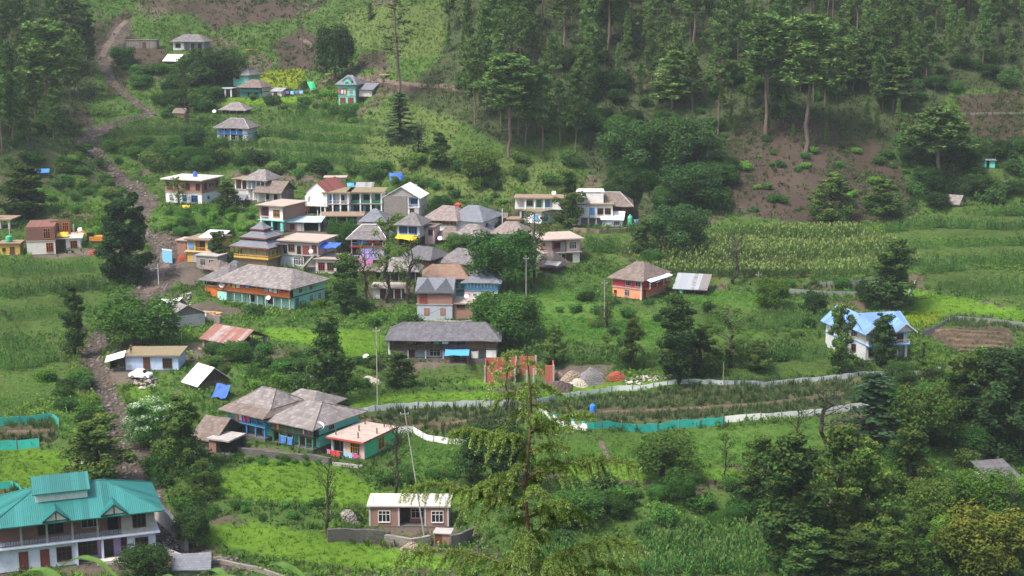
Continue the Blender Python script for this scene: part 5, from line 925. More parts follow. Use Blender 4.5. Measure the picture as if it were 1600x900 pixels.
def deodar(seed, base, W_=.5):
    random.seed(seed); segs = [limb((0, 0, -.3), (0, 0, 10), .22, .03, 0, 6, .01)]; parts = []
    for i in range(44):
        h = .06+.92*i/44; L = W_*5*(1-h)**.8*U(.7, 1.1)+.15; a = i*2.4; d = np.array([math.cos(a), math.sin(a), -.28]); n = 46
        t = rng.random(n)**.6; P = np.array([0, 0, h*10])+np.outer(t*L, d)+rng.normal(size=(n, 3))*np.array([.22, .22, .07])*(.4+t[:, None]); N = rng.normal(size=(n, 3))*.4+np.array([0, 0, 1.]); Cc = np.array(base)*U(.75, 1.3)*rng.uniform(.75, 1.25, (n, 1))
        parts.append(leafquads(P, N, .42*rng.uniform(.7, 1.3, n), Cc)); segs.append(limb((0, 0, h*10), np.array([0, 0, h*10])+d*L, .04, .01, 0, 2))
    return quadmesh('crown', *merge(parts), NEEDLE), trunkmesh('trunk', segs, mt('barkdark'))
for s in range(2): reg('deodar', *deodar(s+100, (.03, .055, .03)))
def shrub(seed, base, n=150, leaf=.3, tip=None):                                             # H about 2
    random.seed(seed); parts = []
    for i in range(6): a = U(0, 6.28); d = U(.2, .9); r = U(.5, .85); parts.append(lobe((math.cos(a)*d, math.sin(a)*d, U(.5, 1.25)), (r, r, r*.85), n, leaf, base, .3, tip=tip))
    return quadmesh('shrub', *merge(parts), LEAF)
for k, b, t in (('shrub', G_MID, None), ('shrublight', G_LIGHT, (.13, .19, .03)), ('shrubdark', (.045, .085, .026), None), ('shrubolive', G_OLIVE, (.12, .14, .04))):
    for s in range(3): PROTO.setdefault(k, []).append((shrub(s+110+len(k), b, tip=t), None))
HK = {k: 10. for k in PROTO}
for k in PROTO:
    if k.startswith('pine'): HK[k] = 20.
    if k.startswith('shrub'): HK[k] = 1.9
def meshwidth(me):
    v = np.empty(len(me.vertices)*3, np.float32); me.vertices.foreach_get('co', v); v = v.reshape(-1, 3); return float(np.percentile(np.abs(v[:, 0]), 97)+np.percentile(np.abs(v[:, 1]), 97))
WK = {k: sum(meshwidth(c) for c, _ in v)/len(v) for k, v in PROTO.items()}
NAME = dict(broad='broadleaf_tree', broadlight='broadleaf_tree', broaddark='broadleaf_tree', broadolive='broadleaf_tree', amber='broadleaf_tree', blossom='blossoming_tree', alder='alder_tree', alderwide='dark_tree', aldermid='alder_tree', loose='young_tree', pollard='pollard_tree', sparse='pollard_tree', bare='bare_tree', pinetall='pine_tree', pinetop='pine_tree', pineyoung='young_pine', pinefull='pine_tree', pinesparse='pine_tree', deodar='cedar_tree', shrub='shrub', shrublight='shrub', shrubdark='shrub', shrubolive='shrub')
SHRUBQ = []; SHRUBPASS = [False]
def plant(kind, p, h, w=None, label=None, group=None, cat=None, i=None):
    if kind.startswith('shrub') and label and group and not SHRUBPASS[0]: SHRUBQ.append((kind, Vector(p), h, w, label, group)); return
    crown, trunk = random.choice(PROTO[kind]) if i is None else PROTO[kind][i % len(PROTO[kind])]
    s = h/HK[kind]; sx = s if w is None else w/WK[kind]; nm = NAME[kind]
    if trunk is None: o = link(nm, crown)
    else:
        o = empty(nm); c = link('crown', crown, o); t_ = link('trunk', trunk, o)
    o.location = p; o.scale = (sx*random.uniform(.94, 1.06), sx*random.uniform(.94, 1.06), s); o.rotation_euler = (0, 0, random.uniform(0, 6.28))
    tag(o, label, cat or ('shrub' if nm == 'shrub' else 'tree'), group); return o
def tree(kind, px, py, hpx, wpx, label, group=None, i=None, tmin=0):
    p, t = ground(px, py, tmin); s = t/FPX; p.z -= .15
    return plant(kind, p, hpx*s, wpx*s if wpx else None, label, group, i=i)
# ------------------------------------------------------------------ trees one can point at: kind, base x, base y, height, width (photo pixels), label
TREES = [
 ('alderwide',196,440,140,72,'tall dense blackish green tree beside the stream bed, taller than all near it'),
 ('alder',34,345,88,62,'dark spreading tree on the grass just above the unfinished brick house'),
 ('alder',116,556,116,34,'slim dark tree at the edge of the left maize field'),
 ('broad',214,545,88,128,'broad green walnut tree leaning over the track behind the pale blue store'),
 ('alder',515,636,148,58,'tall dark column tree between the slate longhouse and the tiered slate roofs'),
 ('aldermid',158,757,116,88,'bushy olive dark tree on the bank left of the rubble stream bed'),
 ('blossom',236,696,78,68,'leafy tree dotted with white blossom beside the stream track'),
 ('aldermid',286,738,128,58,'tall shadowy tree right of the white blossoming tree'),
 ('loose',320,778,66,44,'thin greyish tree at the left corner of the bright lawn'),
 ('broaddark',303,856,70,56,'round dark bush like tree on the bank right of the teal roofed house'),
 ('broaddark',226,902,56,78,'dark leafy tree in front of the right corner of the teal roofed house'),
 ('sparse',512,840,136,40,'gnarled nearly bare pollard on the lawn left of the new brick cottage'),
 ('sparse',620,778,132,44,'dark gaunt tree with thin leaves behind the mint green end wall'),
 ('broad',786,452,98,104,'broad dense green tree at the right edge of the village roofs'),
 ('broad',788,536,84,112,'round spreading tree at the right end of the dark slate longhouse'),
 ('broad',536,398,58,48,'small round green tree in front of the bazaar shops'),
 ('alder',546,492,98,42,'dark tree standing right of the long orange house'),
 ('pollard',605,472,142,48,'tall pollard with tufted branches rising before the pale barn roof'),
 ('pollard',640,474,108,40,'lighter tufted pollard next to the tallest one by the barn'),
 ('pollard',572,470,90,40,'short tufted pollard left of the tallest one by the barn'),
 ('alder',341,418,58,30,'dark yew like tree in front of the yellow house'),
 ('pollard',836,438,112,46,'dark forked pollard before the beige flat roofed brick house'),
 ('aldermid',888,358,94,42,'tall green tree growing in front of the white compound'),
 ('loose',281,322,48,24,'thin small tree in front of the flat roofed brick house'),
 ('aldermid',355,332,52,32,'small rounded tree right of the flat roofed brick house'),
 ('broad',716,396,34,40,'small round green tree amid the slate roofs'),
 ('broadlight',722,358,28,34,'small bright tree before the grey half of the big hip roofs'),
 ('broaddark',1056,394,80,80,'rounded dark green tree at the near corner of the tasselled corn'),
 ('alder',1001,402,62,28,'narrow dark tree left of the rounded tree by the corn'),
 ('aldermid',1300,352,84,60,'tall leafy clump at the foot of the brown landslide scar'),
 ('aldermid',1376,338,62,50,'darker leafy clump right of the one at the foot of the scar'),
 ('alder',1060,598,142,54,'tallest dark alder in the green fields right of the brick ruin'),
 ('aldermid',1096,588,86,52,'grey green alder just right of the tallest field alder'),
 ('pollard',1140,574,98,66,'branching dark tree with green sprouts right of the two field alders'),
 ('aldermid',986,578,84,32,'thin dark alder left of the tallest field alder'),
 ('aldermid',866,572,66,32,'thin dark young alder behind the brick ruin'),
 ('loose',948,562,44,28,'small loose bush tree behind the gravel heap'),
 ('loose',948,512,48,26,'small loose tree beside the utility pole below the crimson house'),
 ('broadlight',1206,486,58,48,'bright green small tree with two heads below the big corn field'),
 ('aldermid',1184,580,50,34,'low dark tree in the leafy field beyond the branching one'),
 ('broaddark',1272,492,40,38,'small round dark tree left above the blue roofed villa'),
 ('alder',1391,484,114,62,'tall dark alder standing behind the blue roofed villa'),
 ('broaddark',1356,476,42,36,'short dark tree at the foot of the alder behind the villa'),
 ('aldermid',1310,588,116,40,'dark forked alder before the left side of the blue villa'),
 ('alder',1380,574,88,34,'dark alder covering the middle of the blue villa'),
 ('loose',1441,594,70,46,'pale thin leaved tree right of the blue villa'),
 ('bare',1146,442,76,36,'leafless dead tree standing in front of the tasselled corn'),
 ('sparse',1245,724,102,30,'dark club shaped pollard above the white fence, beside the dead tree'),
 ('bare',1288,706,112,58,'grey dead tree at the lower white fence'),
 ('pollard',1133,748,78,24,'small club headed tree on the grassy terrace edge'),
 ('broadolive',1036,750,78,94,'spreading olive green tree on the terrace below the turquoise net'),
 ('broaddark',772,764,112,112,'wide dark bush tree behind the foreground cedar'),
 ('sparse',793,642,78,28,'thin grey tree before the brick ruin'),
 ('aldermid',622,606,62,46,'bushy olive tree hiding the left end of the slate longhouse'),
 ('broaddark',524,132,98,62,'big dark round tree on the scree above the turquoise tower house'),
 ('pinesparse',473,88,112,24,'bare tall trunk rising past the scree at the top'),
 ('pinesparse',625,168,190,60,'very tall thin pine with sparse foliage on the grassy slope'),
 ('deodar',625,218,76,48,'dark cedar on the grassy slope below the thin tall pine'),
 ('deodar',654,242,42,24,'small cedar right of the dark cedar on the grassy slope'),
 ('alder',685,262,58,30,'dark narrow tree on the slope above the blue tarpaulin'),
 ('deodar',579,30,26,14,'tiny cone shaped conifer high on the pale grass slope'),
 ('broaddark',986,274,92,96,'big dark rounded tree, left of the pair at the forest foot'),
 ('broaddark',1064,272,94,100,'big dark rounded tree, right of the pair at the forest foot'),
 ('broaddark',1078,328,78,92,'dark leafy clump in front of the pair at the forest foot'),
 ('broadolive',748,282,56,58,'light yellowish green bush tree on the slope above the village'),
 ('pinetop',795,246,160,96,'big pine with pinkish bare trunk and wide pale crown on the middle slope'),
 ('pinetop',1258,238,210,100,'tallest pine with bare pink trunk over the brown scar'),
 ('pinetop',1198,216,192,92,'tall leaning trunked pine left of the tallest one'),
 ('pinetall',1122,212,138,46,'slender pine with small crown left of the two big pines'),
 ('pinetall',951,88,170,66,'tall pine at the top with long bare grey trunk'),
 ('pinetall',882,98,150,60,'pine with bare trunk left of the long grey trunk at the top'),
 ('pinetall',1083,92,150,66,'pine with pink trunk in the middle of the top forest'),
 ('pinetop',1468,292,124,92,'leaning pine with dark crown beside the landslide on the right'),
 ('pineyoung',1395,172,92,54,'bright young pine above the right side of the scar'),
 ('pineyoung',1333,142,84,48,'pale young pine in the forest above the scar'),
 ('pineyoung',1050,170,92,54,'pale young pine above the pair of dark round trees'),
 ('pinetop',74,200,166,80,'pine with thick pink trunk on the left hillside'),
 ('pinetall',118,118,130,60,'pine with dark trunk at the top left above the track'),
 ('broaddark',334,134,62,84,'dark rounded thicket tree left of the upper hamlet'),
 ('pollard',292,196,102,34,'thin dark tree with a round top left of the slate hut'),
 ('broaddark',303,242,50,42,'dark round tree left below the blue balcony house'),
 ('broad',340,246,34,40,'green round bush tree at the foot of the blue balcony house'),
 ('broad',690,332,30,36,'small tree behind the big joined hip roofs'),
 ('deodar',526,340,0,0,''),
 ('broad',1018,420,34,34,'small green tree right behind the crimson house'),
 ('alderwide',1578,706,168,120,'huge dark tree at the right edge above the byre'),
 ('broadolive',1440,706,112,88,'yellow green bushy tree below the blue villa'),
 ('deodar',1362,702,128,96,'broad dark cedar in the thicket under the villa'),
 ('broaddark',1405,616,58,44,'round dark small tree standing on the upper white fence line'),
 ('aldermid',1500,690,142,70,'tall mixed tree left of the huge dark edge tree'),
 ('sparse',1490,660,92,50,'thin pale trunked tree by the track bend on the right'),
 ('alder',1545,650,110,60,'dark tree beside the short white wall on the right'),
 ('alder',1238,892,226,92,'tallest dark tree of the lower right grove'),
 ('aldermid',1302,868,214,82,'broad topped olive tree in the middle of the lower right grove'),
 ('aldermid',1356,872,196,74,'dark tree on the right of the lower grove with yellow tips'),
 ('aldermid',1188,800,130,62,'olive crowned tree on the left of the lower grove'),
 ('aldermid',1416,812,150,70,'pale tipped tree at the back right of the lower grove'),
 ('broad',1415,740,62,60,'bright green round tree in front of the broad dark cedar'),
 ('broadolive',1452,838,100,76,'yellow green tree with brownish shoots on the thicket slope'),
 ('loose',1428,902,118,76,'pale yellow green loose tree at the bottom right'),
 ('amber',1540,905,122,128,'round tree turning orange amber at the bottom right corner'),
 ('broadlight',1482,866,66,66,'light green small tree left of the amber one'),
 ('broadlight',1532,800,70,94,'bright green bush tree below the slate byre'),
 ('broaddark',1512,846,50,50,'small dark round tree between the byre and the amber tree'),
 ('bare',1578,850,110,24,'bare yellowish trunk right of the amber tree'),
 ('broadlight',1590,800,60,60,'light green bush at the far right below the byre'),
 ('alder',1262,905,90,80,'low dark leafy tree at the bottom of the lower grove'),
 ('alder',1330,905,80,74,'low dark leafy tree, right one at the bottom of the grove'),
 ('aldermid',1390,905,86,60,'low olive tree at the bottom right of the grove'),
]
for k_, x_, y_, h_, w_, l_ in TREES:
    if h_: tree(k_, x_, y_, h_, w_, l_)
# ------------------------------------------------------------------ the forest, tree by tree
def blocked(x, y, m=1.0):
    for fx, fy, fr, hw, d in FOOT:
        dx, dy = x-fx, y-fy
        if abs(dx)+abs(dy) > hw+d+6: continue
        c, s = math.cos(fr), math.sin(fr); lx = dx*c+dy*s; ly = -dx*s+dy*c
        if abs(lx) < hw+m and -m < ly < d+m: return True
    return False
def forest(polys, n, mind, choose, seed, taken):
    random.seed(seed); done = 0; tries = 0
    xs = [p[0] for P in polys for p in P]; ys = [p[1] for P in polys for p in P]
    while done < n and tries < n*40:
        tries += 1; px, py = U(min(xs), max(xs)), U(min(ys), max(ys))
        if not any(inpoly(px, py, P) for P in polys): continue
        p, t = ground(px, py)
        if any((p.x-a)**2+(p.y-b)**2 < mind**2 for a, b in taken) or blocked(p.x, p.y, 2): continue
        taken.append((p.x, p.y)); choose(p, px, py, t); done += 1
TK = []
def right_forest(p, px, py, t):
    k = random.choices(['pinetall', 'pinefull', 'pineyoung', 'pinetop'], [3, 4, 5.5, 1.5])[0]; h = U(15, 25) if k != 'pineyoung' else U(8, 17)
    lab = {'pineyoung': 'pale young pine with foliage to the ground in the forest slope', 'pinefull': 'dark full crowned pine in the dense forest slope', 'pinetop': 'pine with wide pale crown in the dense forest slope', 'pinetall': 'tall slender pine with bare trunk in the dense forest slope'}[k]
    plant(k, p-Vector((0, 0, .3)), h, None, lab, 'pines of the forest slope')
forest([[(700,-30),(1640,-30),(1640,70),(1600,120),(1480,120),(1400,180),(1300,190),(1180,190),(1100,180),(1000,170),(880,160),(800,165),(720,130),(690,80)]], 172, 3.3, right_forest, 5, TK)
forest([[(700,130),(900,165),(920,235),(840,250),(740,220)]], 16, 4.0, right_forest, 6, TK)
forest([[(1120,185),(1260,180),(1420,200),(1440,260),(1360,235),(1130,215)]], 12, 4, lambda p, a, b, t: plant('pineyoung', p, U(5, 9), None, 'small pine sapling on the edge of the brown scar', 'pine saplings at the scar'), 7, TK)
def left_forest(p, px, py, t):
    k = random.choices(['pinetall', 'pinefull', 'pineyoung'], [3, 4, 3])[0]; h = U(14, 22) if k != 'pineyoung' else U(8, 14)
    plant(k, p-Vector((0, 0, .3)), h, None, {'pineyoung': 'young pine with low branches on the left hillside', 'pinefull': 'dark full crowned pine on the left hillside', 'pinetall': 'slender pine with bare trunk on the left hillside'}[k], 'pines of the left hillside')
forest([[(-40,-20),(110,-20),(135,60),(150,150),(120,200),(90,240),(-40,250)]], 58, 3.2, left_forest, 8, TK)
forest([[(250,-10),(700,-10),(690,10),(520,40),(300,12)]], 9, 6, lambda p, a, b, t: plant('pinetall', p, U(15, 20), None, 'lone tall pine trunk at the top above the hamlet', 'lone pines at the top'), 9, TK)
# shrubs and small trees by area: polygon, count, kinds, height range (m), label, group
AREAS = [
 ([(245,322),(340,330),(400,340),(400,385),(345,370),(290,385),(262,365)], 34, ('shrub','shrub','shrublight'), (1.5,2.8), 'leafy green shrub on the bank below the flat roofed brick house', 'shrubs on the village bank'),
 ([(180,95),(262,108),(330,100),(340,165),(262,190),(235,165),(200,130)], 34, ('shrub','shrubdark','broad'), (2,4.5), 'dark bush on the slope left of the upper hamlet', 'bushes left of the upper hamlet'),
 ([(160,225),(335,245),(470,262),(600,262),(610,285),(480,285),(430,275),(350,268),(250,268),(190,262)], 46, ('shrub','shrubdark','broad','shrubolive'), (2,4.5), 'bush in the belt between village and maize terraces', 'bushes above the village'),
 ([(20,120),(130,230),(200,300),(190,330),(70,300),(0,250)], 44, ('shrub','shrubdark','shrubolive'), (1.4,3.2), 'bush on the steep left hillside', 'bushes on the left hillside'),
 ([(560,465),(650,480),(650,520),(560,505),(520,500),(400,505),(380,470),(460,478)], 26, ('shrub','shrubdark','shrublight'), (1.2,2.6), 'green bush below the orange house and pollards', 'bushes under the village'),
 ([(330,545),(420,545),(480,560),(590,570),(590,610),(480,612),(380,605),(330,580)], 34, ('shrub','shrublight','broad','shrubolive','shrubdark'), (1.2,3.2), 'bush between the rusty roofed shed and the tiered slate roofs', 'bushes in the middle gardens'),
 ([(230,700),(330,720),(335,800),(300,800),(245,770)], 18, ('shrub','shrubolive','shrubdark'), (1.4,3), 'bush on the bank right of the rubble stream', 'bushes by the stream'),
 ([(85,560),(150,600),(160,650),(120,690),(100,640),(70,600)], 12, ('shrub','shrubdark','shrublight'), (1.4,3), 'bush on the bank left of the stream track', 'bushes left of the track'),
 ([(590,720),(740,745),(760,768),(610,765),(560,725)], 16, ('shrub','shrubolive'), (1.2,2.4), 'shrub on the terrace bank behind the new brick cottage', 'shrubs on the terrace bank'),
 ([(870,752),(1160,752),(1190,810),(1080,842),(960,850),(860,855)], 26, ('shrub','shrubdark','broad','shrub'), (1.4,3.6), 'dark bush in the hollow below the grassy terrace', 'bushes in the hollow'),
 ([(1340,600),(1500,610),(1560,700),(1540,760),(1420,800),(1340,720)], 24, ('shrubdark','broad','shrubolive'), (1.8,4), 'bush of the thicket below the blue roofed villa', 'bushes of the thicket'),
 ([(1400,770),(1600,770),(1600,900),(1400,900)], 34, ('shrub','shrublight','shrubdark','broad'), (1.6,4), 'leafy bush in the lower right thicket', 'bushes at the lower right'),
 ([(1130,760),(1420,780),(1430,900),(1220,900)], 12, ('shrubdark','broaddark'), (2.5,5), 'dark undergrowth bush in the lower grove', 'bushes in the lower grove'),
 ([(900,180),(1130,185),(1150,330),(1000,340),(880,270)], 46, ('broaddark','shrubdark','shrub','broad'), (2.5,6), 'bush at the foot of the forest slope', 'bushes at the forest foot'),
 ([(1120,210),(1440,240),(1450,330),(1140,345)], 44, ('shrub','shrublight','shrubdark'), (.9,2.6), 'bright shrub scattered on the brown scar', 'shrubs on the scar'),
 ([(1400,230),(1600,230),(1600,310),(1440,330)], 40, ('shrubdark','broaddark','shrub'), (2.2,5), 'bush under the landslide at the right', 'bushes under the landslide'),
 ([(600,240),(900,260),(880,320),(660,318),(600,290)], 30, ('shrub','shrubolive','shrubdark','shrublight'), (1.5,4), 'bush on the slope right above the village', 'bushes on the slope above the village'),
 ([(700,100),(1600,60),(1600,150),(1300,200),(900,170),(700,150)], 70, ('shrubdark','shrub','broaddark'), (1.8,4.5), 'undergrowth bush beneath the forest pines', 'bushes beneath the pines'),
 ([(860,460),(1300,500),(1300,560),(1060,590),(840,560)], 30, ('shrub','shrubolive','shrubdark'), (1.2,2.6), 'small bush at a field edge in the green terraces', 'bushes at the field edges'),
 ([(1180,440),(1380,450),(1400,480),(1290,500),(1190,480)], 10, ('shrub','shrubdark'), (1.2,2.6), 'small bush by the net fenced plot', 'bushes by the fenced plot'),
 ([(0,280),(200,300),(190,345),(120,380),(0,340)], 26, ('shrub','shrubdark','shrublight'), (1.2,3), 'bush on the grass behind the unfinished brick house', 'bushes behind the brick house'),
 ([(400,130),(520,140),(600,170),(560,200),(480,180),(390,170)], 24, ('shrub','shrubdark','shrublight'), (1.2,3.4), 'bush around the upper hamlet gardens', 'bushes of the upper hamlet'),
 ([(280,780),(560,795),(560,815),(300,812)], 16, ('shrub','shrubdark'), (.9,1.8), 'low bush on the bank under the bright lawn', 'bushes on the lawn bank'),
 ([(340,712),(500,716),(500,730),(340,724)], 12, ('shrub','shrubdark'), (.8,1.4), 'low green bush on the courtyard wall', 'bushes on the courtyard wall'),
]
for ai, (P, n, kinds, (h0, h1), lab, grp) in enumerate(AREAS):
    tk = []
    def ch(p, a, b, t):
        k = random.choice(kinds); h = U(h0, h1)*(1 if k.startswith('shrub') else 1.35); plant(k, p-Vector((0, 0, .2)), h, h*U(1.0, 1.5), lab+(', taller one with a trunk' if not k.startswith('shrub') else ''), grp)
    forest([P], n, 1.4, ch, 40+ai, tk)

# the shrubs that show largest are things of their own, the small rest is one mass
SHRUBQ.sort(key=lambda q: -q[2]/q[1].y); SHRUBPASS[0] = True
for q in SHRUBQ[:285]: plant(*q)
SV, SC = [], []
for kind, p, h, w, _, _ in SHRUBQ[285:]:
    me = random.choice(PROTO[kind])[0]; nv = len(me.vertices); v = np.empty(nv*3, np.float32); me.vertices.foreach_get('co', v); v = v.reshape(-1, 3)
    c = np.empty(nv*4, np.float32); me.color_attributes['col'].data.foreach_get('color', c); c = c.reshape(-1, 4)[:, :3]*U(.75, 1.3); a = U(0, 6.28); s = h/HK[kind]; sx = (w or h)/WK[kind]
    SV.append(np.stack([(v[:, 0]*math.cos(a)-v[:, 1]*math.sin(a))*sx+p.x, (v[:, 0]*math.sin(a)+v[:, 1]*math.cos(a))*sx+p.y, v[:, 2]*s+p.z], -1)); SC.append(c)
tag(link('shrubbery', quadmesh('shrubbery', np.concatenate(SV), np.concatenate(SC), LEAF)), kind='stuff')
# ------------------------------------------------------------------ what nobody could count: weeds, crops, rubble
def blade_proto(n, h, w, spread, lean=.35, seg=2):
    """a tuft of bent blades: V (n*?,3), quads"""
    Vs = []; Q = []
    for i in range(n):
        a = U(0, 6.28); r = U(0, spread); b = np.array([math.cos(a)*r, math.sin(a)*r, 0]); d = np.array([math.cos(a+U(-.8, .8)), math.sin(a), 0])*lean*U(.3, 1.4)*h; H = h*U(.6, 1.15); s = np.array([-math.sin(a), math.cos(a), 0])*w*.5; k = len(Vs)
        Vs += [b-s, b+s, b+d*.35+[0, 0, H*.6]+s, b+d*.35+[0, 0, H*.6]-s, b+d+[0, 0, H*.9]]
        Q += [(k, k+1, k+2, k+3), (k+3, k+2, k+4, k+4)]
    return np.array(Vs, float), Q
def leaf_proto(n, r, h, leaf):
    P = rng.normal(size=(n, 3))*np.array([r*.5, r*.5, h*.28])+np.array([0, 0, h*.5]); P[:, 2] = np.abs(P[:, 2]); N = rng.normal(size=(n, 3))*.7+np.array([0, 0, .7])
    V, _ = leafquads(P, N, leaf*rng.uniform(.6, 1.4, n), np.ones((n, 3))); return V, [(i*4, i*4+1, i*4+2, i*4+3) for i in range(n)]
def corn_proto():
    Vs, Q = [], []
    def quad(a, b, c, d): k = len(Vs); Vs.extend([a, b, c, d]); Q.append((k, k+1, k+2, k+3))
    quad(np.array([-.03, 0, 0]), np.array([.03, 0, 0]), np.array([.02, 0, 1.9]), np.array([-.02, 0, 1.9]))
    for i in range(7):
        a = i*2.2+U(-.4, .4); z = .4+.22*i; d = np.array([math.cos(a), math.sin(a), 0]); s = np.array([-d[1], d[0], 0])*.075; o = np.array([0, 0, z]); L = U(.45, .75)
        quad(o-s*.6, o+s*.6, o+d*L*.6+[0, 0, .3]+s, o+d*L*.6+[0, 0, .3]-s); quad(o+d*L*.6+[0, 0, .3]-s, o+d*L*.6+[0, 0, .3]+s, o+d*L*1.15+[0, 0, .05]+s*.2, o+d*L*1.15+[0, 0, .05]-s*.2)
    nb = len(Vs)
    for i in range(3): a = U(0, 6.28); d = np.array([math.cos(a), math.sin(a), 0]); s2 = np.array([-d[1], d[0], 0])*.07; quad(np.array([0, 0, 1.75])-s2, np.array([0, 0, 1.75])+s2, d*.26+[0, .0, 2.25]+s2, d*.26+[0, 0, 2.25]-s2)
    V = np.array(Vs, float); top = np.zeros(len(V), bool); top[nb:] = True; return V, Q, top
def scatter(name, protos, pos, sc, cols, mat, topcol=None, tops=None, kind='stuff'):
    n = len(pos); which = rng.integers(0, len(protos), n); ang = rng.random(n)*6.28; VV = []; QQ = []; CC = []; base = 0
    for k, (V, Q) in enumerate(protos):
        m = np.nonzero(which == k)[0]
        if not len(m): continue
        c, s = np.cos(ang[m]), np.sin(ang[m]); X = (V[None, :, 0]*c[:, None]-V[None, :, 1]*s[:, None])*sc[m, None]; Y = (V[None, :, 0]*s[:, None]+V[None, :, 1]*c[:, None])*sc[m, None]; Z = V[None, :, 2]*sc[m, None]
        W_ = np.stack([X, Y, Z], -1)+pos[m][:, None, :]; Qa = np.array(Q); nv = len(V)
        VV.append(W_.reshape(-1, 3)); QQ.append((Qa[None]+(np.arange(len(m))*nv)[:, None, None]+base).reshape(-1, 4)); base += len(m)*nv
        cc = np.repeat(cols[m][:, None, :], nv, 1)*rng.uniform(.8, 1.2, (len(m), nv//4+1, 1)).repeat(4, 1)[:, :nv]
        if topcol is not None: t = tops[k]; cc[:, t] = np.array(topcol)*rng.uniform(.7, 1.3, (len(m), 1, 1))
        CC.append(cc.reshape(-1, 3))
    Q = np.concatenate(QQ); tri = Q[:, 2] == Q[:, 3]
    o = link(name, np_mesh(name, np.concatenate(VV), Q[~tri], Q[tri][:, :3] if tri.any() else None, mats=[mat], col=np.concatenate(CC))); tag(o, kind=kind); return o
def candidates(n, y0=168, y1=575):
    Y = np.sqrt(rng.random(n)*(y1**2-y0**2)+y0**2); X = (rng.random(n)*2-1)*(Y*.36+4); Z = tz(X, Y); return X, Y, Z
def clear(X, Y, m=.4):
    ok = np.ones(len(X), bool)
    for fx, fy, fr, hw, d in FOOT:
        dx, dy = X-fx, Y-fy; c, s = math.cos(fr), math.sin(fr); lx = dx*c+dy*s; ly = -dx*s+dy*c; ok &= ~((np.abs(lx) < hw+m) & (ly > -m) & (ly < d+m))
    k = (X < -35) & (Y > 165)
    dd, ww = polydist(X, Y, STREAM); ok &= ~(k & (dd < ww*.95)); return ok
random.seed(3)
X, Y, Z = candidates(215000); z = zones(X, Y, Z, 5); ok = clear(X, Y); pos = np.stack([X, Y, Z-.05], -1); nz = fbm(X/16, Y/16, 4, 61); nf = fbm(X/4, Y/4, 3, 71); r0 = rng.random(len(X)); tid = base_z(X, Y, 1); tfr = base_z(X, Y, 2); ledge = (tfr > .66) & (z != -1) & (z != 3)
ledge = (tfr > .68) & np.isin(z, [ZN.index('maize'), ZN.index('beans')])
def thash(k, a=12.9898): return np.modf(np.abs(np.sin(tid[k]*a+np.floor(X[k]/55+.7*nz[k])*4.1)*43758.5453))[0]
Zi = {n: i for i, n in enumerate(ZN)}
def shade(base, k, amp=.3, hue=None):
    b = np.array(base)[None]*(1+amp*np.clip(nz[k]+nf[k]*.8+rng.normal(size=k.sum())*.7, -1.5, 1.5))[:, None]
    if hue is not None: t = np.clip(nz[k]*1.6+rng.normal(size=k.sum())*.25, 0, 1)[:, None]; b = b*(1-t)+np.array(hue)*t
    b = b*(.72+.5*thash(k))[:, None]
    return np.clip(b, .004, 1)
LP = [leaf_proto(11, .75, .8, .34) for _ in range(5)]; BP = [blade_proto(9, .75, .09, .4) for _ in range(5)]; GP = [blade_proto(12, .34, .07, .5) for _ in range(5)]; CP = [corn_proto() for _ in range(5)]
k = ok & (z == -1) & (r0 < .72); scatter('undergrowth', LP+BP, pos[k], rng.uniform(.55, 1.5, k.sum())*(1+.5*np.clip(nz[k], -.5, 1)), shade((.085, .16, .03), k, .4, (.15, .21, .036)), CROP)
k = ok & ((z == Zi['forest']) & (r0 < .45) | (z == Zi['earth']) & (r0 < .14+.6*sstep(-.1, .25, nz+.5*nf))); scatter('forest_undergrowth', LP+BP, pos[k], rng.uniform(.6, 1.8, k.sum()), shade((.06, .1, .028), k, .4, (.1, .135, .035)), CROP)
k = ok & ((z == Zi['hillgrass']) & (r0 < .8)); scatter('hill_grass', BP, pos[k], rng.uniform(.4, 1.1, k.sum()), shade((.095, .15, .034), k, .35, (.13, .165, .045)), CROP)
k = ok & ((z == Zi['lawn']) & (r0 < .95)); scatter('grass', GP, pos[k], rng.uniform(.5, 1.1, k.sum()), shade((.125, .235, .022), k, .17, (.165, .255, .03)), CROP)
k = ok & (z == Zi['mustard']); scatter('flowering_crop', GP+BP, pos[k], rng.uniform(.7, 1.2, k.sum()), shade((.2, .26, .012), k, .3), CROP)
k = ok & ledge & (r0 < .8); scatter('terrace_grass', GP+LP, pos[k], rng.uniform(.5, .9, k.sum()), shade((.1, .2, .028), k, .3), CROP)
k = ok & ~ledge & (z == Zi['beans']); scatter('bean_crop', LP, pos[k], rng.uniform(.7, 1.15, k.sum())*(.6+.55*thash(k, 7.7)), shade((.095, .2, .03), k, .25, (.13, .24, .035)), CROP)
cp = [c[:2] for c in CP]; tp = [c[2] for c in CP]
k = ok & ~ledge & ((z == Zi['maize']) & (r0 < .9)); scatter('maize_crop', cp, pos[k], rng.uniform(.75, 1.15, k.sum())*(.55+.6*thash(k, 7.7)), shade((.07, .15, .034), k, .3, (.1, .19, .038)), CROP, (.12, .15, .05), tp)
k = ok & ((z == Zi['tassel']) & (r0 < .98)); scatter('tasselled_corn_crop', cp, pos[k], rng.uniform(.9, 1.15, k.sum()), shade((.085, .135, .035), k, .2), CROP, (.26, .27, .09), tp)
k = ok & ((z == Zi['orchard']) & (r0 < .97)); scatter('orchard_saplings', [blade_proto(12, 1.25, .11, .45, .22) for _ in range(4)]+LP[:1], pos[k], rng.uniform(.55, 1.2, k.sum()), shade((.085, .125, .05), k, .3, (.125, .145, .062)), CROP)
k = ok & ((z == Zi['soil']) & (r0 < .5) | (z == Zi['yard']) & (r0 < .1)); scatter('sparse_weeds', GP+BP[:1], pos[k], rng.uniform(.5, 1, k.sum()), shade((.06, .12, .03), k), CROP)
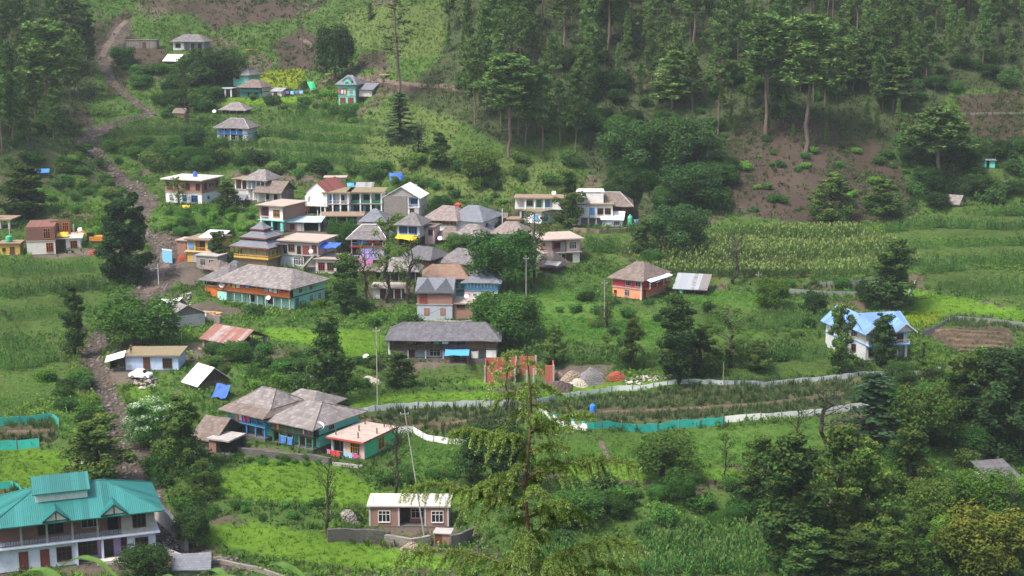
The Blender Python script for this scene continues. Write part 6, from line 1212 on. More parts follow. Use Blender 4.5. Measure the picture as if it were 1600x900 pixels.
# rubble in the stream bed and on the scree
def rock_proto():
    bm = bmesh.new(); bmesh.ops.create_icosphere(bm, subdivisions=1, radius=.5); f = Vector((U(.7, 1.3), U(.7, 1.3), U(.45, .8)))
    V = np.array([(v.co*U(.75, 1.15))*f for v in bm.verts]); Q = [tuple(v.index for v in fc.verts)+(fc.verts[2].index,) for fc in bm.faces]; bm.free(); return V, Q
ROCK = None
m, t, b = _new('grey_stone'); a_ = nd(t, 'ShaderNodeAttribute', attribute_name='col'); t.links.new(a_.outputs['Color'], b.inputs['Base Color']); b.inputs['Roughness'].default_value = .9; ROCK = m
RP = [rock_proto() for _ in range(6)]
def rocks(name, X, Y, s0, s1, base=(.12, .1, .088), lab=None, grp=None, kind='stuff', zadd=None):
    n = len(X); s = s0+(s1-s0)*rng.random(n)**3; p = np.stack([X, Y, tz(X, Y)+.1*s+(0 if zadd is None else zadd)], -1)
    c = np.array(base)*rng.uniform(.55, 1.5, (n, 1)); return scatter(name, RP, p, s, c, ROCK, kind=kind)
n = 5200; seg = rng.integers(0, len(STREAM)-1, n); f = rng.random(n)[:, None]; P = STREAM[seg]*(1-f)+STREAM[seg+1]*f; L = np.hypot(*(STREAM[seg+1]-STREAM[seg])[:, :2].T); keep = rng.random(n) < L/L.max()*1.6
an = rng.random(n)*6.28; rr = np.sqrt(rng.random(n))*P[:, 2]*1.05; rocks('stream_rubble', (P[:, 0]+np.cos(an)*rr)[keep], (P[:, 1]+np.sin(an)*rr)[keep], .12, 1.1)
k = ok & (z == Zi['earth']) & (r0 < .12); rocks('scree', X[k], Y[k], .1, .8, (.12, .095, .08))
def heap(name, px, py, wpx, hpx, mat, label, cat, asp=.6, n=26, rough=.18):
    """a rounded pile of loose stuff lying on the ground"""
    p, t = ground(px, py); s = t/FPX; w = wpx*s/2; h = hpx*s; vs = []; fs = []; o_ = U(0, 99)
    for j in range(8):
        for i in range(n):
            a = 2*math.pi*i/n; r = 1-j/8; rr = r*(1+.22*float(fbm(math.cos(a)*1.4+o_, math.sin(a)*1.4, 2))); zz = h*(1-r**1.6)*(1+rough*float(fbm(math.cos(a)*r*3+o_, math.sin(a)*r*3, 3, 2)))
            x, y = rr*w*math.cos(a), rr*w*asp*math.sin(a); g_ = float(tz(p.x+x, p.y+y))-p.z; vs.append((x, y, zz+g_*r-(.25 if j == 0 else 0)))
    vs.append((0, 0, h))
    for j in range(7):
        for i in range(n): fs.append((j*n+i, j*n+(i+1) % n, (j+1)*n+(i+1) % n, (j+1)*n+i))
    for i in range(n): fs.append((7*n+i, 7*n+(i+1) % n, len(vs)-1))
    o = MB().add(vs, fs, mat).build(name, None, p); o.data.polygons.foreach_set('use_smooth', [True]*len(o.data.polygons)); return tag(o, label, cat)
MT['gravel'] = M_rubble('grey_gravel', (.26, .25, .25), (.36, .35, .35), 6); MT['sand'] = M_rubble('brown_sand', (.32, .25, .19), (.38, .3, .23), 4); MT['limesand'] = M_rubble('pale_sand', (.6, .52, .44), (.7, .62, .54), 4); MT['brickheap'] = M_rubble('broken_brick', (.42, .1, .07), (.5, .15, .1), 5); MT['greysand'] = M_rubble('grey_sand', (.3, .27, .24), (.36, .32, .29), 4); MT['darksoil'] = M_rubble('dark_soil', (.09, .07, .06), (.13, .1, .085), 2)
heap('gravel_heap', 924, 593, 46, 19, mt('gravel'), 'grey gravel heap right of the brick ruin', 'heap')
heap('sand_heap', 894, 592, 42, 13, mt('sand'), 'brown sand heap left of the grey gravel', 'heap')
heap('sand_heap', 872, 590, 22, 9, mt('sand'), 'small brown sand heap close to the ruin wall', 'heap')
heap('lime_heap', 902, 598, 36, 7, mt('limesand'), 'low pale heap in front of the grey gravel', 'heap')
heap('soil_heap', 872, 603, 54, 8, mt('darksoil'), 'low spread of dark soil in front of the ruin', 'heap')
heap('brick_heap', 962, 590, 32, 11, mt('brickheap'), 'heap of fresh red bricks right of the gravel', 'heap')
heap('sand_heap', 544, 812, 44, 17, mt('greysand'), 'grey sand heap left of the new brick cottage', 'heap')
heap('sand_heap', 645, 860, 38, 14, mt('sand'), 'brown sand heap in front of the new brick cottage', 'heap')
heap('gravel_heap', 484, 588, 24, 11, mt('gravel'), 'small grey heap beside the tall dark column tree', 'heap')
heap('sand_heap', 575, 599, 44, 11, mt('limesand'), 'pale sand heap left of the slate longhouse garden', 'heap')
heap('brick_heap', 144, 397, 16, 7, mt('brickheap'), 'small red heap beside the excavator', 'heap')
heap('brick_heap', 284, 406, 20, 9, mt('brickheap'), 'maroon heap below the brown outhouse', 'heap')
heap('soil_heap', 272, 480, 46, 22, mt('darksoil'), 'dark mound beside the stream left of the orange house', 'heap')
def rockpile(px, py, wpx, dpx, n, s0, s1, base, lab, tall=.8):
    p, t = ground(px, py); s = t/FPX; a = rng.random(n)*6.28; r = np.sqrt(rng.random(n)); X_, Y_ = p.x+np.cos(a)*r*wpx*s/2, p.y+np.sin(a)*r*dpx*s/2
    o = rocks('rock_pile', X_, Y_, s0, s1, base, zadd=(1-r)*tall*rng.random(n)); o['label'] = lab; return o
rockpile(228, 600, 36, 30, 70, .4, 1.2, (.33, .28, .25), 'pile of pale boulders in front of the white car', 1.2)
rockpile(1010, 592, 76, 20, 130, .25, .7, (.42, .39, .36), 'long row of pale stones beyond the red bricks', .5)
rockpile(290, 470, 26, 30, 50, .4, 1.0, (.27, .24, .22), 'rock pile on the bank left of the orange house', .9)
rockpile(126, 722, 24, 20, 46, .25, .6, (.4, .37, .35), 'small pale stone pile in the lower left meadow', .5)
rockpile(243, 422, 20, 26, 30, .3, .9, (.36, .33, .31), 'loose boulders in the stream bed beside the dark tree', .4)
rockpile(275, 850, 40, 60, 160, .2, .5, (.3, .26, .24), 'stone rubble inside the retaining wall by the teal roofed house', .4)
# ------------------------------------------------------------------ walls, nets, poles
def wallline(name, pts, h, th, mat, label, cat, cap=None, step=1.2, sink=.6, jit=.0, posts=None, group=None):
    P = []
    for a in pts: p, t = ground(*a[:2]); P.append((p.x, p.y))
    P = np.array(P); L = np.r_[0, np.cumsum(np.hypot(*np.diff(P, axis=0).T))]; n = max(2, int(L[-1]/step)+1); s = np.linspace(0, L[-1], n); x = np.interp(s, L, P[:, 0]); y = np.interp(s, L, P[:, 1]); z = tz(x, y)
    z = np.convolve(np.pad(z, 2, mode='edge'), np.ones(5)/5, 'valid') if n > 4 else z
    tx, ty = np.gradient(x), np.gradient(y); l = np.hypot(tx, ty)+1e-9; nx_, ny_ = -ty/l*th/2, tx/l*th/2
    hh = h+np.array([U(-jit, jit) for _ in range(n)]); p0 = Vector((x[0], y[0], z[0])); vs = []; fs = []
    wob = np.array([U(-1, 1) for _ in range(n)])*jit*.7
    for i in range(n):
        for (ox, oz) in ((1, -sink), (1, hh[i]), (-1, hh[i]), (-1, -sink)): vs.append((x[i]+nx_[i]*ox+(wob[i]*nx_[i]/th*2 if oz > 0 else 0)-p0.x, y[i]+ny_[i]*ox+(wob[i]*ny_[i]/th*2 if oz > 0 else 0)-p0.y, z[i]+oz-p0.z))
    for i in range(n-1):
        for k in range(4): fs.append((i*4+k, i*4+(k+1) % 4, (i+1)*4+(k+1) % 4, (i+1)*4+k))
    fs += [(3, 2, 1, 0), tuple((n-1)*4+k for k in range(4))]
    if posts:
        root = tag(empty(name, p0), label, cat, group); MB().add(vs, fs, mt(mat) if isinstance(mat, str) else mat).build(posts[2], root)
        k = max(2, int(L[-1]/posts[0])+1)
        for q in range(k):
            i = min(n-1, round(q*(n-1)/(k-1))); MB().tube([(x[i]-p0.x, y[i]-p0.y-.08, z[i]-p0.z-.3), (x[i]-p0.x, y[i]-p0.y-.08, z[i]-p0.z+h+.35)], .06, mt(posts[1]), 5).build('post', root)
        return root
    return tag(MB().add(vs, fs, mt(mat) if isinstance(mat, str) else mat).build(name, None, p0), label, cat, group)
MT['net_turq'] = M_plain('turquoise_shade_net', (.03, .36, .3), .7, 0, .25, 1.2); MT['net_white'] = M_plain('white_sheet', (.78, .78, .77), .6, 0, .08, 1); MT['net_grey'] = M_plain('pale_grey_net', (.5, .54, .54), .7, 0, .25, .8); MT['net_dark'] = M_plain('grey_net', (.2, .21, .2), .8, 0, .25, .8)
NP = (3.2, 'woodgrey', 'net')
wallline('net_fence', [(858,655),(880,664),(920,671),(980,673),(1050,669),(1130,663)], 1.25, .05, 'net_turq', 'turquoise shade net fence along the lower edge of the orchard plot', 'fence', jit=.13, posts=NP)
wallline('sheet_fence', [(1131,662),(1200,656),(1290,648),(1340,640),(1400,632),(1440,622)], 1.1, .05, 'net_white', 'white plastic sheet fence continuing right of the turquoise net', 'fence', jit=.06, posts=NP)
wallline('sheet_fence', [(842,640),(856,656),(880,668),(918,674)], 1.2, .05, 'net_white', 'short white sheet fence in front of the turquoise net beside the cedar', 'fence', jit=.06, posts=NP)
wallline('sheet_fence', [(612,676),(645,675),(665,688),(700,694),(745,692),(780,684)], 1.0, .05, 'net_white', 'white sheet fence curving below the left orchard plot', 'fence', jit=.06, posts=NP)
wallline('net_fence', [(838,632),(880,622),(960,610),(1040,602),(1130,602),(1230,599),(1320,592),(1400,586),(1470,578)], .85, .05, 'net_grey', 'long pale net fence along the upper edge of the orchard plot', 'fence', jit=.13, posts=NP)
wallline('net_fence', [(530,652),(570,644),(640,638),(720,636),(800,634)], 1.0, .05, 'net_grey', 'pale net fence along the upper edge of the left orchard plot', 'fence', jit=.13, posts=NP)
wallline('sheet_fence', [(1518,612),(1530,604),(1545,596)], 1.0, .05, 'net_white', 'short white sheet fence by the track bend on the right', 'fence', jit=.05, posts=NP)
wallline('net_fence', [(-8,666),(40,662),(84,658),(93,666)], 1.3, .05, 'net_turq', 'turquoise net fence along the back of the left vegetable plot', 'fence', jit=.15, posts=NP)
wallline('net_fence', [(-10,703),(30,702),(62,698)], 1.5, .05, 'net_turq', 'turquoise net fence along the front of the left vegetable plot', 'fence', jit=.1, posts=NP)
wallline('net_fence', [(-10,764),(20,763),(33,770),(35,778),(22,785),(-10,788)], 1.1, .05, 'net_turq', 'turquoise net fence curling round the lowest left plot', 'fence', jit=.15, posts=NP)
wallline('net_fence', [(1232,458),(1290,462),(1350,463)], 1.0, .05, 'net_dark', 'grey net fence before the small plot under the tasselled corn', 'fence', jit=.05, posts=NP)
wallline('net_fence', [(1280,449),(1330,445),(1385,441)], .9, .05, 'net_dark', 'grey net fence behind the small plot under the tasselled corn', 'fence', jit=.05, posts=NP)
wallline('sheet_fence', [(1418,462),(1427,452),(1430,440)], .7, .05, 'net_white', 'small curved white strip fence beside the alder behind the villa', 'fence', jit=.04, posts=NP)
wallline('net_fence', [(1440,526),(1470,510),(1492,500),(1540,504),(1600,512)], .9, .05, 'net_dark', 'dark grey net fence around the ploughed plot on the right', 'fence', jit=.05, posts=NP)
wallline('stone_wall', [(512,846),(560,846),(600,848)], 1.7, .5, 'stonedark', 'dark dry stone wall left below the new brick cottage', 'wall', jit=.08)
wallline('stone_wall', [(602,849),(640,856),(672,852)], 1.3, .5, 'stone', 'bulging grey retaining wall under the new brick cottage', 'wall', jit=.08)
wallline('stone_wall', [(704,857),(725,853),(742,842)], 1.9, .5, 'stonedark', 'dark stone wall right of the tiny brick outhouse', 'wall', jit=.08)
wallline('retaining_wall', [(238,806),(258,824),(276,844),(292,862)], 2.6, .5, 'concrete', 'tall weathered retaining wall along the stream by the teal roofed house', 'wall', jit=.06)
wallline('parapet_wall', [(236,852),(262,864),(298,878)], .7, .35, 'concrete', 'low pale topped parapet wall right of the teal roofed house', 'wall')
wallline('retaining_wall', [(300,885),(345,880),(400,892),(450,910)], .6, .4, 'stone', 'concrete channel wall at the bottom right of the slate shed', 'wall', jit=.05)
wallline('courtyard_wall', [(366,708),(430,716),(500,722),(516,726)], 1.0, .5, 'stonedark', 'mossy stone courtyard wall above the bright lawn', 'wall', jit=.1)
wallline('courtyard_wall', [(520,727),(566,732)], .5, .3, 'concrete', 'low concrete edge before the mint green house', 'wall')
wallline('terrace_wall', [(896,362),(940,365),(1000,360)], 1.0, .5, 'concretebrown', 'long brown stone terrace wall under the white compound', 'wall', jit=.06)
wallline('terrace_wall', [(284,492),(320,498),(345,506)], 1.6, .5, 'stone', 'rubble terrace wall under the left end of the orange house', 'wall', jit=.1)
wallline('garden_wall', [(650,505),(720,508),(742,506)], .8, .3, 'concrete', 'low grey wall under the pale blue and brick house', 'wall')
wallline('plinth_wall', [(1505,179),(1560,178),(1610,178)], .4, .4, 'stone', 'thin concrete ledge across the landslide at the right', 'wall')
POLES = []
def pole(px, py, hpx, label, mat='fr_grey', r=.09, arm=True, lean=0, name='utility_pole', cat='pole', tmin=0):
    p, t = ground(px, py, tmin); h = hpx*t/FPX; root = tag(empty(name, p), label, cat)
    MB().tube([(0, 0, -.4), (lean*h*.5, 0, h*.5), (lean*h, 0, h)], [r*1.2, r, r*.75], mt(mat), 6).build('shaft', root)
    POLES.append(root)
    if arm: MB().box(lean*h-.55, lean*h+.55, -.05, .05, h-.75, h-.63, mt('steel')).build('cross_arm', root); MB().tube([(lean*h-.5, 0, h-.63), (lean*h-.5, 0, h-.45)], .05, mt('fr_white'), 5).tube([(lean*h+.5, 0, h-.63), (lean*h+.5, 0, h-.45)], .05, mt('fr_white'), 5).build('insulator', root)
    return root
pole(664, 842, 210, 'thin pale leaning electricity pole rising before the new brick cottage', 'concrete', .1, lean=-.14)
pole(590, 640, 132, 'slim grey electricity pole left of the slate longhouse', 'concrete', .09)
pole(594, 620, 100, 'thin rusty pole in the garden before the slate longhouse', 'fr_brown', .06, False)
pole(822, 470, 72, 'pale electricity pole left of the broad tree row by the fields', 'concrete', .09)
pole(944, 512, 76, 'slender pale electricity pole in the field below the crimson house', 'concrete', .08)
pole(1184, 468, 44, 'pale electricity pole in front of the tasselled corn', 'concrete', .08)
pole(785, 352, 27, 'short white pole standing by the brown sheds', 'fr_white', .1, False)
pole(248, 446, 34, 'thin white pole at the left end of the orange house', 'fr_white', .09, False)
pole(502, 360, 40, 'white pole between the bazaar shops', 'fr_white', .1, False)
pole(497, 358, 30, 'shorter white pole left of the one between the bazaar shops', 'fr_white', .1, False)
pole(16, 384, 28, 'thin pale pole behind the green water tank', 'fr_white', .07, False)
pole(1130, 598, 34, 'thin pole between the field alders', 'barkpale', .07, False)
pole(1103, 360, 22, 'fence post at the corn field corner', 'fr_grey', .07, False, name='fence_post', cat='post')
pole(116, 372, 22, 'grey concrete column stub behind the unfinished brick house', 'concrete', .25, False, name='concrete_column', cat='column')
pole(284, 536, 16, 'thin white post below the stone barn', 'fr_white', .06, False, name='post', cat='post')
pole(1555, 250, 12, 'short white pole on the turquoise hut roof corner', 'fr_white', .09, False)
pole(921, 360, 46, 'dark thin pole before the white main house', 'fr_brown', .06, False)
def cable(A, B, label, sag=1.2):
    ha, hb = (Vector((0, 0, max(v.co.z for v in o.children[0].data.vertices)-.5))+Vector((max(o.children[0].data.vertices, key=lambda v: v.co.z).co.x, 0, 0)) for o in (A, B)); a = A.location+ha; b = B.location+hb; L = (b-a).length
    pts = [tuple((b-a)*t-Vector((0, 0, sag*4*t*(1-t)))) for t in np.linspace(0, 1, 14)]
    tag(MB().tube(pts, .03, mt('black'), 4).build('power_cable', None, a), label, 'cable')
cable(POLES[0], POLES[1], 'slack cable from the leaning pole to the slim pole by the slate longhouse'); cable(POLES[3], POLES[4], 'cable between the poles left and below the crimson house', 1.5); cable(POLES[4], POLES[5], 'cable running to the pole before the tasselled corn', 2); cable(POLES[1], POLES[3], 'cable crossing above the slate longhouse roof', 1.5); cable(POLES[6], POLES[8], 'cable over the village roofs to the bazaar shops', 1.5)
# sign board beside the stream
p, t = ground(262, 414); sb = tag(empty('sign_board', p, R(-32)), 'tall pale blue sign board standing beside the stream bed', 'sign')
MB().box(-1.5, 1.5, -.04, .04, .5, 3.6, colmat('signblue', (.2, .48, .72))).box(-1.53, 1.53, -.06, -.041, 3.35, 3.62, mt('fr_white')).build('board', sb)
for xx_ in (-1.2, 1.2): MB().tube([(xx_, .1, -.4), (xx_, .1, 3.5)], .05, mt('steel'), 5).build('leg', sb)
# ------------------------------------------------------------------ tanks, dishes, tarpaulins, laundry
def tank(loc, mat, label, r=.6, h=1.3):
    o = tag(empty('water_tank', loc), label, 'water tank'); MB().lathe([(r*.96, 0), (r, .06), (r, h*.3), (r*.97, h*.33), (r, h*.36), (r, h*.62), (r*.97, h*.65), (r, h*.68), (r*.98, h*.82), (r*.7, h*.94), (r*.36, h*.97)], mat, 16).build('drum', o); MB().lathe([(r*.36, h*.97), (r*.36, h*1.06), (r*.1, h*1.1)], mat, 12).build('lid', o); return o
tank(on(FLATH, .5, 5, FLATH.top+.3), colmat('tankblue', (.05, .14, .6)), 'blue water tank on the flat roofed brick house', .6, 1.2)
p_ = OUTH.location; tank((p_.x-.5, p_.y+1.4, p_.z+2.95), colmat('tankgreen', (.06, .4, .22)), 'green water tank on the yellow outhouse roof', .75, 1.35)
tank(on(SHOP, 4.6, 9, SHOP.top+.3), mt('fr_white'), 'white water tank behind the shop roof', .62, 1.5)
p_ = bpy.data.objects['concrete_frame'].location; tank((p_.x-1.4, p_.y+1.6, p_.z+2.7), colmat('tankblue', (.05, .14, .6)), 'blue water tank on the bare concrete platform', .7, 1.6)
p_, t_ = ground(926, 645); tank(p_, colmat('drumblue', (.04, .2, .62)), 'blue drum standing on the orchard path', .5, 1.5)
tank(on(REDH, REDH.w/2+4.4, 9.2, 0), colmat('tankgreen2', (.1, .5, .3)), 'green drum behind the crimson house', .5, 1.3)
p_, t_ = ground(983, 353); tank(p_+Vector((.2, 0, 0)), colmat('tankgreen2', (.1, .5, .3)), 'green drum on a stand beside the red timber end', .6, 2.6)
def dish(loc, label, r=.5, az=0):
    o = tag(empty('satellite_dish', loc, az), label, 'satellite dish'); M = Matrix.Translation((0, -.1, .75)) @ Matrix.Rotation(R(55), 4, 'X')
    MB(M).lathe([(r*.05, -.02), (r*.5, .04), (r*.85, .12), (r, .18), (r*.97, .2), (r*.8, .13), (r*.4, .05), (r*.05, .01)], mt('fr_white'), 16).build('reflector', o); MB().tube([(0, 0, 0), (0, 0, .75)], .035, mt('steel'), 5).build('mast', o); MB(M).tube([(0, -r, .18), (0, 0, .55)], .02, mt('steel'), 4).build('feed_arm', o); return o
dish(on(ORG, -ORG.w/2+1.4, -.1, 2.9), 'white dish on the left corner of the orange house gallery', .62)
dish(on(ORG, ORG.w*.22, -.25, 1.4), 'white dish below the orange gallery near its right end', .5)
dish(on(PLAS, PLAS.w/2-1.2, -1.1, 3.2), 'white dish at the staircase of the bare plaster house', .5)
dish(on(REDH, REDH.w/2+1.2, 4.4, 2.9), 'white dish on the balcony of the crimson house', .65)
dish(on(REDH, REDH.w/2+1.3, 10, 2.9), 'small bluish white dish at the far balcony end of the crimson house', .45)
dish(on(GREENG, GREENG.w/2+.4, 1.2, 2.9), 'pale dish on the right corner of the green gallery', .75)
dish(on(COMP, 3.0, 5.2, COMP.top+3.4), 'white dish on the upper flat roof of the white compound', .55)
dish(on(AWN, AWN.w/2+5.6, -2.5, 2.0), 'white dish above the dark slate barn roof', .55)
dish(on(RAWB, RAWB.w/2+5.2, 5.5, 3.9), 'white dish on the flat roof beside the excavator', .55)
dish(on(LIMEH, LIMEH.w/2+2.6, 2, 3.7), 'white dish on the brick annex terrace', .5)
p_, t_ = ground(572, 564); dish(p_, 'white dish on the grass left of the slate longhouse', .6)
p_, t_ = ground(335, 178); dish(p_, 'white dish in the garden of the slate hut', .6)
p_, t_ = ground(319, 146); dish(p_, 'white dish left of the white porch in the upper hamlet', .6)
def sheet(name, loc, w, d, sag, mat, label, rz=0, tilt=0, cat='tarpaulin', posts=0, bumpy=.12):
    o = tag(empty(name, loc, rz), label, cat) if posts else None; vs = []; fs = []; n = 10; k_ = U(0, 99)
    for j in range(n+1):
        for i in range(n+1):
            u, v = i/n*2-1, j/n*2-1; vs.append((u*w/2, v*d/2, v*d/2*tilt-sag*(1-u*u)*(1-v*v)+bumpy*float(fbm(u*2+k_, v*2, 2, 3))))
    for j in range(n):
        for i in range(n): q = j*(n+1)+i; fs.append((q, q+1, q+n+2, q+n+1))
    mb = MB().add(vs, fs, mat)
    if posts:
        mb.build('cloth', o)
        for sx in (-1, 1):
            for sy in (-1, 1): MB().tube([(sx*w*.47, sy*d*.47, -posts), (sx*w*.47, sy*d*.47, sy*d/2*tilt)], .05, mt('wood'), 5).build('pole', o)
        return o
    x = mb.build(name, None, loc); x.rotation_euler = (0, 0, rz); return tag(x, label, cat)
TB = colmat('tarpblue', (.05, .13, .62)); TS = colmat('tarpsky', (.08, .33, .72)); TY = colmat('tarpyellow', (.75, .46, .03))
sheet('tarpaulin', on(SLATEL, 2.6, -1.5, 1.7), 4.4, 2.6, .15, TS, 'light blue tarpaulin awning at the door of the slate longhouse', SLATEL.rz, .2, posts=1.8)
sheet('tarpaulin', on(AWN, -.2, -1.0, 2.5), 5.0, 2.4, .1, TY, 'yellow tarpaulin awning under the blue windows', AWN.rz, .35, posts=2.6, bumpy=.25)
sheet('tarpaulin', on(PLAS, PLAS.w/2+2.0, 2, 5.0), 4.0, 3.4, .2, TB, 'blue and white tarpaulin roof right of the bare plaster house', PLAS.rz, .2, posts=2.0, bumpy=.3)
p_, t_ = ground(619, 281); sheet('tarpaulin', p_+Vector((0, 0, .8)), 3.4, 3.2, -.7, TB, 'bright blue tarpaulin heap on the slope above the village', .2, .5, bumpy=.3)
p_, t_ = ground(548, 296); sheet('tarpaulin', p_+Vector((0, 0, 1.2)), 1.8, 1.6, -.3, TS, 'small blue tarpaulin left of the patched roof hut', .2, .5)
p_, t_ = ground(346, 622); sheet('tarpaulin', p_+Vector((0, 0, 1.2)), 2.6, 2.0, .2, TB, 'blue tarpaulin hanging in the trees below the white roofed cowshed', -.3, .9, bumpy=.3)
sheet('tarpaulin', on(RAWB, RAWB.w/2+1.4, 3, 4.0), 2.6, 2.6, -.5, TY, 'yellow tarpaulin on the unfinished brick house terrace', .2, .2, bumpy=.2)
p_, t_ = ground(291, 326); sheet('tarpaulin', p_+Vector((0, 0, .5)), 1.8, 1.4, -.3, TY, 'yellow sheet lying below the flat roofed brick house', .2, .4)
p_, t_ = ground(550, 171); sheet('tarpaulin', p_+Vector((0, 0, .7)), 2.0, 1.6, -.5, TY, 'yellow and red sheet below the turquoise tower house', .2, .4)
p_, t_ = ground(488, 141); sheet('tarpaulin', p_+Vector((0, 0, 1.2)), 2.2, 2.4, -.4, colmat('tarpgreen', (.05, .5, .22)), 'bright green tarpaulin bundle beside the upper track', .6, 1.1)
p_, t_ = ground(345, 172)
CLO = dict(pink=(.75, .12, .35), red=(.6, .05, .05), blue=(.08, .2, .6), white=(.75, .75, .75), yellow=(.75, .5, .08), black=(.03, .03, .035), sky=(.2, .5, .75), purple=(.3, .08, .4), orange=(.75, .28, .06), green=(.08, .4, .22), magenta=(.65, .05, .4))
def laundry(pA, pB, cols, where, sag=.12, h=1.0, line=True):
    a, b = Vector(pA), Vector(pB); n = len(cols); d = (b-a); dn = d.normalized(); L = d.length
    if line: tag(MB().tube([(0, 0, 0), tuple(d*.5-Vector((0, 0, sag*.5))), tuple(d)], .02, mt('steel'), 4).build('clothes_line', None, a), 'clothes line strung '+where, 'clothes line')
    seen = {}
    for i, c in enumerate(cols):
        t = (i+.5)/n; p = a+d*t-Vector((0, 0, sag*.5*(1-abs(2*t-1)))); w = L/n*U(.6, .85); hh = h*U(.7, 1.1); vs = []; fs = []
        for j in range(5):
            for k in range(5): q = dn*(w*(k/4-.5)*(1-.12*j/4)); vs.append(tuple(q+Vector((-dn.y, dn.x, 0))*.06*math.sin(k*2+j+i)*j/4+Vector((0, 0, -hh*j/4))))
        for j in range(4):
            for k in range(4): fs.append((j*5+k, j*5+k+1, j*5+k+6, j*5+k+5))
        seen[c] = seen.get(c, 0)+1; w_ = {1: '', 2: 'second ', 3: 'third ', 4: 'fourth '}[seen[c]]
        tag(MB().add(vs, fs, colmat('cloth'+c, CLO[c], .85)).build('hanging_cloth', None, p), w_+c+' cloth hung '+where, 'laundry', 'laundry '+where)
s_ = ORG.s
laundry(on(ORG, -ORG.w*.36, -.12, 36*s_-.3), on(ORG, -ORG.w*.04, -.12, 36*s_-.3), ['sky', 'yellow', 'white', 'magenta', 'sky'], 'on the left of the orange gallery')
laundry(on(ORG, ORG.w*.16, -.12, 36*s_-.3), on(ORG, ORG.w*.46, -.12, 36*s_-.3), ['sky', 'white', 'white', 'pink', 'red'], 'on the right of the orange gallery')
p0_, _ = ground(304, 498); p1_, _ = ground(338, 500); laundry(p0_+Vector((0, 0, 1.7)), p1_+Vector((0, 0, 1.6)), ['black', 'white', 'blue', 'white', 'green', 'red', 'red'], 'in the yard left of the orange house')
laundry(on(BLUEG, -BLUEG.w*.28, -.12, 38*BLUEG.s-.4), on(BLUEG, BLUEG.w*.12, -.12, 38*BLUEG.s-.4), ['orange', 'white', 'pink', 'pink'], 'on the bright blue gallery', h=1.3)
laundry(on(GREENG, -GREENG.w*.46, -.12, 39*GREENG.s-.4), on(GREENG, -GREENG.w*.3, -.12, 39*GREENG.s-.4), ['red', 'yellow'], 'on the left of the green gallery', h=1.1)
laundry(on(GREENG, GREENG.w*.26, -.12, 39*GREENG.s-.4), on(GREENG, GREENG.w*.46, -.12, 39*GREENG.s-.4), ['white', 'purple', 'pink'], 'on the right of the green gallery', h=1.1)
laundry(on(GREENG, -GREENG.w*.28, -.3, 1.5), on(GREENG, GREENG.w*.05, -.3, 1.5), ['blue', 'blue'], 'below the green gallery', h=1.2)
laundry(on(MINT, -MINT.w*.5, -1.4, 1.2), on(MINT, MINT.w*.5, -2.0, 1.5), ['pink', 'red', 'red', 'black', 'sky', 'sky', 'magenta'], 'in front of the mint green house', h=.9)
laundry(on(PURPLE, -PURPLE.w*.35, -.1, 50*PURPLE.s-.4), on(PURPLE, PURPLE.w*.4, -.1, 50*PURPLE.s-.4), ['blue', 'blue', 'red', 'red'], 'on the top veranda of the violet house', h=1.0)
tag(MB().box(-1.9, 1.2, -.04, .04, -1.4, 0, colmat('banner', (.62, .2, .5))).build('banner', None, on(PURPLE, 0, -.45, 15*PURPLE.s+.1)), 'magenta banner hung under the violet house lattice', 'banner')
laundry(on(SLATEL, -.1*SLATEL.w, -.2, 33*SLATEL.s), on(SLATEL, .06*SLATEL.w, -.2, 33*SLATEL.s), ['green', 'white'], 'on the timber gallery of the slate longhouse', h=.8)
p0_, _ = ground(446, 151); p1_, _ = ground(474, 150); laundry(p0_+Vector((0, 0, 1.7)), p1_+Vector((0, 0, 1.7)), ['purple', 'sky', 'blue', 'sky'], 'in the upper hamlet yard')
p0_ = bpy.data.objects['turquoise_tower_house']; h_ = House(); h_.root = p0_; h_.rz = p0_.rotation_euler.z
laundry(on(h_, -2.6, -.15, 4.6), on(h_, -.2, -.15, 4.6), ['magenta', 'white', 'yellow'], 'on the turquoise tower house balcony', h=1.2)
p0_, _ = ground(986, 352); p1_, _ = ground(998, 351); laundry(p0_+Vector((.6, 0, 1.4)), p1_+Vector((0, 0, 1.3)), ['sky', 'blue'], 'beside the red timber end', h=1.1)
laundry(on(BLUEH, BLUEH.w/2-.4, -1.0, 1.4), on(BLUEH, BLUEH.w/2+1.2, -2.0, 1.4), ['pink'], 'before the white lower wall of the blue wing', h=1.0)
def planks(px, py, L, rz, n, label, base=(.55, .34, .14)):
    p, t = ground(px, py); mb = MB(); m = colmat('sawn', base)
    for i in range(n): x = U(-.3, .3); y = i*.26-n*.13; mb.box(x-L/2, x+L/2, y-.11, y+.11, .05+.02*(i % 3), .16+.02*(i % 3), m)
    o = mb.build('plank_stack', None, p); o.rotation_euler = (0, 0, R(rz)); tag(o, label, 'timber')
planks(330, 489, 4.5, -18, 6, 'sawn yellow planks lying below the orange house yard'); planks(610, 117, 6, 6, 5, 'pale sawn planks on the earth right of the big dark round tree'); planks(397, 78, 5, 12, 6, 'pale sawn planks beside the upper slope'); planks(322, 546, 3, -20, 4, 'yellow boards lying under the rusty open shed', (.6, .3, .1)); planks(518, 116, 4, 4, 4, 'orange sawn boards under the big dark round tree', (.6, .33, .14)); planks(320, 778, 3, 10, 5, 'red brown branches stacked by the lawn corner', (.25, .11, .07)); planks(975, 622, 2, 5, 3, 'orange planks at the upper orchard fence', (.6, .28, .1))
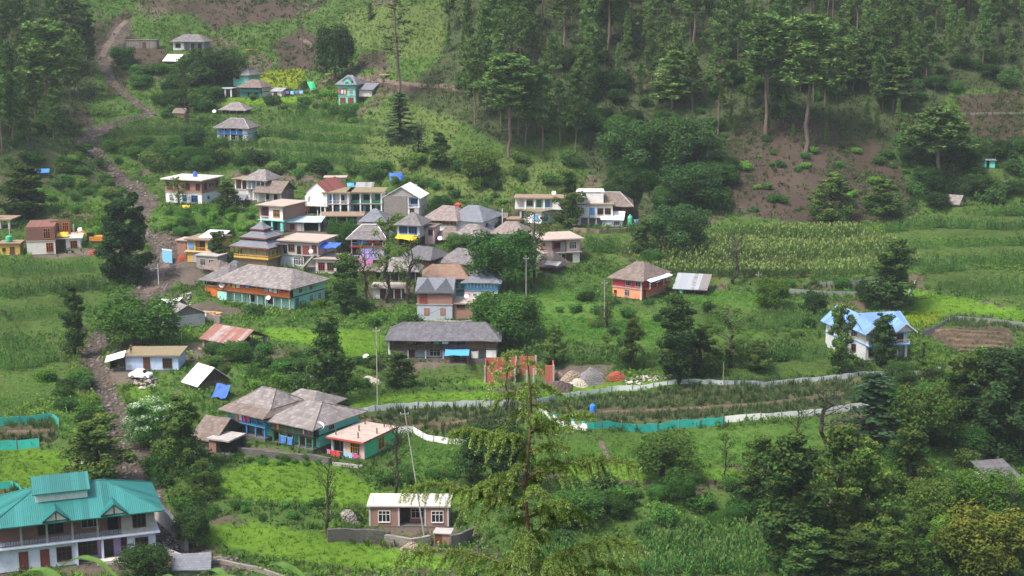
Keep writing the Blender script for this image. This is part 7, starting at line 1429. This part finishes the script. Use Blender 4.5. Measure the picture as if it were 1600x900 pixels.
# red blossoms by the track
# ------------------------------------------------------------------ vehicles
def place(px, py, rz): p, t = ground(px, py); return p
def car(px, py, rz, label):
    p, t = ground(px, py); root = tag(empty('parked_car', p+Vector((0, 0, .02)), R(rz)), label, 'car'); wm = colmat('carwhite', (.82, .82, .82), .25); gl = mt('glass')
    prof = [(-1.9, .32), (-1.95, .75), (-1.82, 1.02), (-1.5, 1.06), (-.95, 1.5), (.55, 1.53), (1.0, 1.05), (1.75, .93), (1.95, .72), (1.93, .32)]
    def solid(pr, w0, w1, z1, m, mb):
        n = len(pr); vs = []
        for sy in (-1, 1):
            for x, z in pr: k = w0 if z < 1.1 else w1; vs.append((x, sy*k, z))
        mb.add(vs, [tuple(range(n)), tuple(range(2*n-1, n-1, -1))]+[(i, n+i, n+(i+1) % n, (i+1) % n) for i in range(n)], m)
    mb = MB(); solid(prof, .84, .66, 0, wm, mb); b = mb.build('body', root)
    for sy in (-1, 1): MB().add([(-.98, sy*.79, 1.07), (-.2, sy*.79, 1.07), (-.2, sy*.685, 1.44), (-.85, sy*.685, 1.44)], [(0, 1, 2, 3)], gl).add([(-.1, sy*.79, 1.07), (.86, sy*.79, 1.07), (.5, sy*.685, 1.44), (-.1, sy*.685, 1.44)], [(0, 1, 2, 3)], gl).build('side_window', root)
    MB().add([(1.03, -.74, 1.08), (1.03, .74, 1.08), (.62, .6, 1.49), (.62, -.6, 1.49)], [(0, 1, 2, 3)], gl).build('windscreen', root); MB().add([(-1.52, -.72, 1.1), (-1.52, .72, 1.1), (-1.02, .6, 1.48), (-1.02, -.6, 1.48)], [(3, 2, 1, 0)], gl).build('rear_window', root)
    for sx in (-1.2, 1.22):
        for sy in (-1, 1):
            M = Matrix.Translation((sx, sy*.78, .32)) @ Matrix.Rotation(math.pi/2, 4, 'X'); w = MB(M).lathe([(.2, -.1), (.31, -.1), (.32, 0), (.31, .1), (.2, .1)], mt('rubber'), 18).build('wheel', root); MB(M).lathe([(.2, -.105), (.2, .105)], mt('steel'), 14).build('rim', w)
    for sy in (-1, 1): MB().box(1.84, 1.96, sy*.62-.16, sy*.62+.16, .72, .88, colmat('lamp', (.8, .8, .75), .2)).build('headlight', root); MB().box(-1.97, -1.88, sy*.7-.1, sy*.7+.1, .75, 1.0, colmat('taillamp', (.4, .03, .03), .3)).build('tail_light', root)
    MB().box(-1.96, 1.96, -.8, .8, .24, .36, mt('black')).build('sill', root)
car(220, 591, -12, 'small white hatchback parked in front of the pale blue store')
def excavator(px, py, rz):
    p, t = ground(px, py); root = tag(empty('excavator', p, R(rz)), 'orange excavator with black cab parked beside the unfinished brick house', 'excavator'); om = colmat('exorange', (.6, .24, .03), .5)
    for sy in (-1, 1): MB().box(-1.6, 1.6, sy*1.0-.25, sy*1.0+.25, .1, .7, mt('rubber')).tube([(-1.6, sy*1.0-.25, .4), (-1.6, sy*1.0+.25, .4)], .35, mt('rubber'), 12).tube([(1.6, sy*1.0-.25, .4), (1.6, sy*1.0+.25, .4)], .35, mt('rubber'), 12).build('track', root)
    MB().box(-.7, 2.3, -1.1, 1.1, .8, 1.9, om).build('engine_body', root); c = MB().box(-1.2, .3, -1.05, .05, .85, 2.75, mt('black')).build('cab', root); MB().box(-1.23, -1.2, -.95, -.05, 1.5, 2.6, mt('glass')).box(-1.0, .1, -1.08, -1.05, 1.5, 2.6, mt('glass')).build('cab_window', c)
    MB().tube([(-.9, .5, 1.3), (-2.6, .5, 3.1), (-4.2, .5, 2.5)], [.26, .3, .2], om, 6).build('boom', root); MB().tube([(-4.2, .5, 2.6), (-4.6, .5, .9)], [.2, .15], om, 6).build('dipper_arm', root); MB().add([(-4.9, .0, .2), (-4.2, .0, .2), (-4.1, .0, .9), (-4.7, 0, 1.0), (-4.9, 1.0, .2), (-4.2, 1.0, .2), (-4.1, 1.0, .9), (-4.7, 1.0, 1.0)], [(0, 1, 2, 3), (7, 6, 5, 4), (0, 4, 5, 1), (1, 5, 6, 2), (3, 7, 4, 0)], mt('steel')).build('bucket', root)
excavator(146, 381, 4)
def motorbike(px, py, rz, label):
    p, t = ground(px, py); root = tag(empty('motorcycle', p, R(rz)), label, 'motorcycle')
    for sx in (-.65, .65): M = Matrix.Translation((sx, 0, .3)) @ Matrix.Rotation(math.pi/2, 4, 'X'); MB(M).lathe([(.2, -.06), (.3, -.05), (.3, .05), (.2, .06)], mt('rubber'), 16).build('wheel', root)
    MB().box(-.35, .3, -.13, .13, .3, .62, mt('steel')).build('engine', root); MB().add([(-.05, -.14, .62), (.42, -.14, .66), (.38, -.1, .88), (0, -.1, .84), (-.05, .14, .62), (.42, .14, .66), (.38, .1, .88), (0, .1, .84)], [(0, 1, 2, 3), (7, 6, 5, 4), (3, 2, 6, 7), (1, 5, 6, 2), (0, 3, 7, 4)], mt('black')).build('fuel_tank', root); MB().box(-.75, -.05, -.13, .13, .68, .8, mt('black')).build('saddle', root); MB().tube([(.65, 0, .3), (.45, 0, .95)], .05, mt('steel'), 5).build('fork', root); MB().tube([(.42, -.35, 1.02), (.42, .35, 1.02)], .03, mt('steel'), 5).build('handlebar', root)
motorbike(109, 396, 12, 'dark motorcycle parked before the white wall of the unfinished brick house')
# ------------------------------------------------------------------ people
def person(p, rz, label, top, legs, hair=(.02, .016, .014), bend=0.0):
    p = Vector(p); J = {'pelvis': (0, 0, .92), 'waist': (0, .01, 1.1), 'chest': (0, .0-bend*.25, 1.34), 'neck': (0, -.02-bend*.35, 1.5), 'head': (0, -.04-bend*.42, 1.62), 'crownt': (0, -.03-bend*.42, 1.74), 'hl': (-.1, 0, .86), 'kl': (-.11, -.03, .48), 'al': (-.11, .02, .08), 'tl': (-.12, -.15, .03), 'hr': (.1, 0, .86), 'kr': (.12, -.06, .48), 'ar': (.13, .0, .08), 'tr': (.14, -.17, .03), 'sl': (-.19, 0-bend*.25, 1.42), 'el': (-.26, .03-bend*.3, 1.14), 'wl': (-.25, -.12-bend*.3, .9), 'fl': (-.24, -.18-bend*.3, .8), 'sr': (.19, 0-bend*.25, 1.42), 'er': (.27, .03-bend*.3, 1.14), 'wr': (.24, -.16-bend*.3, .92), 'fr': (.22, -.23-bend*.3, .83)}
    rad = dict(pelvis=.135, waist=.12, chest=.145, neck=.055, head=.095, crownt=.07, hl=.09, kl=.06, al=.042, tl=.035, hr=.09, kr=.06, ar=.042, tr=.035, sl=.062, el=.045, wl=.03, fl=.03, sr=.062, er=.045, wr=.03, fr=.03)
    E = [('pelvis','waist'),('waist','chest'),('chest','neck'),('neck','head'),('head','crownt'),('pelvis','hl'),('hl','kl'),('kl','al'),('al','tl'),('pelvis','hr'),('hr','kr'),('kr','ar'),('ar','tr'),('chest','sl'),('sl','el'),('el','wl'),('wl','fl'),('chest','sr'),('sr','er'),('er','wr'),('wr','fr')]
    def skin(keys, k, m, name, par):
        ks = list(keys); me = bpy.data.meshes.new(name); me.from_pydata([J[q] for q in ks], [(ks.index(a), ks.index(b)) for a, b in E if a in ks and b in ks], []); o = link(name, me, par); md = o.modifiers.new('s', 'SKIN'); sb_ = o.modifiers.new('ss', 'SUBSURF'); sb_.levels = 1; sb_.render_levels = 1
        for i, q in enumerate(ks): me.skin_vertices[0].data[i].radius = (rad[q]*k, rad[q]*k)
        root_ = 'pelvis' if 'pelvis' in ks else ('chest' if 'chest' in ks else ks[0]); me.skin_vertices[0].data[ks.index(root_)].use_root = True
        dg = bpy.context.evaluated_depsgraph_get(); nm = bpy.data.meshes.new_from_object(o.evaluated_get(dg)); o.modifiers.clear(); o.data = nm; nm.materials.clear(); nm.materials.append(m); nm.polygons.foreach_set('use_smooth', [True]*len(nm.polygons)); return o
    root = tag(empty('person', p, R(rz)), label, 'person')
    b = skin(J.keys(), 1, colmat('skin', (.3, .16, .1), .6), 'body', root)
    skin(['waist', 'chest', 'sl', 'el', 'sr', 'er', 'pelvis'], 1.14, colmat('top'+label[:14], top, .85), 'shirt', root); skin(['pelvis', 'hl', 'kl', 'al', 'hr', 'kr', 'ar'], 1.16, colmat('legs'+label[:14], legs, .85), 'trousers', root)
    MB(Matrix.Translation((0, -.02-bend*.42, 1.68))).lathe([(.02, -.03), (.1, -.02), (.108, .04), (.07, .1), (.01, .12)], colmat('hair', hair, .7), 12).build('hair', root)
    for sx in (-1, 1): MB().box(sx*.04-.012, sx*.04+.012, -.14-bend*.42, -.12-bend*.42, 1.625, 1.64, mt('black')).build('eye', root)
person(on(STORE, -STORE.w*.48+.6, 1.2, STORE.top+.25), 12, 'person in dark clothes standing on the pale blue store roof', (.03, .03, .04), (.04, .035, .03))
p_, t_ = ground(127, 394); person(p_, -30, 'person in grey standing between motorcycle and excavator', (.16, .18, .2), (.06, .06, .07))
person(on(RUST, -1.6, 2.2, 0), 20, 'woman in pink working under the rusty open shed', (.55, .14, .35), (.4, .12, .3), bend=.5)
p_, t_ = ground(178, 56); person(p_, 160, 'person in bright blue walking on the upper track', (.06, .22, .6), (.05, .08, .2))
p_, t_ = ground(300, 474); person(on(ORG, -ORG.w/2-3.6, -1.6, 0), -20, 'person in white beside the red door of the orange house', (.7, .68, .66), (.3, .2, .2))
# ------------------------------------------------------------------ the young cedar on the near slope
random.seed(77)
def cedar():
    D = 27.0; d = ray(826, 545); k = D/d[1]; tip = Vector((d[0]*k, D, CAMZ+d[2]*k)); gz = float(tz(tip.x, tip.y)); H = tip.z-gz
    root = tag(empty('cedar_tree', (tip.x, tip.y, gz)), 'young drooping cedar with yellowish tips rising alone in the centre foreground', 'tree')
    segs = []; P = []; Nn = []; Cc = []; Sz = []
    spine = [Vector((.05*math.sin(h*2.1), .04*math.cos(h*1.7), h)) for h in np.linspace(-.3, H-.1, 22)]; spine.append(Vector((-.10, 0, H-.02))); 
    def at(h): i = min(len(spine)-2, max(0, int((h+.3)/(H+.2)*21))); a, b = spine[i], spine[i+1]; f = (h-a.z)/max(1e-3, b.z-a.z); return a.lerp(b, f)
    segs.append((spine, [.058*(1-i/22)**.75+.007 for i in range(len(spine))]))
    def needles(a, b, n, tipness, sp=.055):
        for _ in range(n):
            t = random.random(); q = a.lerp(b, t)+Vector((U(-1, 1), U(-1, 1), U(-1, 1)))*sp; P.append(q); Nn.append((U(-1, 1), U(-1, 1), U(-.3, 1)))
            tt = tipness*t; g_ = np.array((.19, .265, .06))*(1-tt)+np.array((.5, .58, .22))*tt; Cc.append(g_*U(.6, 1.4)); Sz.append(U(.022, .046))
    def branch(p0, az, L, rise, droop, sub, tipn=.0, r=.022):
        pts = [p0]; n = 8; dirh = Vector((math.cos(az), math.sin(az), 0))
        for i in range(1, n+1): t = i/n; pts.append(p0+dirh*L*t+Vector((0, 0, L*(rise*t-droop*t*t*t)))+Vector((U(-1, 1), U(-1, 1), U(-1, 1)))*.02*L)
        segs.append((pts, [r*(1-.85*i/n) for i in range(n+1)]))
        for i in range(n):
            a, b = pts[i], pts[i+1]; needles(a, b, int(40*(b-a).length/.2), tipn+.5*max(0, i-5)/2)
            if i >= 1:
                for s_ in range(sub):
                    for sg in (-1, 1):
                        if random.random() < .2: continue
                        f = a.lerp(b, random.random()); l2 = L*U(.16, .34)*(1.15-.6*i/n); az2 = az+sg*U(.5, 1.25); q1 = f+Vector((math.cos(az2), math.sin(az2), U(-.5, .45)))*l2*.5; q2 = q1+Vector((math.cos(az2)*.6, math.sin(az2)*.6, U(-1.7, -.7)))*l2*.55
                        segs.append(([f, q1, q2], [.007, .005, .003])); needles(f, q1, int(50*l2/.2), tipn*.5, .035); needles(q1, q2, int(54*l2/.2), .35+tipn*.6+.4*random.random()*(i > 4), .028)
    # crown: short drooping whorls near the tip, long level limbs below
    needles(spine[-5], spine[-1], 120, .6, .06)
    tp = spine[-1]; branch(tp-Vector((0, 0, .06)), math.pi*.98, .62, .12, .75, 1, .8, .012); branch(tp-Vector((0, 0, .3)), 3.5, .7, .1, .9, 1, .7, .012); branch(tp-Vector((0, 0, .2)), -.4, .35, .15, .9, 1, .7, .01); branch(tp-Vector((0, 0, .75)), .3, .95, .3, .85, 2, .35, .014); branch(tp-Vector((0, 0, .85)), 2.7, .6, .2, .8, 2, .4, .012); branch(tp-Vector((0, 0, .7)), -1.6, .6, .2, .8, 2, .4, .012)
    h = H-1.05; i = 0
    while h > H-5.6:
        f = (H-h)/5.6; az = i*2.4+U(-.3, .3); L = (.36+.85*f**.9)*U(.6, 1.2); branch(at(h), az, L, U(-.05, .85), U(.35, 1.0), 2 if f < .5 else 3, .25, .012+.012*f); h -= U(.12, .21); i += 1
    for hh, az, L, rise in ((H-1.55, .15, 1.15, .5), (H-1.85, 3.0, 1.45, .42), (H-2.45, .12, 1.95, .40), (H-2.55, 3.25, 1.0, .2), (H-3.05, 3.05, 2.25, .42), (H-3.2, .5, 1.4, .1), (H-4.2, .1, 2.0, .5), (H-4.3, 3.2, 2.4, .45), (H-4.6, .3, 2.3, .3)): branch(at(hh), az, L, rise, .3, 4, .25, .03)
    V, K = leafquads(np.array(P), np.array(Nn), np.array(Sz)*1.15, np.array(Cc), .3); print('cedar', len(P))
    link('needles', quadmesh('needles', V, K, NEEDLE), root); mb = MB(); 
    for pts, rs in segs: mb.tube(pts, rs, mt('barkcedar'), 5)
    mb.build('trunk', root)
MT['barkcedar'] = M_plain('cedar_bark', (.12, .075, .05), .95, 0, .35, 8)
cedar()
# ------------------------------------------------------------------ maize plants right below the viewer
def maize(px, D, H, label, n=9, seed=1):
    random.seed(seed); d = ray(px, 900); k = D/d[1]; x, y = d[0]*k, D; gz = float(tz(x, y)); root = tag(empty('maize_plant', (x, y, gz)), label, 'plant'); 
    MB().tube([(0, 0, -.1), (.02, 0, H*.5), (0, 0, H*.86)], [.018, .015, .008], colmat('stalk', (.12, .2, .05)), 6).build('stalk', root)
    for i in range(n):
        z = H*(.5+.48*i/n); az = i*2.6+U(-.4, .4); L = U(.5, .8); vs = []; fs = []; m = 9; c, s = math.cos(az), math.sin(az)
        for j in range(m+1):
            t = j/m; r = L*t; hz = z+L*(.75*t-.95*t*t*U(.95, 1.05)); w = .045*math.sin(math.pi*min(1, .18+.82*t))**.8*(1.2-t*.6)
            for sd in (-1, 0, 1): vs.append((c*r-s*w*sd, s*r+c*w*sd, hz-(.012 if sd == 0 else 0)))
        for j in range(m):
            for q in (0, 1): fs.append((j*3+q, j*3+q+1, j*3+q+4, j*3+q+3))
        mb = MB().add(vs, fs, MT['maizeleaf'])
        if i % 3 != 1:
            k_ = mb.mi(colmat('sunlittip', (.5, .46, .26)))  # sunlit fringe of the leaf ends, painted in as a pale cream colour
            for q in range(len(fs)-(6 if i % 3 else 4), len(fs)): mb.m[q] = k_
        o = mb.build('leaf', root); o.data.polygons.foreach_set('use_smooth', [True]*len(fs))
m, t, b = _new('maize_leaf'); tc = nd(t, 'ShaderNodeTexCoord'); c_ = mixc(t, ramp(t, noise(t, tc.outputs['Object'], 5, 4), .35, .7), (.07, .17, .02), (.19, .3, .05)); t.links.new(c_, b.inputs['Base Color']); b.inputs['Roughness'].default_value = .45
tr = nd(t, 'ShaderNodeBsdfTranslucent'); t.links.new(c_, tr.inputs[0]); mx = nd(t, 'ShaderNodeMixShader'); mx.inputs[0].default_value = .35; t.links.new(b.outputs[0], mx.inputs[1]); t.links.new(tr.outputs[0], mx.inputs[2]); t.links.new(mx.outputs[0], t.nodes['Material Output'].inputs[0]); MT['maizeleaf'] = m
for i_, (px_, D_, top_) in enumerate(((60, 11.5, 882), (100, 12.2, 868), (245, 12.0, 892), (318, 12.6, 882), (408, 12.0, 876))):
    d_ = ray(px_, top_); k_ = D_/d_[1]; gz_ = float(tz(d_[0]*k_, D_)); H_ = CAMZ+d_[2]*k_-gz_+.16
    maize(px_, D_, H_, ['maize plant with broad leaves at the bottom edge, leftmost of the five', 'maize plant at the bottom edge, second from the left', 'maize plant at the bottom edge, in the middle of the five', 'maize plant at the bottom edge below the slate shed', 'maize plant at the bottom edge, rightmost of the five'][i_], 8, 5+i_)
# ------------------------------------------------------------------ air
if HAZE > 0:
    vm = bpy.data.materials.new('haze'); vm.use_nodes = True; t = vm.node_tree; t.nodes.clear(); ou = t.nodes.new('ShaderNodeOutputMaterial'); pv = t.nodes.new('ShaderNodeVolumePrincipled'); pv.inputs['Color'].default_value = (.82, .9, 1, 1); pv.inputs['Density'].default_value = HAZE; t.links.new(pv.outputs[0], ou.inputs['Volume'])
    zlo = float(GZ.min())-1.0; zhi = float(GZ.max())+28
    tag(MB().box(-482, 482, -64, 704, zlo, zhi, vm).build('haze'), kind='stuff')
